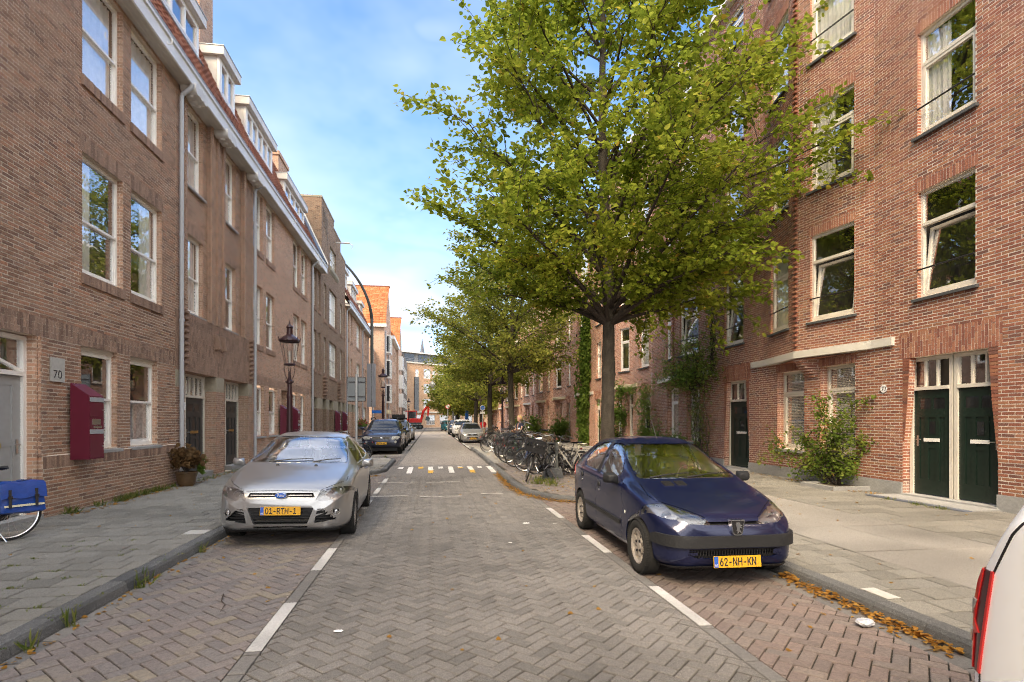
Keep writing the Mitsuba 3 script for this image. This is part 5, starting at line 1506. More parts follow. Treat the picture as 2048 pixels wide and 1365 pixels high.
    def cabin(s, y0, y1, z, hw, steering=True):
        m = MB(); m.box(-hw, hw, y0, y0 + .45, z - .35, z); s.put('dashboard', m, 'dash', smooth=False)
        for x in (-.36, .36):
            for yy, zz in ((y0 + 1.0, z + .28), (y0 + 1.85, z + .24)):
                if yy > y1 - .25: continue
                b = trimesh.creation.box((.50, .13, .62)); v = m3.Manifold.cube([.44, .12, .58], True).refine(3)
                q = MB(); q.box(x - .23, x + .23, yy - .5, yy + .05, z - .5, z - .28); q.box(x - .22, x + .22, yy, yy + .13, z - .35, zz); q.box(x - .12, x + .12, yy + .03, yy + .12, zz + .03, zz + .18); s.put('seat', q, 'seat_fabric', smooth=False)
        if steering:
            a = np.linspace(0, 2 * np.pi, 24); q = MB(); q.tube(np.stack([.36 + .18 * np.cos(a), y0 + .55 + .06 * np.sin(a), z + .02 + .17 * np.sin(a)], 1), .015, 6); s.put('steering_wheel', q, 'plastic_black')

    def wipers(s, base_y, z, sp):
        for x0, x1, dz in sp:
            m = MB(); m.tube([(x0, base_y, z), ((x0 + x1) / 2, base_y + .02, z + dz * .5 + .012), (x1, base_y + dz * 1.3, z + dz)], [.012, .009, .006], 6); s.put('wiper', m, 'plastic_black')

    def done(s, under=.25, label=None):
        s.put('body', s.body, s.paint, label)
        h = float(s.l.half(s.l.L / 2)) - .12; m = MB(); m.box(-h + .08, h - .08, .35, s.l.L - .35, .17, .5); s.put('underbody', m, 'plastic_black', smooth=False)


def place(x, y, deg=0., roll=0., sc=1.0):
    """car frame (x right, y backwards from the nose, z up) -> world, nose towards -y"""
    a, r = math.radians(deg), math.radians(roll)
    Rz = np.array([[math.cos(a), -math.sin(a), 0], [math.sin(a), math.cos(a), 0], [0, 0, 1]]); Ry = np.array([[math.cos(r), 0, math.sin(r)], [0, 1, 0], [-math.sin(r), 0, math.cos(r)]])
    m = np.eye(4); m[:3, :3] = Rz @ Ry * sc; m[:3, 3] = [x, y, 0]
    return m


# --- silver hatchback
LF = Loft(top=[(0, .60), (.04, .69), (.10, .755), (.25, .83), (.7, .945), (1.12, 1.03), (1.30, 1.10), (1.65, 1.27), (2.05, 1.425), (2.6, 1.485), (3.2, 1.455), (3.7, 1.36), (4.0, 1.20), (4.2, 1.06), (4.30, .95), (4.36, .78)],
          sh=[(0, .50), (.08, .63), (.3, .73), (.8, .87), (1.3, .945), (2.2, .97), (3.3, 1.01), (4.0, 1.03), (4.36, .72)],
          half=[(0, .46), (.02, .58), (.06, .68), (.14, .765), (.3, .845), (.6, .89), (1.1, .91), (2.2, .912), (3.3, .905), (3.9, .865), (4.2, .80), (4.31, .72), (4.36, .60)],
          bot=[(0, .30), (.05, .235), (.2, .20), (.8, .185), (3.5, .19), (4.1, .24), (4.36, .36)], rh=[(0, .6), (1.1, .74), (1.6, .655), (2.05, .60), (2.8, .60), (3.6, .585), (4.1, .60), (4.36, .6)], L=4.36)
c = Car('parked_car', 'silver five door hatchback parked at the left kerb, plate 01-RTH-1', 'car', LF, place(-1.95, 7.5, 1.8, 1.2, .955) @ np.diag([1, 1, 1.035, 1]), 'paint_silver', (.90, 3.55, .316), 'parked cars along the street')
c.cavity(1.18, 4.05, .55)
c.arches((.90, 3.55), .365, .91)
c.glass('windscreen', R_front(smoothpoly([(-.735, 1.035), (.735, 1.035), (.60, 1.36), (.50, 1.405), (-.50, 1.405), (-.60, 1.36)], .03), 0, .9, 2.15, both=False))
c.glass('side_window', R_side(smoothpoly([(1.62, 1.0), (2.56, 1.015), (2.52, 1.40), (2.2, 1.375), (1.85, 1.22)], .02)))
c.glass('side_window', R_side(smoothpoly([(2.63, 1.02), (3.38, 1.05), (3.30, 1.36), (2.95, 1.40), (2.60, 1.405)], .02)))
c.glass('side_window', R_side(smoothpoly([(3.43, 1.06), (3.80, 1.12), (3.62, 1.26), (3.36, 1.35)], .02)))
c.glass('rear_window', R_front(smoothpoly([(-.58, 1.08), (.58, 1.08), (.50, 1.36), (-.50, 1.36)], .03), 0, 3.5, 4.3, both=False))
c.lines([[(1.28, .30), (1.30, .92), (1.55, .99)], [(2.60, .27), (2.60, 1.0)], [(3.5, .75), (3.56, 1.02)], [(1.28, .30), (3.2, .28)]])
hl = smoothpoly([(.44, .60), (.60, .605), (.78, .69), (.96, .86), (.72, .815), (.50, .735)], .015)
c.pocket('headlight', R_front(hl, 12, -.5, .85), .065, None, 'plastic_black')
for p in ((c.inset(.056) - c.inset(.062)) ^ R_front(hl, 12, -.5, .85)).decompose(): c.put('reflector_bed', p, 'lamp_bed')
hk = [k for k in scene if k.startswith(c.k + '__headlight')]
for sd in (1, -1):
    q = MB()
    for (x, y, z, r) in ((.60, .22, .665, .062), (.74, .33, .725, .050), (.52, .15, .665, .040)): q.lathe([(0, .035), (r * .5, .03), (r * .85, .012), (r, -.022), (r * 1.08, -.022)], (sd * x, y + .012, z), 20, 'y'); q.lathe([(0, -.005), (.016, 0), (.02, .02)], (sd * x, y, z), 10, 'y')
    q.put(f'{c.k}__lamp_reflector', 'reflector', smooth=40, mat=c.m)
for p in ((c.inset(.002) - c.inset(.006)) ^ R_front(hl, 12, -.5, .85)).decompose(): c.put('headlight_lens', p, 'lens_glass')
# grille openings
gr = smoothpoly([(-.345, .305), (.345, .305), (.43, .525), (-.43, .525)], .015)
sidev = smoothpoly([(.475, .515), (.435, .315), (.745, .355), (.66, .42), (.565, .505)], .015)
c.pocket('grille', R_front(gr, 0, -.5, .6, both=False), .07, None, 'plastic_black')
c.pocket('side_vent', R_front(sidev, 0, -.5, .6), .06, None, 'plastic_black')
c.pocket('upper_grille', R_front(smoothpoly([(-.44, .655), (.44, .655), (.41, .712), (-.41, .712)], .01), 0, -.5, .5, both=False), .035, None, 'plastic_black')
c.pocket('lower_slot', R_front(smoothpoly([(-.33, .252), (.33, .252), (.36, .28), (-.36, .28)], .005), 0, -.5, .5, both=False), .03, None, 'plastic_black')
for z in (.345, .39, .435, .48): c.skin('grille_bar', R_front([(-.5, z - .006), (.5, z - .006), (.5, z + .006), (-.5, z + .006)], 0, -.5, .6, both=False) ^ R_front(gr, 0, -.5, .6, both=False), -.02, 'plastic', .045)
for i in range(4): z = .35 + i * .038; c.skin('vent_bar', R_front([(.4, z - .005), (.9, z - .005), (.9, z + .005), (.4, z + .005)], 0, -.5, .6) ^ R_front(sidev, 0, -.5, .6), -.02, 'plastic', .045)
for sg_ in (1, -1): c.skin('chrome_bar', R_front([(sg_ * .09, .676), (sg_ * .40, .681), (sg_ * .395, .691), (sg_ * .09, .690)][::sg_], 0, -.5, .075, both=False), .004, 'lamp_bed', .012)
c.pocket('fog_lamp_bowl', R_front([(.70 + .062 * math.cos(a), .455 + .052 * math.sin(a)) for a in np.linspace(0, 6.2, 24)], 0, -.5, .6), .035, None, 'plastic_black')
for sd in (1, -1):
    a = np.linspace(0, 2 * np.pi, 24); q = MB(); q.tube(np.stack([sd * (.70 + .058 * np.cos(a)), .108 + .045 * np.cos(a) + a * 0, .455 + .048 * np.sin(a)], 1), .007, 6, cap=False); k = c.put('fog_lamp', q, 'chrome')
    q = MB(); q.lathe([(0, -.012), (.03, 0), (.036, .03)], (sd * .70, .12, .455), 16, 'y'); q.put(k + '__bulb', 'reflector', mat=c.m, smooth=40)
c.skin('lower_lip', R_side([(-.1, .15), (1.0, .15), (1.0, .19), (.5, .225), (.2, .225), (-.1, .245)], -.01, 1.3), .012, 'plastic', .02)
q = MB(); ev = lambda a, r1, r2, y: [(r1 * math.cos(t), y, .69 + r2 * math.sin(t)) for t in a]
q = MB(); q.lathe([(0, -.018), (.9, -.012), (1.0, 0), (1.0, .02)], (0, 0, 0), 28, 'y'); v, f, u = q.arrays(); v = v * [.083, 1, .042] + [0, -.004, .688]
bk = c.put('badge', MB().raw(v, f), 'chrome', 'blue oval badge with white script in a chrome rim')
q = MB(); q.lathe([(0, -.0225), (.9, -.0185), (.92, -.01)], (0, 0, 0), 28, 'y'); v, f, u = q.arrays(); v = v * [.080, 1, .038] + [0, -.004, .688]; MB().raw(v, f).put(bk + '__blue_oval', 'plate_blue', mat=c.m, smooth=40)
tm = meshkit.text_mesh('Ford', .036, .002); e = tm.bounds; tm2 = MB(); tm2.mesh(tm, np.array([[.85, .25, 0, -.5 * (e[1, 0]) * .85], [0, 0, -1, -.0275], [0, 1, 0, .672], [0, 0, 0, 1.]])); tm2.put(bk + '__script', 'print_white', mat=c.m)
c.plate('01-RTH-1', -.012, .485, 4)
c.mirror(.90, 1.62, 1.0, 'paint_silver'); c.handles(((2.45, .86), (3.35, .89)), 'paint_silver')
c.wipers(1.20, 1.045, ((-.45, .20, .05), (.20, .62, .05)))
for x in (-.28, .28): q = MB(); q.lathe([(0, .02), (.02, .012), (.026, 0)], (x, 1.02, 1.005), 10); c.put('washer_jet', q, 'plastic_black')
c.pocket('bonnet_gap', R_front(list(sg.LineString([(-.46, .735), (0, .742), (.46, .735)]).buffer(.004).exterior.coords)[:-1], 12, -.3, 1.2, both=False), .012, None, 'plastic_black')
c.pocket('bonnet_gap', R_front(list(sg.LineString([(.50, .745), (.66, .835), (.80, .93), (.80, 1.0)]).buffer(.004).exterior.coords)[:-1], 12, -.3, 1.2), .012, None, 'plastic_black')
c.cabin(1.35, 3.9, .92, .70)
c.wheels(10, 'alloy', .316, .205, .905, 0)
c.done()

# --- blue hatchback
LP = Loft(top=[(0, .56), (.03, .63), (.08, .685), (.2, .745), (.55, .865), (.95, .965), (1.10, 1.02), (1.45, 1.20), (1.80, 1.355), (2.25, 1.428), (2.8, 1.41), (3.25, 1.33), (3.55, 1.13), (3.70, .99), (3.79, .88), (3.835, .70)],
          sh=[(0, .47), (.06, .57), (.25, .67), (.7, .82), (1.15, .90), (2.0, .925), (3.0, .96), (3.5, .965), (3.835, .64)],
          half=[(0, .42), (.02, .53), (.06, .62), (.14, .70), (.3, .765), (.6, .805), (1.0, .825), (2.0, .826), (3.0, .822), (3.5, .785), (3.74, .70), (3.835, .56)],
          bot=[(0, .30), (.05, .22), (.2, .185), (.7, .175), (3.1, .18), (3.6, .24), (3.835, .36)], rh=[(0, .6), (1.0, .68), (1.5, .60), (1.85, .555), (2.5, .56), (3.2, .54), (3.6, .56), (3.835, .5)], L=3.835)
c = Car('parked_car', 'dark blue hatchback parked at the right kerb, plate 62-NH-KN', 'car', LP, place(2.955, 5.02, -1.2, 0, 1.03) @ np.diag([.91, 1, .975, 1]), 'paint_blue', (.66, 3.06, .292), 'parked cars along the street')
c.cavity(1.05, 3.55, .50)
c.arches((.66, 3.06), .335, .825)
c.glass('windscreen', R_front(smoothpoly([(-.655, .975), (.655, .975), (.545, 1.30), (.46, 1.345), (-.46, 1.345), (-.545, 1.30)], .03), 0, .8, 1.9, both=False))
c.glass('side_window', R_side(smoothpoly([(1.30, .945), (2.13, .955), (2.15, 1.345), (1.92, 1.335), (1.62, 1.18)], .05)))
c.glass('side_window', R_side(smoothpoly([(2.24, .96), (2.90, .985), (3.02, 1.08), (2.85, 1.26), (2.56, 1.335), (2.24, 1.35)], .06)))
c.glass('rear_window', R_front(smoothpoly([(-.5, 1.03), (.5, 1.03), (.44, 1.33), (-.44, 1.33)], .03), 0, 3.0, 3.75, both=False))
c.skin('window_post', R_side([(2.135, .95), (2.235, .955), (2.235, 1.36), (2.155, 1.355)], .2), .002, 'plastic', .01)
c.lines([[(1.16, .36), (1.10, .62), (1.16, .90), (1.3, .94)], [(2.19, .25), (2.19, .95)], [(1.16, .36), (1.16, .26), (2.70, .25)], [(2.95, .75), (3.02, .99)]], .012)
hl = smoothpoly([(.26, .575), (.50, .595), (.70, .70), (.83, .86), (.78, .905), (.66, .885), (.46, .755), (.30, .645)], .012)
HLR = R_front(hl, 25, -.6, .60)
c.pocket('headlight', HLR, .065, None, 'plastic_black')
for sd in (1, -1):
    q = MB()
    for (x, y, z, r) in ((.52, .20, .625, .055), (.63, .29, .655, .062), (.42, .13, .59, .035)): q.lathe([(0, .04), (r * .5, .033), (r * .85, .012), (r, -.018), (r * 1.1, -.018)], (sd * x, y, z), 20, 'y'); q.lathe([(0, -.008), (.018, 0), (.02, .02)], (sd * x, y, z), 10, 'y')
    q.put(f'{c.k}__lamp_reflector', 'reflector', smooth=40, mat=c.m)
for p in ((c.inset(.056) - c.inset(.062)) ^ HLR).decompose(): c.put('reflector_bed', p, 'lamp_bed')
for p in ((c.inset(.002) - c.inset(.006)) ^ HLR).decompose(): c.put('headlight_lens', p, 'lens_glass')
gr = smoothpoly([(-.52, .335), (-.40, .30), (.40, .30), (.52, .335), (.50, .395), (-.50, .395)], .012)
c.pocket('lower_grille', R_front(gr, 0, -.5, .6, both=False), .06, None, 'plastic_black')
mesh_ = [R_front([(x - .003, .28), (x + .003, .28), (x + .003 + .03, .42), (x - .003 + .03, .42)], 0, -.5, .5, both=False) for x in np.arange(-.54, .52, .03)] + [R_front([(x - .003 + .03, .28), (x + .003 + .03, .28), (x + .003, .42), (x - .003, .42)], 0, -.5, .5, both=False) for x in np.arange(-.54, .52, .03)]
mm = m3.Manifold.batch_boolean(mesh_, m3.OpType.Add) ^ R_front(gr, 0, -.5, .6, both=False) ^ (c.inset(.022) - c.inset(.028))
c.put('grille_mesh', mm, 'plastic')
c.pocket('upper_slot', R_front(smoothpoly([(-.36, .618), (.36, .618), (.31, .648), (-.31, .648)], .008), 10, -.5, .5, both=False), .03, None, 'plastic_black')
c.skin('bumper_strip', R_side([(-.2, .405), (.33, .42), (.335, .50), (.25, .525), (-.2, .52)], -.01), .028, 'plastic', .02)
c.skin('door_moulding', R_side([(1.18, .43), (2.17, .445), (2.17, .50), (1.16, .485)], .3), .016, 'plastic', .01)
c.skin('door_moulding', R_side([(2.21, .447), (2.78, .455), (2.72, .508), (2.21, .502)], .3), .016, 'plastic', .01)
c.skin('lower_lip', R_side([(-.1, .13), (.33, .13), (.33, .19), (.2, .20), (-.1, .235)], -.01), .012, 'plastic', .02)
# badge: shield with a rearing lion
q = MB(); q.prism([(-.075, .075), (.075, .075), (.055, -.055), (.03, -.075), (-.03, -.075), (-.055, -.055)], 'w', -.035, .03); bk = None
v, f, u = q.arrays(); v = v + [0, 0, .605]; bk = c.put('badge', MB().raw(v, f), 'chrome', 'shield badge with a silver rearing lion', smooth=False)
q = MB(); q.prism([(-.066, .067), (.066, .067), (.048, -.050), (.026, -.067), (-.026, -.067), (-.048, -.050)], 'w', -.039, -.03); v, f, u = q.arrays(); MB().raw(v + [0, 0, .605], f).put(bk + '__black_shield', 'plastic_black', mat=c.m)
lion = [(-.012, .055), (.010, .058), (.022, .046), (.018, .036), (.040, .030), (.044, .020), (.022, .018), (.042, .006), (.044, -.004), (.020, .002), (.014, -.016), (.030, -.030), (.040, -.046), (.026, -.044), (.010, -.032), (.004, -.050), (-.010, -.054), (-.006, -.040), (-.010, -.024), (-.028, -.030), (-.040, -.016), (-.036, .006), (-.044, .002), (-.046, -.020), (-.030, -.042), (-.022, -.040), (-.014, -.012), (-.016, .010), (-.026, .030), (-.020, .046)]
q = MB(); q.prism(lion, 'w', -.043, -.038); v, f, u = q.arrays(); MB().raw(v + [0, 0, .602], f).put(bk + '__lion', 'chrome', mat=c.m)
c.plate('62-NH-KN', -.030, .275, 6)
c.mirror(.80, 1.32, .95, 'plastic')
for y, z in ((2.05, .80), (2.92, .85)):
    for sd in (1, -1):
        x = float(LP.half(y)) * sd; q = MB(); q.lathe([(0, -.02), (.04, -.018), (.045, 0)], (0, 0, 0), 16, 'x'); v, f, u = q.arrays(); k = c.put('door_handle', MB().raw(v * [-sd, 1, .9] + [x * .99, y, z], f), 'plastic')
        q = MB(); q.lathe([(0, -.014), (.012, -.01), (.012, .01)], (0, 0, 0), 10, 'x'); v, f, u = q.arrays(); MB().raw(v * [-sd, 1, 1] + [x * .995, y, z - .075], f).put(k + '__lock', 'chrome', mat=c.m, smooth=30)
for sd in (1, -1): q = MB(); q.lathe([(0, -.014), (.02, -.01), (.022, .01)], (0, 0, 0), 12, 'x'); v, f, u = q.arrays(); c.put('side_indicator', MB().raw(v * [-sd, 1.2, 1] + [sd * .815, 1.02, .60], f), 'pot_flower')
c.wipers(1.03, .985, ((-.50, .02, .045), (-.02, .56, .045)))
for x in (-.42, -.26):
    for i in range(5): q = MB(); q.box(x, x + .12, .78 + i * .028, .79 + i * .028, .918 + i * .006, .936 + i * .006); c.put('bonnet_vent', q, 'plastic_black', smooth=False)
c.pocket('bonnet_gap', R_front(list(sg.LineString([(.30, .66), (.46, .775), (.665, .905), (.70, 1.02), (.68, 1.22)]).buffer(.0045).exterior.coords)[:-1], 25, -.3, 1.2), .012, None, 'plastic_black')
c.skin('tail_lamp', R_side(smoothpoly([(3.45, .80), (3.9, .70), (3.9, .98), (3.55, 1.0)], .02), .45), .004, 'lamp_red', .02)
q = MB(); q.tube([(0, 1.95, 1.385), (0, 2.20, 1.72)], [.006, .002], 5); q.lathe([(0, .02), (.02, .01), (.028, 0)], (0, 1.95, 1.372), 10); c.put('aerial', q, 'plastic_black')
c.cabin(1.15, 3.3, .86, .62)
c.wheels(6, 'hubcap', .292, .18, .825, 0)
c.done()
# --- other cars
def simple_car(label, paint, x, y, kind='hatch', plate='', deg=0, sc=1., detail=True, mat4=None):
    if kind == 'suv':
        l = Loft(top=[(0, .72), (.05, .86), (.15, .93), (.4, .99), (1.1, 1.10), (1.3, 1.16), (1.7, 1.45), (2.0, 1.62), (2.6, 1.69), (3.6, 1.68), (4.2, 1.60), (4.4, 1.30), (4.48, 1.05), (4.5, .8)], sh=[(0, .60), (.1, .74), (.5, .92), (1.3, 1.04), (3, 1.08), (4.3, 1.08), (4.5, .7)],
                 half=[(0, .62), (.04, .74), (.15, .85), (.4, .91), (1, .925), (3.5, .925), (4.2, .89), (4.4, .82), (4.5, .7)], bot=[(0, .42), (.1, .34), (.5, .30), (4, .30), (4.5, .45)], rh=[(0, .7), (1.2, .80), (2, .66), (3.5, .66), (4.5, .66)], L=4.5, ns=70)
        wb, r, zs, ys, bt, tp = (.90, 3.52), .35, (1.14, 1.16), (1.55, 2.6, 2.68, 3.5, 3.58, 4.1), 1.14, 1.58
    elif kind == 'mpv':
        l = Loft(top=[(0, .70), (.06, .82), (.2, .90), (.75, 1.06), (.95, 1.14), (1.9, 1.66), (2.5, 1.74), (3.6, 1.72), (4.0, 1.64), (4.2, 1.25), (4.3, .8)], sh=[(0, .55), (.1, .70), (.5, .88), (1.3, 1.0), (4.1, 1.06), (4.3, .7)],
                 half=[(0, .60), (.04, .72), (.15, .83), (.4, .88), (1, .90), (3.5, .90), (4.1, .84), (4.3, .7)], bot=[(0, .34), (.1, .26), (.5, .22), (4, .24), (4.3, .4)], rh=[(0, .7), (.9, .78), (1.9, .64), (3.5, .64), (4.3, .64)], L=4.3, ns=70)
        wb, r, zs, ys, bt, tp = (.85, 3.5), .31, (1.08, 1.1), (1.35, 2.4, 2.48, 3.3, 3.38, 3.9), 1.16, 1.62
    else:
        l = Loft(LP_.top, LP_.sh, LP_.half, LP_.bot, LP_.rh, 1) if False else LP
        wb, r, zs, ys, bt, tp = (.75, 3.19), .292, (.95, .98), (1.3, 2.13, 2.24, 2.95, 2.95, 2.95), .975, 1.34
    c = Car('parked_car', label, 'car', l, mat4 if mat4 is not None else place(x, y, deg, 0, sc), paint, (*wb, r), 'parked cars along the street')
    H = float(l.half(1.5)); c.arches(wb, r + .045, H)
    w1, w2 = H * .80, H * .655
    c.glass('windscreen', R_front(smoothpoly([(-w1, bt), (w1, bt), (w2, tp - .04), (w2 - .08, tp), (-w2 + .08, tp), (-w2, tp - .04)], .03), 0, .7, 2.3, both=False), 'glass_dark', see=False)
    for a, b in ((ys[0], ys[1]), (ys[2], ys[3]), (ys[4], ys[5])):
        if b - a > .2: c.glass('side_window', R_side(smoothpoly([(a, zs[0] - .02), (b, zs[1]), (b - .06, tp - .02), (max(a, 1.75) , tp - .03), (max(a, 1.6), tp - .2)], .03)), 'glass_dark', see=False)
    nose = float(l.top(.06)); lo = float(l.bot(.1))
    hl = smoothpoly([(H * .52, nose - .17), (H * .80, nose - .16), (H * .96, nose - .02), (H * .80, nose + .02), (H * .55, nose - .02)], .02) if kind != 'hatch' else smoothpoly([(.26, .575), (.50, .595), (.70, .70), (.83, .86), (.78, .905), (.66, .885), (.46, .755), (.30, .645)], .012)
    c.skin('headlight', R_front(hl, 25 if kind == 'hatch' else 10, -.5, .7), .003, 'lamp_glass', .02)
    c.skin('upper_grille', R_front(smoothpoly([(-H * .42, nose - .15), (H * .42, nose - .15), (H * .44, nose - .04), (-H * .44, nose - .04)], .01), 0, -.5, .5, both=False), .003, 'plastic_black', .02)
    c.skin('lower_grille', R_front(smoothpoly([(-H * .5, lo + .12), (H * .5, lo + .12), (H * .46, lo + .22), (-H * .46, lo + .22)], .01), 0, -.5, .5, both=False), .003, 'plastic_black', .02)
    if kind == 'suv':
        c.skin('fog_lamp', R_front([(H * .72 + .06 * math.cos(a), lo + .26 + .06 * math.sin(a)) for a in np.linspace(0, 6.2, 16)], 0, -.5, .6), .004, 'lamp_glass', .02)
        for sd in (1, -1): q = MB(); q.tube([(sd * .62, 1.9, 1.62), (sd * .64, 2.05, 1.72), (sd * .64, 3.7, 1.75), (sd * .62, 3.95, 1.66)], .025, 6); c.put('roof_rail', q, 'plastic')
    q = MB(); q.lathe([(0, -.02), (1, -.01), (1, .03)], (0, 0, 0), 16, 'y'); v, f, u = q.arrays(); c.put('badge', MB().raw(v * [.07, 1, .035] + [0, .0, nose - .095], f), 'chrome')
    c.plate(plate, -.02, lo + .20 if kind == 'suv' else lo + .12, 4)
    c.mirror(H * .98, 1.55 if kind != 'hatch' else 1.32, zs[0] + .06, paint); c.handles(((2.4, zs[0] - .16), (3.3, zs[0] - .14)), paint)
    c.wipers(1.08 if kind == 'hatch' else 1.22, bt + .0, ((-.5, .0, .04), (0, .5, .04)))
    c.wheels(5, 'alloy', r, .2, H); c.done()
    return c


P('lamp_glass', toned([(.50, .50, .46), (.28, .29, .28)], 30, .5, 8, .5), .12, clearcoat=1.)
c = simple_car('dark navy off road car parked behind the silver hatchback', 'paint_navy', -2.42, 27.2, 'suv', '68-PB-HD', sc=1.04)
simple_car('black car half hidden behind the dark off road car', 'paint_black', -2.35, 33.4, 'hatch', '')
c = simple_car('silver people carrier with a roof box farther down the left side', 'paint_silver', -2.45, 39.6, 'mpv', '')
q = MB(); q.box(-.45, .45, 2.0, 3.5, 1.86, 2.12); q.box(-.6, .6, 2.2, 2.26, 1.74, 1.86); q.box(-.6, .6, 3.2, 3.26, 1.74, 1.86); c.put('roof_box', q, 'plastic', smooth=False)
simple_car('grey car at the end of the left parking row', 'paint_grey_light', -2.3, 46.5, 'hatch', '')
simple_car('small silver hatchback facing us at the head of the far right parking row', 'paint_grey_light', 2.98, 40.4, 'hatch', '57-XH-DB', sc=1.06)
simple_car('white off road car behind the small silver hatchback', 'paint_white_pearl', 3.05, 53.5, 'suv', '', sc=1.05)
simple_car('dark car behind the white off road car', 'paint_black', 2.9, 64.5, 'mpv', '')
simple_car('black car farther along the right side', 'paint_black', 2.75, 97, 'mpv', '')
simple_car('farthest dark car on the right side', 'paint_navy', 2.6, 104, 'hatch', '')
simple_car('tiny teal microcar turned out of the right parking row', 'paint_petrol', 2.9, 88, 'mpv', '', mat4=place(2.9, 86, 20) @ np.diag([.85, .55, .95, 1.]))

# --- white van cut by the right edge of the picture: its tail points up the street
LV = Loft(top=[(0, .70), (.05, .92), (.25, 1.02), (.9, 1.12), (1.8, 1.66), (2.3, 1.80), (3.6, 1.82), (3.95, 1.76), (4.15, 1.50), (4.32, 1.06), (4.38, .80), (4.4, .6)], sh=[(0, .55), (.2, .8), (1.2, 1.0), (3.5, 1.30), (4.1, 1.32), (4.3, 1.04), (4.4, .5)],
          half=[(0, .6), (.1, .80), (.3, .90), (1, .925), (3.6, .925), (4.1, .905), (4.28, .875), (4.36, .82), (4.4, .70)], bot=[(0, .3), (.2, .22), (4.1, .24), (4.4, .34)], rh=[(0, .7), (1, .8), (2, .78), (3.8, .83), (4.4, .84)], L=4.4)
c = Car('white_van', 'white van cut off by the right edge, its red tail lamp towards the kerb', 'van', LV, place(3.05, -2.38), 'paint_van_white', (.9, 3.6, .32))
c.arches((.9, 3.6), .37, .925)
lamp = smoothpoly([(4.225, 1.06), (4.6, 1.075), (4.6, .64), (4.295, .635)], .004)
c.skin('tail_lamp', R_side(lamp, .5), .004, 'lamp_dark', .03)
c.skin('tail_lamp_rim', R_side([(4.222, 1.062), (4.234, 1.062), (4.303, .640), (4.292, .635)], .5), .007, 'lamp_red', .02)
c.skin('tail_lamp_strip', R_side([(4.27, 1.06), (4.31, 1.06), (4.35, .82), (4.33, .80), (4.35, .78), (4.36, .64), (4.34, .64), (4.32, .79), (4.29, .80), (4.32, .84)], .5), .008, 'lamp_red', .02)
c.skin('reversing_light', R_side([(4.30, .93), (4.42, .93), (4.42, .87), (4.34, .86)], .5), .012, 'lamp_glass', .02)
c.skin('reversing_light', R_side([(4.33, .80), (4.42, .80), (4.42, .74), (4.35, .745)], .5), .012, 'lamp_glass', .02)
for pl in ([(3.80, 1.66), (4.0, 1.42), (4.15, 1.22), (4.225, 1.06)], [(4.295, .63), (4.315, .30)]): c.skin('door_gap', R_side(list(sg.LineString(pl).buffer(.005).exterior.coords)[:-1], .3), .0015, 'plastic_black', .01)
c.pocket('handle_recess', R_side(smoothpoly([(3.62, 1.055), (3.62, .965), (4.03, .955), (4.05, 1.04)], .02), .6), .025, None, 'plastic')
c.put('handle_slot', MB().box(-.925, -.905, 3.86, 3.93, .975, 1.005), 'plastic_black', smooth=False)
c.glass('side_window', R_side(smoothpoly([(1.7, 1.12), (2.7, 1.12), (2.7, 1.6), (2.0, 1.58)], .05)), 'glass_dark', see=False)
c.wheels(5, 'alloy', .32, .21, .925); c.done()

# --- red excavator far down the street
k = tag('excavator', 'red tracked excavator with raised arm far down the street on the left', 'excavator')
P('digger_red', (.55, .025, .02), .4); P('digger_grey', (.05, .075, .08), .5)
EM = np.eye(4); EM[:3, :3] *= 1.30; EM[:3, 3] = [-3.3, 108, 0]
for y in (-.75, .75):
    m = MB(); a = np.linspace(0, 2 * np.pi, 25)[:-1]; ring = [(1.0 * (1 if math.cos(t) > 0 else -1) + .32 * math.cos(t), .34 + .32 * math.sin(t)) for t in a]; m.prism(ring, 'w', y - .22, y + .22); tk = m.put(k + '__track', 'rubber', mat=EM)
    for x in (-.9, -.3, .3, .9): m = MB(); m.lathe([(0, -.25), (.2, -.24), (.22, .24), (0, .25)], (x, y, .34), 12, 'y'); m.put(tk + '__roller', 'digger_grey', mat=EM)
m = MB(); m.box(-1.0, 1.05, -.9, .9, .72, 1.0); m.put(k + '__chassis', 'digger_grey', mat=EM)
m = MB(); m.prism([(-1.1, 1.0), (1.15, 1.0), (1.15, 1.35), (.95, 1.62), (-.2, 1.65), (-1.1, 1.5)], 'w', -.85, .85); m.put(k + '__engine_hood', 'digger_red', mat=EM)
m = MB()
for x in (-.95, .28):
    for y in (-.80, .0): m.box(x, x + .09, y, y + .09, 1.5, 2.62)
m.box(-1.25, .45, -.88, .12, 2.60, 2.74); m.put(k + '__cab_frame', 'digger_red', mat=EM)
m = MB(); m.box(-.9, .32, -.78, -.76, 1.65, 2.6); m.box(-.9, .32, .05, .07, 1.65, 2.6); m.put(k + '__cab_glass', 'glass_dark', mat=EM)
m = MB(); m.lathe([(0, 2.95), (.08, 2.92), (.09, 2.74)], (.0, -.4, 0), 10); m.put(k + '__beacon', 'lamp_amber', mat=EM)
m = MB(); m.tube([(1.0, .1, 1.35), (1.35, .1, 2.7), (2.2, .1, 3.75)], [.19, .20, .15], 4); m.put(k + '__boom', 'digger_red', mat=EM)
m = MB(); m.tube([(2.15, .1, 3.9), (2.05, .1, 2.6), (2.0, .1, 1.9)], [.13, .15, .10], 4); m.put(k + '__arm', 'digger_red', mat=EM)
m = MB(); m.tube([(1.2, .1, 1.5), (1.7, .1, 3.2)], .06, 6); m.put(k + '__piston', 'steel', mat=EM)
m = MB(); m.prism([(1.6, 1.35), (2.2, 1.2), (2.35, 1.6), (2.1, 1.95), (1.75, 1.9)], 'w', -.25, .45); m.put(k + '__bucket', 'digger_grey', mat=EM)

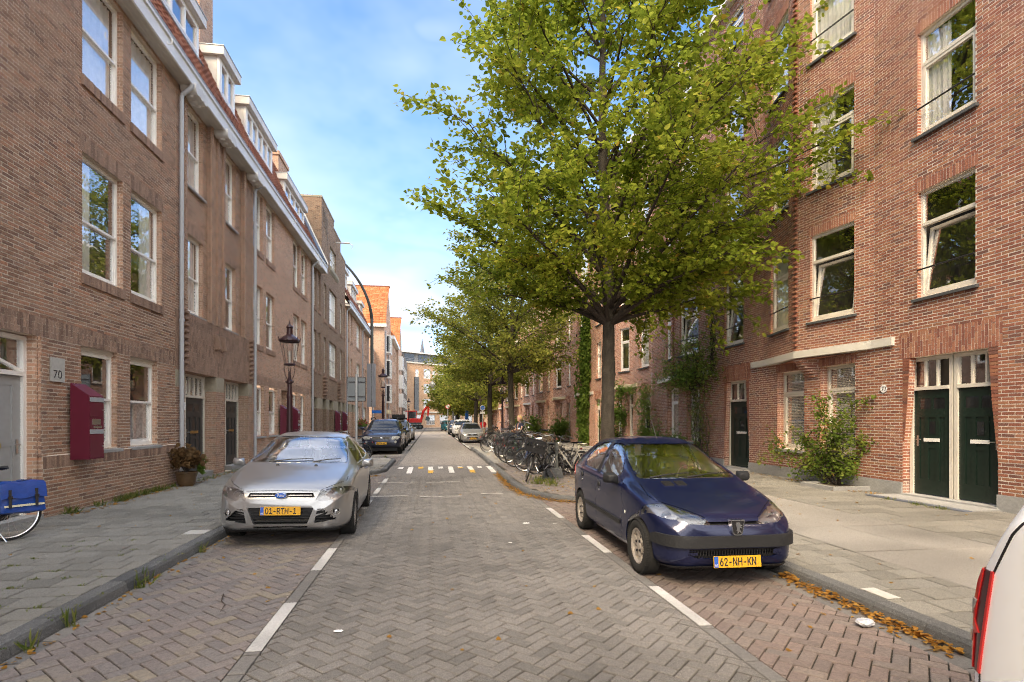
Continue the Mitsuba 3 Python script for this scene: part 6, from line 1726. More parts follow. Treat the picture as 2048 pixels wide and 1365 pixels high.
# ---------------------------------------------------------------- bicycles
for nm, col in (('bike_black', (.018, .018, .02)), ('bike_grey', (.30, .29, .26)), ('bike_blue', (.03, .07, .22)), ('bike_green', (.05, .16, .07)), ('bike_red', (.2, .03, .03)), ('bike_silver', (.42, .42, .42))): P(nm, col, .35, .2)
P('saddle', (.02, .02, .02), .6); P('bag_blue', plain((.012, .06, .30), 30, .25, 6, .2), .35); P('bag_reflex', (.62, .6, .45), .4); P('wicker', toned([(.20, .15, .10), (.34, .27, .19)], 80, .6, 5, .3), .85); P('bike_chrome', (.6, .6, .6), .25, metal=1.)
P('leather_brown', (.22, .10, .04), .5)


def bicycle(label, x, y, head, paint='bike_black', steer=0., lean=0., basket=None, pannier=False, step=True, z=Z_P, saddlemat='saddle', group='bicycles in the stands on the right', cat='bicycle', crate_col='plastic_black', cover=False, pitch=0.):
    """x, y: rear wheel contact; head: direction of travel in degrees (0 = +x); built in the frame (along, left, up)"""
    k = tag(uniq('bicycle'), label, cat, group)
    a, l, p_ = math.radians(head), math.radians(lean), math.radians(pitch)
    Rz = np.array([[math.cos(a), -math.sin(a), 0], [math.sin(a), math.cos(a), 0], [0, 0, 1]]); Rx = np.array([[1, 0, 0], [0, math.cos(l), -math.sin(l)], [0, math.sin(l), math.cos(l)]])
    Ry = np.array([[math.cos(p_), 0, -math.sin(p_)], [0, 1, 0], [math.sin(p_), 0, math.cos(p_)]])
    M4 = np.eye(4); M4[:3, :3] = Rz @ Rx @ Ry; M4[:3, 3] = [x, y, z]
    R, WB = .345, 1.10
    st = math.radians(steer); piv = np.array([.93, 0, .92]); axd = np.array([.30, 0, -.954])           # steering axis through the head tube
    K = np.array([[0, -axd[2], axd[1]], [axd[2], 0, -axd[0]], [-axd[1], axd[0], 0]]); RS = np.eye(3) + math.sin(-st) * K + (1 - math.cos(st)) * K @ K
    S4 = np.eye(4); S4[:3, :3] = RS; S4[:3, 3] = piv - RS @ piv; F4 = M4 @ S4

    def wheel(cx, mat, nm):
        wk = uniq(k + '__wheel'); t = MB(); g = np.linspace(0, 2 * np.pi, 9)[:-1]
        t.lathe([(R - .018 + .018 * math.cos(q), .018 * math.sin(q)) for q in np.r_[g, g[0]]], (cx, 0, R), 32, 'y'); t.put(wk + '__tyre', 'tyre', mat=mat, smooth=True)
        r = MB(); r.lathe([(R - .034, -.011), (R - .045, -.006), (R - .045, .006), (R - .034, .011)], (cx, 0, R), 32, 'y')
        r.lathe([(.008, -.05), (.022, -.035), (.022, .035), (.008, .05)], (cx, 0, R), 10, 'y')
        for i in range(20):
            b = i * math.pi / 10; c_ = b + (.35 if i % 2 else -.35); o = .028 if i % 4 < 2 else -.028
            r.tube([(cx + .02 * math.cos(c_), o, R + .02 * math.sin(c_)), (cx + (R - .044) * math.cos(b), 0, R + (R - .044) * math.sin(b))], .0016, 3, cap=False)
        r.put(wk, 'bike_chrome', num=False, mat=mat, smooth=40)
        f = MB(); b = np.linspace(.15 if nm == 'f' else -.1, 2.6 if nm == 'f' else 2.9, 16); rr = R + .022
        for o in (-.026, 0, .026):
            pass
        v = np.array([(cx + (rr - abs(o) * .35) * math.cos(q), o, R + (rr - abs(o) * .35) * math.sin(q)) for q in b for o in (-.028, 0, .028)]); n = len(b)
        f.raw(v, np.array([t_ for i in range(n - 1) for j in (0, 1) for t_ in ([3 * i + j, 3 * i + j + 1, 3 * i + j + 4], [3 * i + j, 3 * i + j + 4, 3 * i + j + 3])])); f.put(k + '__mudguard', 'plastic_black', mat=mat, smooth=True)
    wheel(0, M4, 'r'); wheel(WB, F4, 'f')
    bb, seat, hd, hl = (.44, 0, .28), (.27, 0, .82), (.90, 0, .98), (.955, 0, .80)
    m = MB()
    m.tube([bb, seat], .016, 8); m.tube([bb, hl], .018, 8)
    if step: m.tube([(.36, 0, .55), (.62, 0, .56), (.93, 0, .88)], .016, 8)
    else: m.tube([(.285, 0, .78), (.91, 0, .94)], .016, 8)
    for o in (-.055, .055): m.tube([bb, (0, o, R)], .009, 6); m.tube([(.30, 0, .72), (0, o, R)], .008, 6)
    m.tube([hd, hl], .021, 8); m.put(k + '__frame', paint, mat=M4, smooth=40)
    m = MB(); m.tube([(.955, 0, .80), (.975, .0, .73)], .02, 8)
    for o in (-.05, .05): m.tube([(.975, o, .73), (1.04, o, .5), (WB, o, R)], [.014, .012, .009], 6)
    m.put(k + '__fork', paint, mat=F4, smooth=40)
    m = MB(); m.tube([(.90, 0, .98), (.86, 0, 1.10)], .013, 8); hb = [(.86, 0, 1.10)]
    for o in (-1, 1): m.tube([(.86, 0, 1.10), (.88, o * .12, 1.14), (.80, o * .26, 1.13), (.66, o * .29, 1.06)], .011, 6)
    h = m.put(k + '__handlebar', 'bike_chrome', mat=F4, smooth=40)
    for o in (-1, 1): m = MB(); m.tube([(.76, o * .272, 1.11), (.63, o * .295, 1.045)], .016, 8); m.put(h + '__grip', saddlemat, mat=F4, smooth=40)
    m = MB(); m.lathe([(0, .0), (.035, .01), (.045, .05), (.02, .09), (0, .095)], (1.0, 0, .86), 12, 'x'); m.put(k + '__lamp', 'bike_chrome', mat=F4 @ np.array([[1, 0, 0, .0], [0, 1, 0, 0], [0, 0, 1, 0], [0, 0, 0, 1.]]), smooth=40)
    m = MB(); hull = m3.Manifold.hull_points(np.array([(.02, .10, .93), (.02, -.10, .93), (.0, 0, .97), (.10, .11, .95), (.10, -.11, .95), (.30, .02, .95), (.30, -.02, .95), (.32, 0, .93), (.12, 0, .90), (.05, .07, .96), (.05, -.07, .96)])); m.mesh(hull); m.tube([(.27, 0, .8), (.24, 0, .92)], .013, 6); m.put(k + '__saddle', 'bag_reflex' if cover else saddlemat, mat=M4, smooth=50)
    m = MB()
    for o in (-.06, 0, .06): m.tube([(-.33, o, .735), (.20, o, .745)], .006, 5)
    for xx in (-.33, -.06, .20): m.tube([(xx, -.065, .738), (xx, .065, .738)], .006, 5)
    for o in (-.06, .06): m.tube([(-.20, o, .735), (0, o, R)], .006, 5)
    m.put(k + '__rear_rack', 'bike_black', mat=M4, smooth=40)
    m = MB(); m.prism([(-.02, .30), (.0, .41), (.44, .375), (.56, .33), (.58, .25), (.5, .19), (.0, .27)], 'w', -.075, -.045); m.put(k + '__chain_case', 'plastic_black', mat=M4)
    m = MB(); m.tube([(.44, -.09, .28), (.56, -.10, .16)], .009, 6); m.box(.52, .61, -.19, -.10, .145, .165); m.tube([(.44, .05, .28), (.32, .08, .40)], .009, 6); m.box(.27, .36, .08, .17, .385, .405); m.tube([(.44, -.09, .28), (.44, .06, .28)], .012, 6); m.put(k + '__cranks', 'bike_chrome', mat=M4, smooth=40)
    m = MB(); m.box(-.36, -.335, -.04, .04, .70, .74); m.put(k + '__rear_lamp', 'lamp_red', mat=M4)
    m = MB(); m.tube([(.20, .06, .27), (.10, .22, .01)], .008, 6); m.put(k + '__kick_stand', 'bike_chrome', mat=M4, smooth=40)
    if basket:
        q = MB(); x0, x1, y0, y1, z0, z1 = (.98, 1.36, -.26, .26, .80, 1.09) if basket == 'crate' else (.96, 1.26, -.19, .19, .84, 1.10)
        t = .014
        q.box(x0, x1, y0, y1, z0, z0 + t)
        if basket == 'crate':
            for (a0, a1, b0, b1) in ((x0, x0 + t, y0, y1), (x1 - t, x1, y0, y1), (x0, x1, y0, y0 + t), (x0, x1, y1 - t, y1)):
                q.box(a0, a1, b0, b1, z0, z0 + .13); q.box(a0 - .004, a1 + .004, b0 - .004, b1 + .004, z1 - .055, z1)
                n = 6
                for i in range(n + 1):
                    if a1 - a0 > b1 - b0: u = a0 + (a1 - a0 - .025) * i / n; q.box(u, u + .025, b0, b1, z0 + .12, z1 - .05)
                    else: u = b0 + (b1 - b0 - .025) * i / n; q.box(a0, a1, u, u + .025, z0 + .12, z1 - .05)
            mt = crate_col
        else:
            for z_ in np.linspace(z0, z1, 9): q.tube([(x0, y0, z_), (x1, y0, z_), (x1, y1, z_), (x0, y1, z_), (x0, y0, z_)], .012, 5, cap=False)
            mt = 'wicker'
            q.boxes([(x0, x1, y0, y0 + .008, z0, z1), (x0, x1, y1 - .008, y1, z0, z1), (x0, x0 + .008, y0, y1, z0, z1), (x1 - .008, x1, y0, y1, z0, z1)], .4)
        # the basket stands on the bicycle: a thing of its own
        ck = uniq('crate' if basket == 'crate' else 'basket')
        q.put(ck, mt, 'black plastic crate on the front of the ' + label.split(' with')[0].replace(' standing', '').replace('nearest to the road', 'nearest the road') if basket == 'crate' else 'wicker basket on the front of the ' + label.split(' with')[0], 'crate' if basket == 'crate' else 'basket', num=False, mat=F4)
        q = MB(); q.tube([(1.0, -.08, .80), (1.2, -.08, .79)], .008, 5); q.tube([(1.0, .08, .80), (1.2, .08, .79)], .008, 5); q.tube([(1.2, .08, .79), (WB, .06, R)], .006, 5); q.put(k + '__front_rack', 'bike_chrome', mat=F4)
    return k, M4


bicycle('black bicycle nearest to the road with a crate, its front wheel turned', 3.20, 14.55, 226, 'bike_black', steer=38, lean=-5, basket='crate')
bicycle('grey framed bicycle without a basket beside the nearest bicycle', 3.98, 13.95, 128, 'bike_grey', steer=12, lean=4, step=False, cover=True)
bicycle('black bicycle standing just behind the grey framed one', 4.15, 14.9, 150, 'bike_black', steer=-15, lean=3)
cols = ['bike_black', 'bike_black', 'bike_blue', 'bike_silver', 'bike_black', 'bike_green', 'bike_black', 'bike_grey', 'bike_black', 'bike_blue', 'bike_red', 'bike_black', 'bike_silver', 'bike_black', 'bike_black', 'bike_grey']
nth = ['third', 'fourth', 'fifth', 'sixth', 'seventh', 'eighth', 'ninth', 'tenth', 'eleventh', 'twelfth', 'thirteenth', 'fourteenth', 'fifteenth', 'sixteenth', 'seventeenth', 'eighteenth']
r9 = np.random.default_rng(44)
for i in range(16):
    yy = 15.6 + i * .86 + r9.normal(0, .12); out = i % 2 == 0
    xr = 4.05 if out else 2.85
    bicycle(f'{cols[i].split("_")[1]} bicycle standing {nth[i]} along the row of stands' + (' with a wicker basket' if i in (3, 9) else ''), xr + r9.normal(0, .12), yy, (186 if out else -4) + r9.normal(0, 9), cols[i], steer=r9.normal(0, 18), lean=r9.normal(0, 4),
            basket={3: 'wicker', 6: 'crate', 9: 'wicker'}.get(i), step=i % 3 != 0, z=Z_P + (.28 if i in (4, 7, 11, 14) else .0), pitch=(0, 0, 0, 0, 8, 0, 0, 8, 0, 0, 0, 8, 0, 0, 8, 0)[i], saddlemat='leather_brown' if i in (2, 8) else 'saddle')
# bicycle stands: steel hoops on concrete feet
for i, yy in enumerate(np.arange(14.6, 29, 2.4)):
    k = tag(uniq('bicycle_stand'), ('nearest' if i == 0 else nth[max(0, i - 2)] if i > 2 else ('', 'second', 'next')[i]) + ' grey bicycle stand on a dark concrete foot', 'bicycle stand', 'bicycle stands along the kerb')
    m = MB(); m.prism([(2.98, -.02), (3.52, -.02), (3.46, .27), (3.04, .27)], 'w', yy - .16, yy + .16); m.put(k + '__foot', 'stone_dark', mat=np.array([[1, 0, 0, 0], [0, 1, 0, 0], [0, 0, 1, Z_P], [0, 0, 0, 1.]]))
    m = MB(); m.box(3.12, 3.19, yy - .03, yy + .03, .37, 1.05); m.box(3.32, 3.39, yy - .03, yy + .03, .37, 1.05); m.put(k + '__post', 'mast_dark', kind='stuff')
    m = MB(); m.box(3.1, 3.4, yy - .04, yy + 1.2, .98, 1.04); m.put(k + '__rail', 'mast_dark')
# left: bicycle with blue panniers by the grey door
k, M4 = bicycle('black bicycle with blue double panniers at the left edge before the grey door', -5.40, 7.98, 232, 'bike_black', steer=-10, lean=3, group='bicycles on the left pavement')
bp = tag('pannier_bag', 'blue double pannier with black straps hanging on the rear rack of the left bicycle', 'bag')
for sd in (1, -1):
    h = m3.Manifold.hull_points(np.array([(-.30, sd * .07, .74), (.14, sd * .07, .74), (-.33, sd * .08, .34), (.17, sd * .08, .34), (-.28, sd * .20, .72), (.12, sd * .20, .72), (-.31, sd * .22, .37), (.15, sd * .22, .37), (-.08, sd * .235, .5)])).refine_to_length(.03).to_mesh()
    v = np.array(h.vert_properties[:, :3], float); v[:, 1] += sd * (meshkit.fbm(v * 9, 3, 4) - .5) * .035; v[:, 2] += (meshkit.fbm(v * 6, 3, 8) - .5) * .03
    MB().raw(v, np.array(h.tri_verts)).put(bp + '__bag', 'bag_blue', mat=M4, smooth=50)
    m = MB(); v = []
    xs = np.linspace(-.315, .155, 8); prof = [(.06, .755), (.15, .765), (.215, .74), (.243, .64), (.252, .55)]
    v = np.array([(x, sd * w_, z_ + .012 * math.sin(x * 25)) for x in xs for w_, z_ in prof]); n = len(prof)
    m.raw(v, np.array([f for i in range(7) for j in range(n - 1) for f in ([i * n + j, i * n + j + 1, (i + 1) * n + j + 1], [i * n + j, (i + 1) * n + j + 1, (i + 1) * n + j])])); m.put(bp + '__flap', 'bag_blue', mat=M4, smooth=40)
    for x in (-.22, .05): m = MB(); m.box(x, x + .03, sd * .250 - .004, sd * .250 + .004, .43, .66); sk = m.put(bp + '__strap', 'saddle', mat=M4); m = MB(); m.box(x - .008, x + .038, sd * .256 - .006, sd * .256 + .006, .545, .58); m.put(sk + '__buckle', 'plastic_black', mat=M4)
    m = MB(); m.box(-.29, .12, sd * .236 - .006, sd * .236 + .006, .44, .465); m.put(bp + '__reflective_band', 'bag_reflex', mat=M4)
bicycle('black bicycle standing behind the sign on the left pavement', -2.75, 20.6, 200, 'bike_black', steer=20, group='bicycles on the left pavement')
bicycle('dark bicycle leaning by the sign beside the dark off road car', -2.6, 21.9, 170, 'bike_blue', steer=-20, group='bicycles on the left pavement')
bicycle('black bicycle leaning on the third house beside the lantern', -5.7, 26.0, 275, 'bike_black', steer=15, group='bicycles on the left pavement')

# ---------------------------------------------------------------- street furniture
P('lantern_paint', (.034, .014, .017), .3, .1); P('mast_grey', plain((.30, .31, .34), 12, .1, 1, .1), .4); P('mast_dark', plain((.075, .08, .075), 12, .15, 1, .15), .45)
scene['lantern_glass'] = {'type': 'thindielectric', 'int_ior': 1.45}


def lantern(label, x, y, sc=1.0):
    k = tag(uniq('street_lantern'), label, 'street lantern', 'old style street lanterns'); M4 = np.eye(4); M4[:3, :3] *= sc; M4[:2, :2] *= .78; M4[:3, 3] = [x, y, Z_P]
    m = MB(); m.lathe([(.16, 0), (.16, .12), (.13, .16), (.125, .75), (.14, .8), (.11, .86), (.095, 1.6), (.085, 2.25), (.098, 2.28), (.098, 2.34), (.075, 2.38), (.07, 2.62), (.10, 2.65), (.10, 2.70), (.05, 2.74), (.035, 2.95), (0, 2.95)], (0, 0, 0), 16); m.tube([(-.13, 0, 2.68), (.13, 0, 2.68)], .03, 8); m.put(k + '__post', 'lantern_paint', mat=M4, smooth=30)
    for i in range(4):
        a = i * math.pi / 2 + .4; c, s = math.cos(a), math.sin(a); m = MB(); m.tube([(c * r, s * r, z) for r, z in ((.06, 2.72), (.13, 2.84), (.17, 3.0), (.15, 3.10), (.09, 3.12))], .013, 6); m.put(k + '__bracket', 'lantern_paint', mat=M4, smooth=40)
    m = MB(); m.lathe([(0, 3.08), (.17, 3.10), (.185, 3.13), (.16, 3.15), (.0, 3.16)], (0, 0, 0), 6); m.put(k + '__lower_ring', 'lantern_paint', mat=M4)
    m = MB(); m.lathe([(.155, 3.15), (.30, 3.72)], (0, 0, 0), 6); m.put(k + '__glass', 'lantern_glass', mat=M4)
    m = MB()
    for i in range(6): a = i * math.pi / 3; m.tube([(.157 * math.cos(a), .157 * math.sin(a), 3.15), (.303 * math.cos(a), .303 * math.sin(a), 3.72)], .009, 5)
    m.put(k + '__glazing_bars', 'lantern_paint', mat=M4)
    m = MB(); m.lathe([(.30, 3.70), (.335, 3.73), (.31, 3.77), (.20, 3.84), (.12, 3.88), (.10, 3.90), (.09, 4.06), (.115, 4.08), (.10, 4.11), (.03, 4.16), (.02, 4.22), (.0, 4.28)], (0, 0, 0), 12)
    for i in range(12):
        a = i * math.pi / 6; m.tube([(.33 * math.cos(a), .33 * math.sin(a), 3.74), (.35 * math.cos(a), .35 * math.sin(a), 3.83 if i % 2 else 3.79)], [.025, .008], 5)
    m.put(k + '__crown_cap', 'lantern_paint', mat=M4, smooth=30)
    m = MB(); m.lathe([(0, 3.48), (.04, 3.45), (.05, 3.35), (.035, 3.28), (.03, 3.16), (0, 3.16)], (0, 0, 0), 10); m.put(k + '__bulb', 'lamp_glass', mat=M4, smooth=40)


lantern('dark red lantern with a crown, just behind the silver hatchback', -3.35, 13.75, .925)
lantern('dark lantern on the left pavement by the side street', -3.25, 38.2, 1.22)
lantern('dark lantern on the right pavement beyond the bicycles', 4.45, 34.6, 1.05)
lantern('smallest, farthest lantern near the grey block', -3.9, 97, 1.3)
k = tag('curved_mast', 'tall dark steel mast curving over from the corner of the left row', 'mast')
m = MB(); t = np.linspace(0, 1, 24); pts = [(-5.75, 55.0, 3.0), (-5.75, 55.0, 11.5)] + [(-5.75 - 2.6 * s ** 2, 55.0 - 4.0 * s, 11.5 + 5.4 * s - .6 * s ** 3) for s in t[1:]]
m.tube(pts, np.linspace(.16, .10, len(pts)), 8); m.put(k + '__pole', 'mast_dark', smooth=40)
m = MB(); m.box(-6.2, -5.4, 54.85, 55.15, 3.0, 7.2); m.put(k + '__wall_bracket', 'mast_grey')
k = tag('traffic_sign', 'grey back of a square traffic sign on a steel post', 'traffic sign')
m = MB(); m.tube([(-2.35, 17.95, Z_P), (-2.35, 17.95, 3.12)], .038, 10); m.put(k + '__post', 'zinc', smooth=40)
m = MB(); m.box(-2.63, -2.09, 17.99, 18.01, 2.28, 3.02); m.put(k + '__panel', P('sign_back', (.15, .175, .20), .5))
m = MB(); m.tube([(-2.645, 18.0, 2.265), (-2.075, 18.0, 2.265), (-2.075, 18.0, 3.035), (-2.645, 18.0, 3.035), (-2.645, 18.0, 2.265)], .014, 5); m.box(-2.6, -2.1, 17.97, 17.99, 2.4, 2.43); m.box(-2.6, -2.1, 17.97, 17.99, 2.86, 2.89); m.put(k + '__rim', 'dark_metal')


def disc_sign(name, label, x, y, z, r, rim, face, symbol):
    k = tag(uniq(name), label, 'traffic sign'); m = MB(); m.tube([(x, y + .05, Z_P), (x, y + .05, z + r)], .045, 8); m.put(k + '__post', 'zinc', smooth=40)
    m = MB(); m.lathe([(0, -.01), (r, -.008), (r, .02), (0, .02)], (x, y, z), 28, 'y'); m.put(k + '__disc', rim)
    m = MB(); m.lathe([(0, -.016), (r * .80, -.014)], (x, y, z), 28, 'y'); m.put(k + '__face', face)
    m = MB(); s = r * .22                                              # bicycle symbol
    for ox in (-1.25, 1.25):
        a = np.linspace(0, 2 * np.pi, 17); m.tube(np.stack([x + ox * s + s * .85 * np.cos(a), y - .022 + a * 0, z - .35 * s + s * .85 * np.sin(a)], 1), s * .14, 5, cap=False)
    q = lambda u, w: (x + u * s, y - .022, z + w * s)
    m.tube([q(-1.25, -.35), q(-.5, 1.1), q(.7, 1.1), q(.0, -.35), q(-.5, 1.1)], s * .13, 5); m.tube([q(1.25, -.35), q(.6, 1.5), q(1.1, 1.6)], s * .13, 5); m.put(k + '__bicycle_symbol', symbol)
    return k


k = disc_sign('traffic_sign', 'round blue cycle path sign on a post beyond the bicycles', 4.2, 45.6, 2.72, .22, 'sign_white' if 'sign_white' in scene else P('sign_white', (.75, .75, .75), .4), P('sign_blue', (.01, .13, .52), .4), 'sign_white')
m = MB(); m.box(4.0, 4.4, 45.58, 45.60, 2.22, 2.40); m.put(k + '__lower_plate', 'sign_white')
disc_sign('traffic_sign', 'round red rimmed sign with a white face far down the street', 2.4, 82, 3.75, .36, P('sign_red', (.55, .02, .03), .4), 'sign_white', 'print_black')
k = tag('lamp_post', 'slim grey lamp post with a hanging globe far down the right side', 'lamp post')
m = MB(); a = np.linspace(0, 1, 14); m.tube([(3.5, 90, 0), (3.5, 90, 7.6)] + [(3.5 - 3.4 * (1 - math.cos(q * 2.2)) * .5, 90, 7.6 + 2.3 * math.sin(q * 2.4)) for q in a[1:]], np.linspace(.16, .07, 15), 8); m.put(k + '__pole', 'mast_grey', smooth=40)
m = MB(); q = np.linspace(0, 5.2, 16); m.tube([(.1 - .75 + .75 * math.cos(t) * (1 - t * .07) + .0, 90, 9.2 + .75 * math.sin(t) * (1 - t * .07)) for t in q], .05, 5); m.put(k + '__scroll', 'mast_grey', smooth=40)
m = MB(); m.lathe([(0, 6.95), (.35, 7.05), (.5, 7.4), (.4, 7.75), (.12, 7.95), (.1, 8.3)], (.15, 90, 0), 16); m.put(k + '__globe', 'lamp_glass', smooth=40)
k = tag('street_name_sign', 'small blue street name plate on the far lantern', 'sign'); m = MB(); m.box(-3.98, -3.35, 38.15, 38.18, 2.15, 2.36); m.put(k + '__plate', 'sign_blue')
for i, (x, y, z0, z1, mt) in enumerate(((5.2, 86, .6, 4.4, 'sign_blue'), (1.3, 140, 2.0, 4.2, 'sign_red'), (4.4, 140, 2.0, 4.0, 'sign_red'))):
    k = tag(uniq('banner'), ('tall blue banner flag far down the right pavement', 'red awning panel at the far left of the shops', 'red awning panel at the far right of the shops')[i], 'banner')
    m = MB(); m.box(x, x + (.5 if i == 0 else 1.6), y, y + .06, z0, z1); m.put(k + '__cloth', mt); m = MB(); m.tube([(x, y + .08, 0), (x, y + .08, z1 + .1)], .04, 6); m.put(k + '__pole', 'zinc')

# ---------------------------------------------------------------- people far off
P('skin', (.50, .30, .22), .6); P('cloth_navy', (.02, .025, .06), .8); P('cloth_red', (.50, .02, .03), .8); P('cloth_jeans', (.06, .09, .16), .8); P('hair_blond', (.50, .34, .14), .7); P('shoe', (.03, .03, .03), .6); P('cloth_beige', (.4, .34, .26), .8)


def person(label, x, y, face, top, legs, hair, h=1.74, arms='down'):
    k = tag(uniq('person'), label, 'person'); s = h / 1.74; a = math.radians(face)
    M4 = np.eye(4); M4[:3, :3] = np.array([[math.cos(a), -math.sin(a), 0], [math.sin(a), math.cos(a), 0], [0, 0, 1]]) * s; M4[:3, 3] = [x, y, Z_P]

    def chain(pts, close=True):
        b = [m3.Manifold.hull_points(np.vstack([trimesh.creation.icosphere(2, r0).vertices + p0, trimesh.creation.icosphere(2, r1).vertices + p1])) for (p0, r0), (p1, r1) in pts]
        mm = m3.Manifold.batch_boolean(b, m3.OpType.Add).refine_to_length(.035).to_mesh(); t = trimesh.Trimesh(np.array(mm.vert_properties[:, :3]), np.array(mm.tri_verts)); trimesh.smoothing.filter_taubin(t, iterations=8); return np.array(t.vertices), t.faces
    J = lambda x, y, z: np.array([x, y, z], float)
    hd = [((J(.02, 0, 1.60), .095), (J(.03, 0, 1.66), .098)), ((J(.06, 0, 1.55), .06), (J(.02, 0, 1.62), .09)), ((J(0, 0, 1.42), .055), (J(.01, 0, 1.55), .055)), ((J(.12, 0, 1.60), .014), (J(.10, 0, 1.63), .012)), ((J(.02, .095, 1.60), .018), (J(.01, .095, 1.63), .02)), ((J(.02, -.095, 1.60), .018), (J(.01, -.095, 1.63), .02))]
    for sd in (1, -1):
        e, w = (J(-.02, sd * .25, 1.13), J(.10, sd * .24, .90)) if arms == 'down' else (J(.02, sd * .27, 1.14), J(.26, sd * .16, 1.08))
        hd += [((J(0, sd * .20, 1.36), .05), (e, .042)), ((e, .040), (w, .029)), ((w, .028), (w + (w - e) * .25, .032))]
        d = (w - e) / np.linalg.norm(w - e)
        for i, (o, L) in enumerate(((-.024, .16), (-.008, .18), (.008, .17), (.024, .15))): hd.append(((w + d * .08 + J(o, 0, 0), .010), (w + d * L + J(o + .01, 0, 0), .008)))
        hd.append(((w + d * .04 + J(.02, 0, 0), .012), (w + d * .09 + J(.05, 0, 0), .010)))
        hd += [((J(0, sd * .09, .90), .09), (J(.03, sd * .10, .50), .06)), ((J(.03, sd * .10, .50), .057), (J(0, sd * .10, .09), .04)), ((J(-.03, sd * .10, .04), .04), (J(.15, sd * .11, .03), .03))]
    hd += [((J(0, .12, 1.36), .07), (J(0, -.12, 1.36), .07)), ((J(0, 0, 1.36), .11), (J(0, 0, .95), .13))]
    v, f = chain(hd); MB().raw(v, f).put(k + '__body', 'skin', mat=M4, smooth=True)
    t = [((J(0, .13, 1.35), .085), (J(0, -.13, 1.35), .085)), ((J(0, .10, 1.33), .12), (J(0, .08, .98), .125)), ((J(0, -.10, 1.33), .12), (J(0, -.08, .98), .125))]
    for sd in (1, -1): t.append(((J(0, sd * .19, 1.35), .066), (J(-.01, sd * .235, 1.22), .060)))
    v, f = chain(t); MB().raw(v, f).put(k + '__shirt', top, mat=M4, smooth=True)
    t = [((J(0, .06, .92), .125), (J(0, -.06, .92), .125))]
    for sd in (1, -1): t += [((J(0, sd * .09, .88), .105), (J(.03, sd * .10, .50), .075)), ((J(.03, sd * .10, .50), .074), (J(0, sd * .10, .10), .058))]
    v, f = chain(t); MB().raw(v, f).put(k + '__trousers', legs, mat=M4, smooth=True)
    v, f = chain([((J(-.02, 0, 1.66), .104), (J(.01, 0, 1.68), .10)), ((J(-.05, 0, 1.60), .085), (J(-.02, 0, 1.66), .10))]); MB().raw(v, f).put(k + '__hair', hair, mat=M4, smooth=True)
    for sd in (1, -1):
        v, f = chain([((J(-.03, sd * .10, .045), .046), (J(.15, sd * .11, .035), .037))]); MB().raw(v, f).put(k + '__shoe', 'shoe', mat=M4, smooth=True)


person('person with blond hair in a navy shirt standing behind the bicycles', 4.05, 25.2, 200, 'cloth_navy', 'cloth_jeans', 'hair_blond', 1.76, 'bent')
person('person in a red shirt standing far off beside the blue round sign', 4.35, 46.6, 250, 'cloth_red', 'cloth_beige', 'hair_blond', 1.75)
# ---------------------------------------------------------------- plants, weeds and litter
def leafy(key, pts, size, mat, seed, kind='heart', nup=.3, droop=.5, dirs=None, tone=None):
    r = np.random.default_rng(seed); v, f, nv = scatter(pts, size, kind, r, nup, droop, dirs)
    t = np.clip(.1 + .55 * meshkit.noise(pts * 3.1, seed) + r.normal(0, .14, len(pts)) + (r.random(len(pts)) > .96) * .4, 0, 1) if tone is None else tone
    return MB().raw(v, f, np.repeat(t, nv)).put(key, mat, kind='stuff')


def stems(key, lines, r0, mat='twig'):
    m = MB()
    for q in lines: m.tube(q, np.linspace(r0, r0 * .3, len(q)), 5, cap=False)
    return m.put(key, mat, smooth=True, kind='stuff')


def bush(label, foot, tips, seed, nleaf, size, mat, spread=.12, r0=.012, name='shrub', kind='heart', n_twig=5):
    """stems from foot points to tips with side twigs, leaves along them"""
    r = np.random.default_rng(seed); k = tag(uniq(name), label, 'plant' if name != 'climbing_plant' else 'climbing plant'); L, ends = [], []
    for i, t in enumerate(tips):
        f = np.array(foot[i % len(foot)], float) + r.normal(0, .03, 3) * [1, 1, 0]; t = np.array(t, float); mid = f * .45 + t * .55 + np.array([0, 0, .18 * np.linalg.norm(t - f)]) + r.normal(0, .05, 3)
        s = np.linspace(0, 1, 9)[:, None]; q = (1 - s) ** 2 * f + 2 * s * (1 - s) * mid + s ** 2 * t; L.append(q); ends.append(q[4:])
        for j in range(n_twig):
            o = q[r.integers(3, 9)]; e = o + r.normal(0, spread * 1.6, 3) + [0, 0, .05]; tw = np.array([o, (o + e) / 2 + [0, 0, .03], e]); L.append(tw); ends.append(np.array([o + (e - o) * z for z in np.linspace(0, 1, 5)]))
    stems(k + '__stems', L, r0)
    P_ = np.vstack(ends); pts = P_[r.integers(0, len(P_), nleaf)] + r.normal(0, spread * .6, (nleaf, 3)); pts[:, 2] = np.maximum(pts[:, 2], Z_P + .03)
    pts[:, 0] = np.minimum(pts[:, 0], BR - .05) if pts[:, 0].mean() > 0 else pts[:, 0]
    leafy(k + '__foliage', pts, size, mat, seed, kind)
    return k


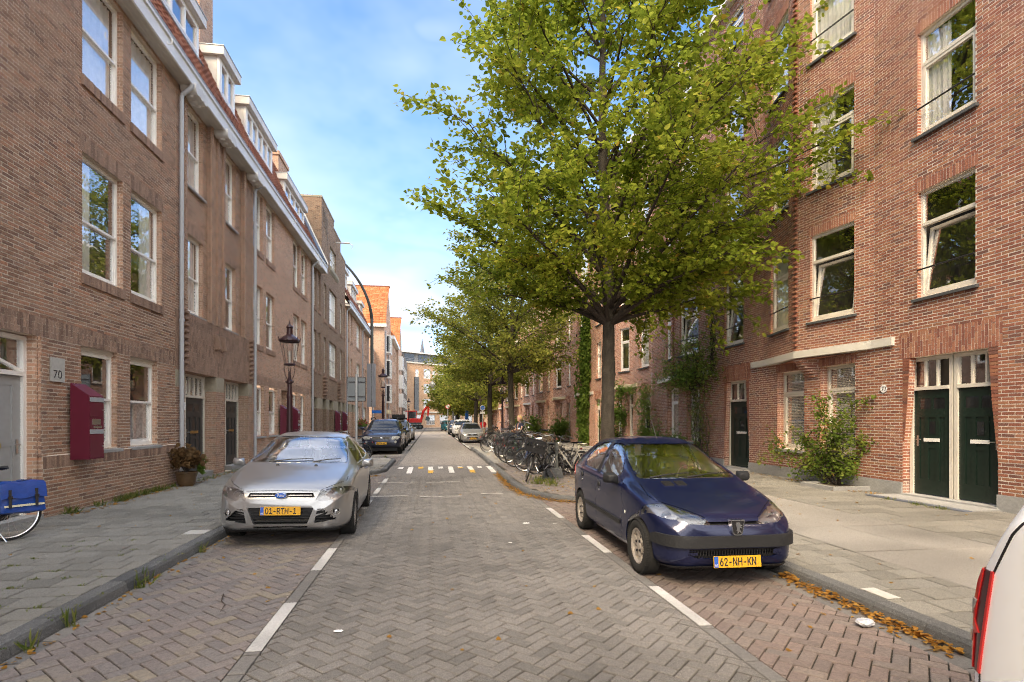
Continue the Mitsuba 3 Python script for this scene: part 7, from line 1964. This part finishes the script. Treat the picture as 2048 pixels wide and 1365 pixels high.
r = np.random.default_rng(3)
tips = [(9.15 + r.normal(0, .2), y, z) for y, z in ((12.9, .9), (13.4, .75), (14.0, .95), (12.5, 1.3), (12.2, 1.5), (11.8, 1.9), (11.5, 2.15), (11.3, 1.7), (11.0, 1.8), (10.9, 1.2), (11.2, .8), (10.8, .6), (11.6, 1.0), (11.9, .7), (12.2, .6), (11.4, 1.4), (11.7, 1.3), (12.1, 1.05), (11.1, 2.0), (12.6, .7))]
bush('leafy green rose bush in a kerbed bed against the nearest red house', [(9.35, 11.5, Z_P), (9.3, 11.7, Z_P)], tips, 31, 3400, .065, 'leaf_vine', .14)
k = tag('planting_bed', 'low stone edging of the bed under the rose bush', 'planter'); m = MB()
for a, b, c, d in ((8.75, 8.83, 10.95, 12.05), (8.83, 9.66, 10.95, 11.03), (8.83, 9.66, 11.97, 12.05)): m.box(a, b, c, d, Z_P - .05, Z_P + .09)
m.put(k + '__edging', 'stone_grey'); m = MB(); m.box(8.83, 9.66, 11.03, 11.97, Z_P - .05, Z_P + .05); m.put(k + '__soil', 'earth')
# climbing rose on the second house
lines, pts = [], []
r = np.random.default_rng(12)
for i in range(16):
    y0 = 18.3 + r.normal(0, .3); z1 = r.uniform(2.6, 3.4); a = np.array([9.45, y0, Z_P]); b = np.array([9.35, y0 + r.normal(0, .3), z1])
    n = 8; s = np.linspace(0, 1, n)[:, None]; q = a + (b - a) * s + r.normal(0, .05, (n, 3)); lines.append(q); pts.append(q[1:])
    for j in range(5):
        e = np.array([9.1 + r.normal(0, .25), r.uniform(17.0, 21.3), r.uniform(2.7, 5.0 if r.random() < .5 else 4.0)]); mid = (b + e) / 2 + [-.15, 0, .35]
        q = (1 - s) ** 2 * b + 2 * s * (1 - s) * mid + s ** 2 * e; lines.append(q); pts.append(q[2:])
for i in range(10): q = np.array([(9.4, 17.45 + r.normal(0, .15), z + r.normal(0, .1)) for z in np.linspace(3.3, 5.9, 9)]); lines.append(q); pts.append(q)
k = tag('climbing_plant', 'sprawling climbing rose over the bay of the second red house', 'climbing plant'); stems(k + '__stems', lines, .014)
P_ = np.vstack(pts); q = P_[r.integers(0, len(P_), 5200)] + r.normal(0, .13, (5200, 3)); q[:, 0] = np.minimum(q[:, 0], 9.62); leafy(k + '__foliage', q, .07, 'leaf_vine', 12)
# ivy beyond the big tree
n = 7000; z = r.uniform(0.1, 8.2, n); w = np.interp(z, [0, 1.5, 3.2, 4.6, 6.5, 8.2], [.55, .6, 1.0, 1.25, .7, .15]); c0 = np.interp(z, [0, 4, 8.2], [33.6, 33.9, 33.0])
q = np.stack([9.62 - np.abs(r.normal(0, .16, n)), c0 + w * r.uniform(-1, 1, n), z], 1); k = tag('climbing_plant', 'tall dense ivy climbing the red wall behind the tree trunk', 'climbing plant'); leafy(k + '__foliage', q, .17, 'leaf_ivy', 13, nup=.05, droop=1.0)
stems(k + '__stems', [np.array([(9.6, 33.6 + .5 * math.sin(z_ + i), z_) for z_ in np.linspace(.1, 6.5, 12)]) for i in range(4)], .03)
tips = [(9.0 + r.normal(0, .2), y, z) for y, z in ((22.6, 3.0), (23.0, 2.6), (23.4, 3.2), (22.2, 2.4), (22.8, 1.6), (23.6, 2.0), (22.4, 1.2), (23.2, 1.0))]
bush('thin climbing shrub beside the green door of the third red house', [(9.4, 22.7, Z_P)], tips, 33, 1500, .08, 'leaf_vine', .16, name='climbing_plant')
tips = [(9.1 + r.normal(0, .2), y, z) for y, z in ((25.2, 3.1), (25.8, 3.2), (26.4, 3.1), (27.2, 2.9), (26.8, 2.3), (27.4, 1.6), (27.3, 1.0))]
bush('green vine hanging under the yellow band of the third red house', [(9.5, 27.4, Z_P)], tips, 34, 2200, .10, 'leaf_ivy', .2, name='climbing_plant')
tips = [(8.9 + r.normal(0, .25), y, z) for y, z in ((20.2, .9), (20.6, 1.1), (21.0, .8), (21.4, 1.0), (19.6, .8), (21.8, .7), (19.2, .7))]
bush('low bright green shrub under the bay of the second red house', [(9.2, 20.5, Z_P)], tips, 35, 1600, .075, 'leaf_ivy', .18)
for i, (y, h) in enumerate(((38.5, 1.6), (47, 2.2), (55, 2.0))):
    tips = [(8.9 + r.normal(0, .4), y + r.normal(0, .5), r.uniform(.6, h)) for _ in range(9)]
    bush(('small', 'round', 'leafy')[i] + ' green shrub before the far red houses, ' + ('nearest', 'second', 'third')[i] + ' of three', [(9.2, y, Z_P)], tips, 40 + i, 1300, .14, 'leaf_ivy', .25)
# potted plant by the left door
k = tag('potted_plant', 'withered brown plant in a brown glazed pot beside the downpipe', 'potted plant'); px_, py_ = -5.78, 14.1
P('glazed_brown', plain((.11, .065, .03), 20, .3, 6, .3), .2, clearcoat=.6)
m = MB(); m.lathe([(0, 0), (.15, 0), (.185, .04), (.215, .22), (.225, .29), (.245, .31), (.245, .335), (.215, .335), (.205, .28), (0, .27)], (px_, py_, Z_P), 24); m.put(k + '__pot', 'glazed_brown', smooth=35)
m = MB(); m.lathe([(0, .285), (.2, .28)], (px_, py_, Z_P), 16); m.put(k + '__soil', 'earth')
r = np.random.default_rng(8); L = []
for i in range(26): a = r.uniform(0, 6.3); e = np.array([px_ + math.cos(a) * r.uniform(.1, .48), py_ + math.sin(a) * r.uniform(.1, .45), Z_P + r.uniform(.5, 1.02)]); f = np.array([px_, py_, Z_P + .28]); L.append(np.array([f, (f + e) / 2 + [0, 0, .12], e]))
stems(k + '__stems', L, .009); P_ = np.vstack([np.array([q[1] * (1 - t) + q[2] * t for t in np.linspace(0, 1, 6)]) for q in L]); q = P_[r.integers(0, len(P_), 420)] + r.normal(0, .05, (420, 3)); leafy(k + '__foliage', q, .11, 'leaf_dry', 8, nup=.1, droop=1.2)
q = np.array([(px_ + .12, py_ + .45 + r.normal(0, .18), Z_P + .45 + r.normal(0, .12)) for _ in range(60)]); leafy(k + '__green_leaves', q, .12, 'leaf_ivy', 9)
# flower boxes far left
k = tag('flower_box', 'red flowering boxes on a window of the last left house', 'flower box'); m = MB(); m.box(-6.1, -5.8, 47.3, 51.0, .95, 1.15); m.put(k + '__box', 'stone_dark')
q = np.array([(-5.95 + r.normal(0, .12), r.uniform(47.3, 51), 1.2 + abs(r.normal(0, .2))) for _ in range(700)]); leafy(k + '__foliage', q[:450], .16, 'leaf_ivy', 14); P('petal_red', (.55, .03, .08), .6); m = MB(); v, f, nv = scatter(q[450:] + [0, 0, .12], .14, 'quad', r); m.raw(v, f); m.put(k + '__flowers', 'petal_red', kind='stuff')


def tufts(key, label, spots, hgt, n, seed, spread=.06):
    r = np.random.default_rng(seed); pts = np.vstack([np.array(s) + r.normal(0, spread, (n, 3)) * [1, 1, 0] for s in spots]); v = []
    dirs = np.tile([0, 0, 1.0], (len(pts), 1)) + r.normal(0, .35, (len(pts), 3)); nz = np.cross(dirs, r.normal(0, 1, (len(pts), 3))); x = nz / np.linalg.norm(nz, axis=1, keepdims=True)
    h = hgt * r.uniform(.35, 1.2, len(pts))[:, None]; w = .006
    b = dirs / np.linalg.norm(dirs, axis=1, keepdims=True); bend = np.cross(x, b) * h * .3
    V = np.stack([pts - x * w, pts + x * w, pts + b * h * .6 + x * w * .7 + bend * .3, pts + b * h + bend], 1).reshape(-1, 3); F = (np.array([[0, 1, 2], [0, 2, 3]])[None] + (np.arange(len(pts)) * 4)[:, None, None]).reshape(-1, 3)
    MB().raw(V, F, np.repeat(r.random(len(pts)), 4)).put(key, 'grass', label, 'grass', kind='stuff')


r = np.random.default_rng(5)
tufts('weeds', 'strip of grass and weeds along the foot of the left house', [(-6.02 + abs(r.normal(0, .06)), y, Z_P - .005) for y in np.r_[r.uniform(10, 13.9, 26), r.uniform(11.6, 13.4, 20)]], .13, 14, 5, .05)
tufts('weeds', 'small weeds at the foot of the porches on the left', [(-6.0 + abs(r.normal(0, .08)), y, Z_P) for y in r.uniform(14.8, 21, 18)], .09, 14, 6, .06)
tufts('weeds', 'weeds sprouting in the left gutter and kerb', [(KX_L + .03 + abs(r.normal(0, .03)), y, 0) for y in (3.4, 3.75, 4.4, 4.9, 5.9, 6.1, 7.4)] + [(-2.0, 24.8, 0)] * 2, .15, 14, 7, .03)
tufts('moss', 'green moss and grass in the joints of the left pavement', [(-6.2 + .26 + .3 * round(r.uniform(4, 10)), 1.5 + .3 * round(r.uniform(7, 22)), Z_P - .006) for _ in range(60)], .022, 16, 9, .035)
tufts('weeds', 'small weeds beside the doorstep of the paired green doors', [(8.85 + r.normal(0, .05), y, Z_P) for y in (8.4, 8.6, 8.9, 9.0, 9.6)], .07, 26, 10, .06)
tufts('weeds', 'weeds under the front bicycles', [(2.5 + r.uniform(-.1, .5), y, Z_P) for y in r.uniform(12.6, 14.2, 14)], .16, 16, 11, .08)


def fallen(key, label, pts, size, seed):
    r = np.random.default_rng(seed); v, f, nv = scatter(np.asarray(pts, float), size, 'heart', r, 1.2, 0.)
    v[:, 2] = np.maximum(v[:, 2], np.repeat(np.asarray(pts)[:, 2], nv) - .002)
    MB().raw(v, f, np.repeat(r.random(len(pts)), nv)).put(key, 'leaf_fallen', label, 'leaf litter', kind='stuff')


rk = np.array(RK); cum = np.r_[0, np.cumsum(np.linalg.norm(np.diff(rk, axis=0), axis=1))]


def kerbside(n, s0, s1, w, seed):
    r = np.random.default_rng(seed); s = r.uniform(s0, s1, n); p = np.stack([np.interp(s, cum, rk[:, i]) for i in range(2)], 1); q = np.stack([np.interp(s + .05, cum, rk[:, i]) for i in range(2)], 1); t = (q - p) / np.linalg.norm(q - p, axis=1, keepdims=True)
    o = np.abs(r.normal(0, w, n)) + .01; return np.c_[p[:, 0] - t[:, 1] * o, p[:, 1] + t[:, 0] * o, .006 + np.maximum(0, .05 - o * .3) * r.random(n)]


fallen('fallen_leaves', 'drift of orange fallen leaves along the curved kerb before the bicycles', kerbside(1500, 8.3, 17.5, .085, 1), .038, 1)
fallen('fallen_leaves', 'heap of orange fallen leaves in the gutter at lower right', kerbside(420, 2.15, 4.2, .065, 2), .040, 2)
fallen('fallen_leaves', 'thin line of fallen leaves in the left gutter', [(KX_L + .02 + abs(r.normal(0, .05)), y, .004) for y in r.uniform(3.2, 16, 260)], .036, 3)
fallen('fallen_leaves', 'single fallen leaves scattered over road and pavements', [(x, y, .005 if -2.8 < x < 3.5 else Z_P + .004) for x, y in zip(r.uniform(-5.9, 9.3, 260), r.uniform(3, 18, 260)) if not (3.45 < x < 4.0 or -3.1 < x < -2.7)], .045, 4)
fallen('fallen_leaves', 'fallen leaves on the ground under the bicycles', [(x, y, Z_P + .005) for x, y in zip(r.uniform(2.5, 4.9, 520), r.uniform(11.3, 26, 520))], .05, 5)
fallen('fallen_leaves', 'fallen leaves at the foot of the right house fronts', [(9.5 - abs(r.normal(0, .25)), y, Z_P + .005) for y in r.uniform(8.5, 22, 300)], .05, 6)
fallen('fallen_leaves', 'fallen leaves at the foot of the left house', [(-5.95 + abs(r.normal(0, .13)), y, Z_P + .005) for y in r.uniform(9.9, 19, 170)], .055, 7)
fallen('fallen_leaves', 'drift of fallen leaves at the left kerb before the speed hump', [(-2.2 + r.normal(0, .3), 16.75 + r.normal(0, .10), .006) for _ in range(170)], .06, 8)
# bits of litter
P('foil', toned([(.75, .76, .78), (.7, .72, .75), (.35, .45, .7)], 30, .3, 8, .3), .35, metal=.3)
m3_ = trimesh.creation.icosphere(3, .06); v = np.array(m3_.vertices); v *= (1 + .7 * (meshkit.fbm(v * 40, 3, 2)[:, None] - .5)); v = v * [1.2, .9, .5] + [3.44, 3.95, .035]
MB().raw(v, np.array(m3_.faces), meshkit.noise(v * 25)).put('wrapper', 'foil', 'crumpled silver wrapper among the leaves in the right gutter', 'litter')
for i, (x, y, s) in enumerate(((-.72, 4.45, .045), (1.5, 8.7, .07), (1.05, 7.35, .035), (1.95, 8.6, .03))):
    m = MB(); q = r.normal(0, .2, (6,)); m.raw([(x + s * math.cos(a) * (1 + q[j] * .6), y + s * .6 * math.sin(a), .006 + .01 * abs(q[j])) for j, a in enumerate(np.linspace(0, 5.2, 6))] + [(x, y, .012)], [[6, j, (j + 1) % 6] for j in range(6)]); m.put('paper_scrap', 'print_white', ('white paper scrap at the bottom left of the road', 'largest white scrap in the middle of the road', 'small white scrap on the road nearest the parked blue car', 'tiny white scrap beside the right bay mark')[i], 'litter')
m = MB(); m.tube([(-1.95, 5.55, .008), (-1.88, 5.3, .02), (-1.82, 5.22, .012), (-1.80, 5.05, .008)], [.006, .005, .004, .002], 5); m.put('fallen_twig', 'twig', 'thin fallen twig on the left parking lane', 'twig')
for key, x, y, lx, ly in (('pale_tile', 3.91, 4.25, .14, .3), ('pale_tile', -3.36, 8.05, .28, .28)):
    m = MB(); m.box(x, x + lx, y, y + ly, Z_P + .003, Z_P + .007); m.put(key, 'stone_pale', 'pale paving tile at the ' + ('right' if x > 0 else 'left') + ' kerb', 'paving tile')
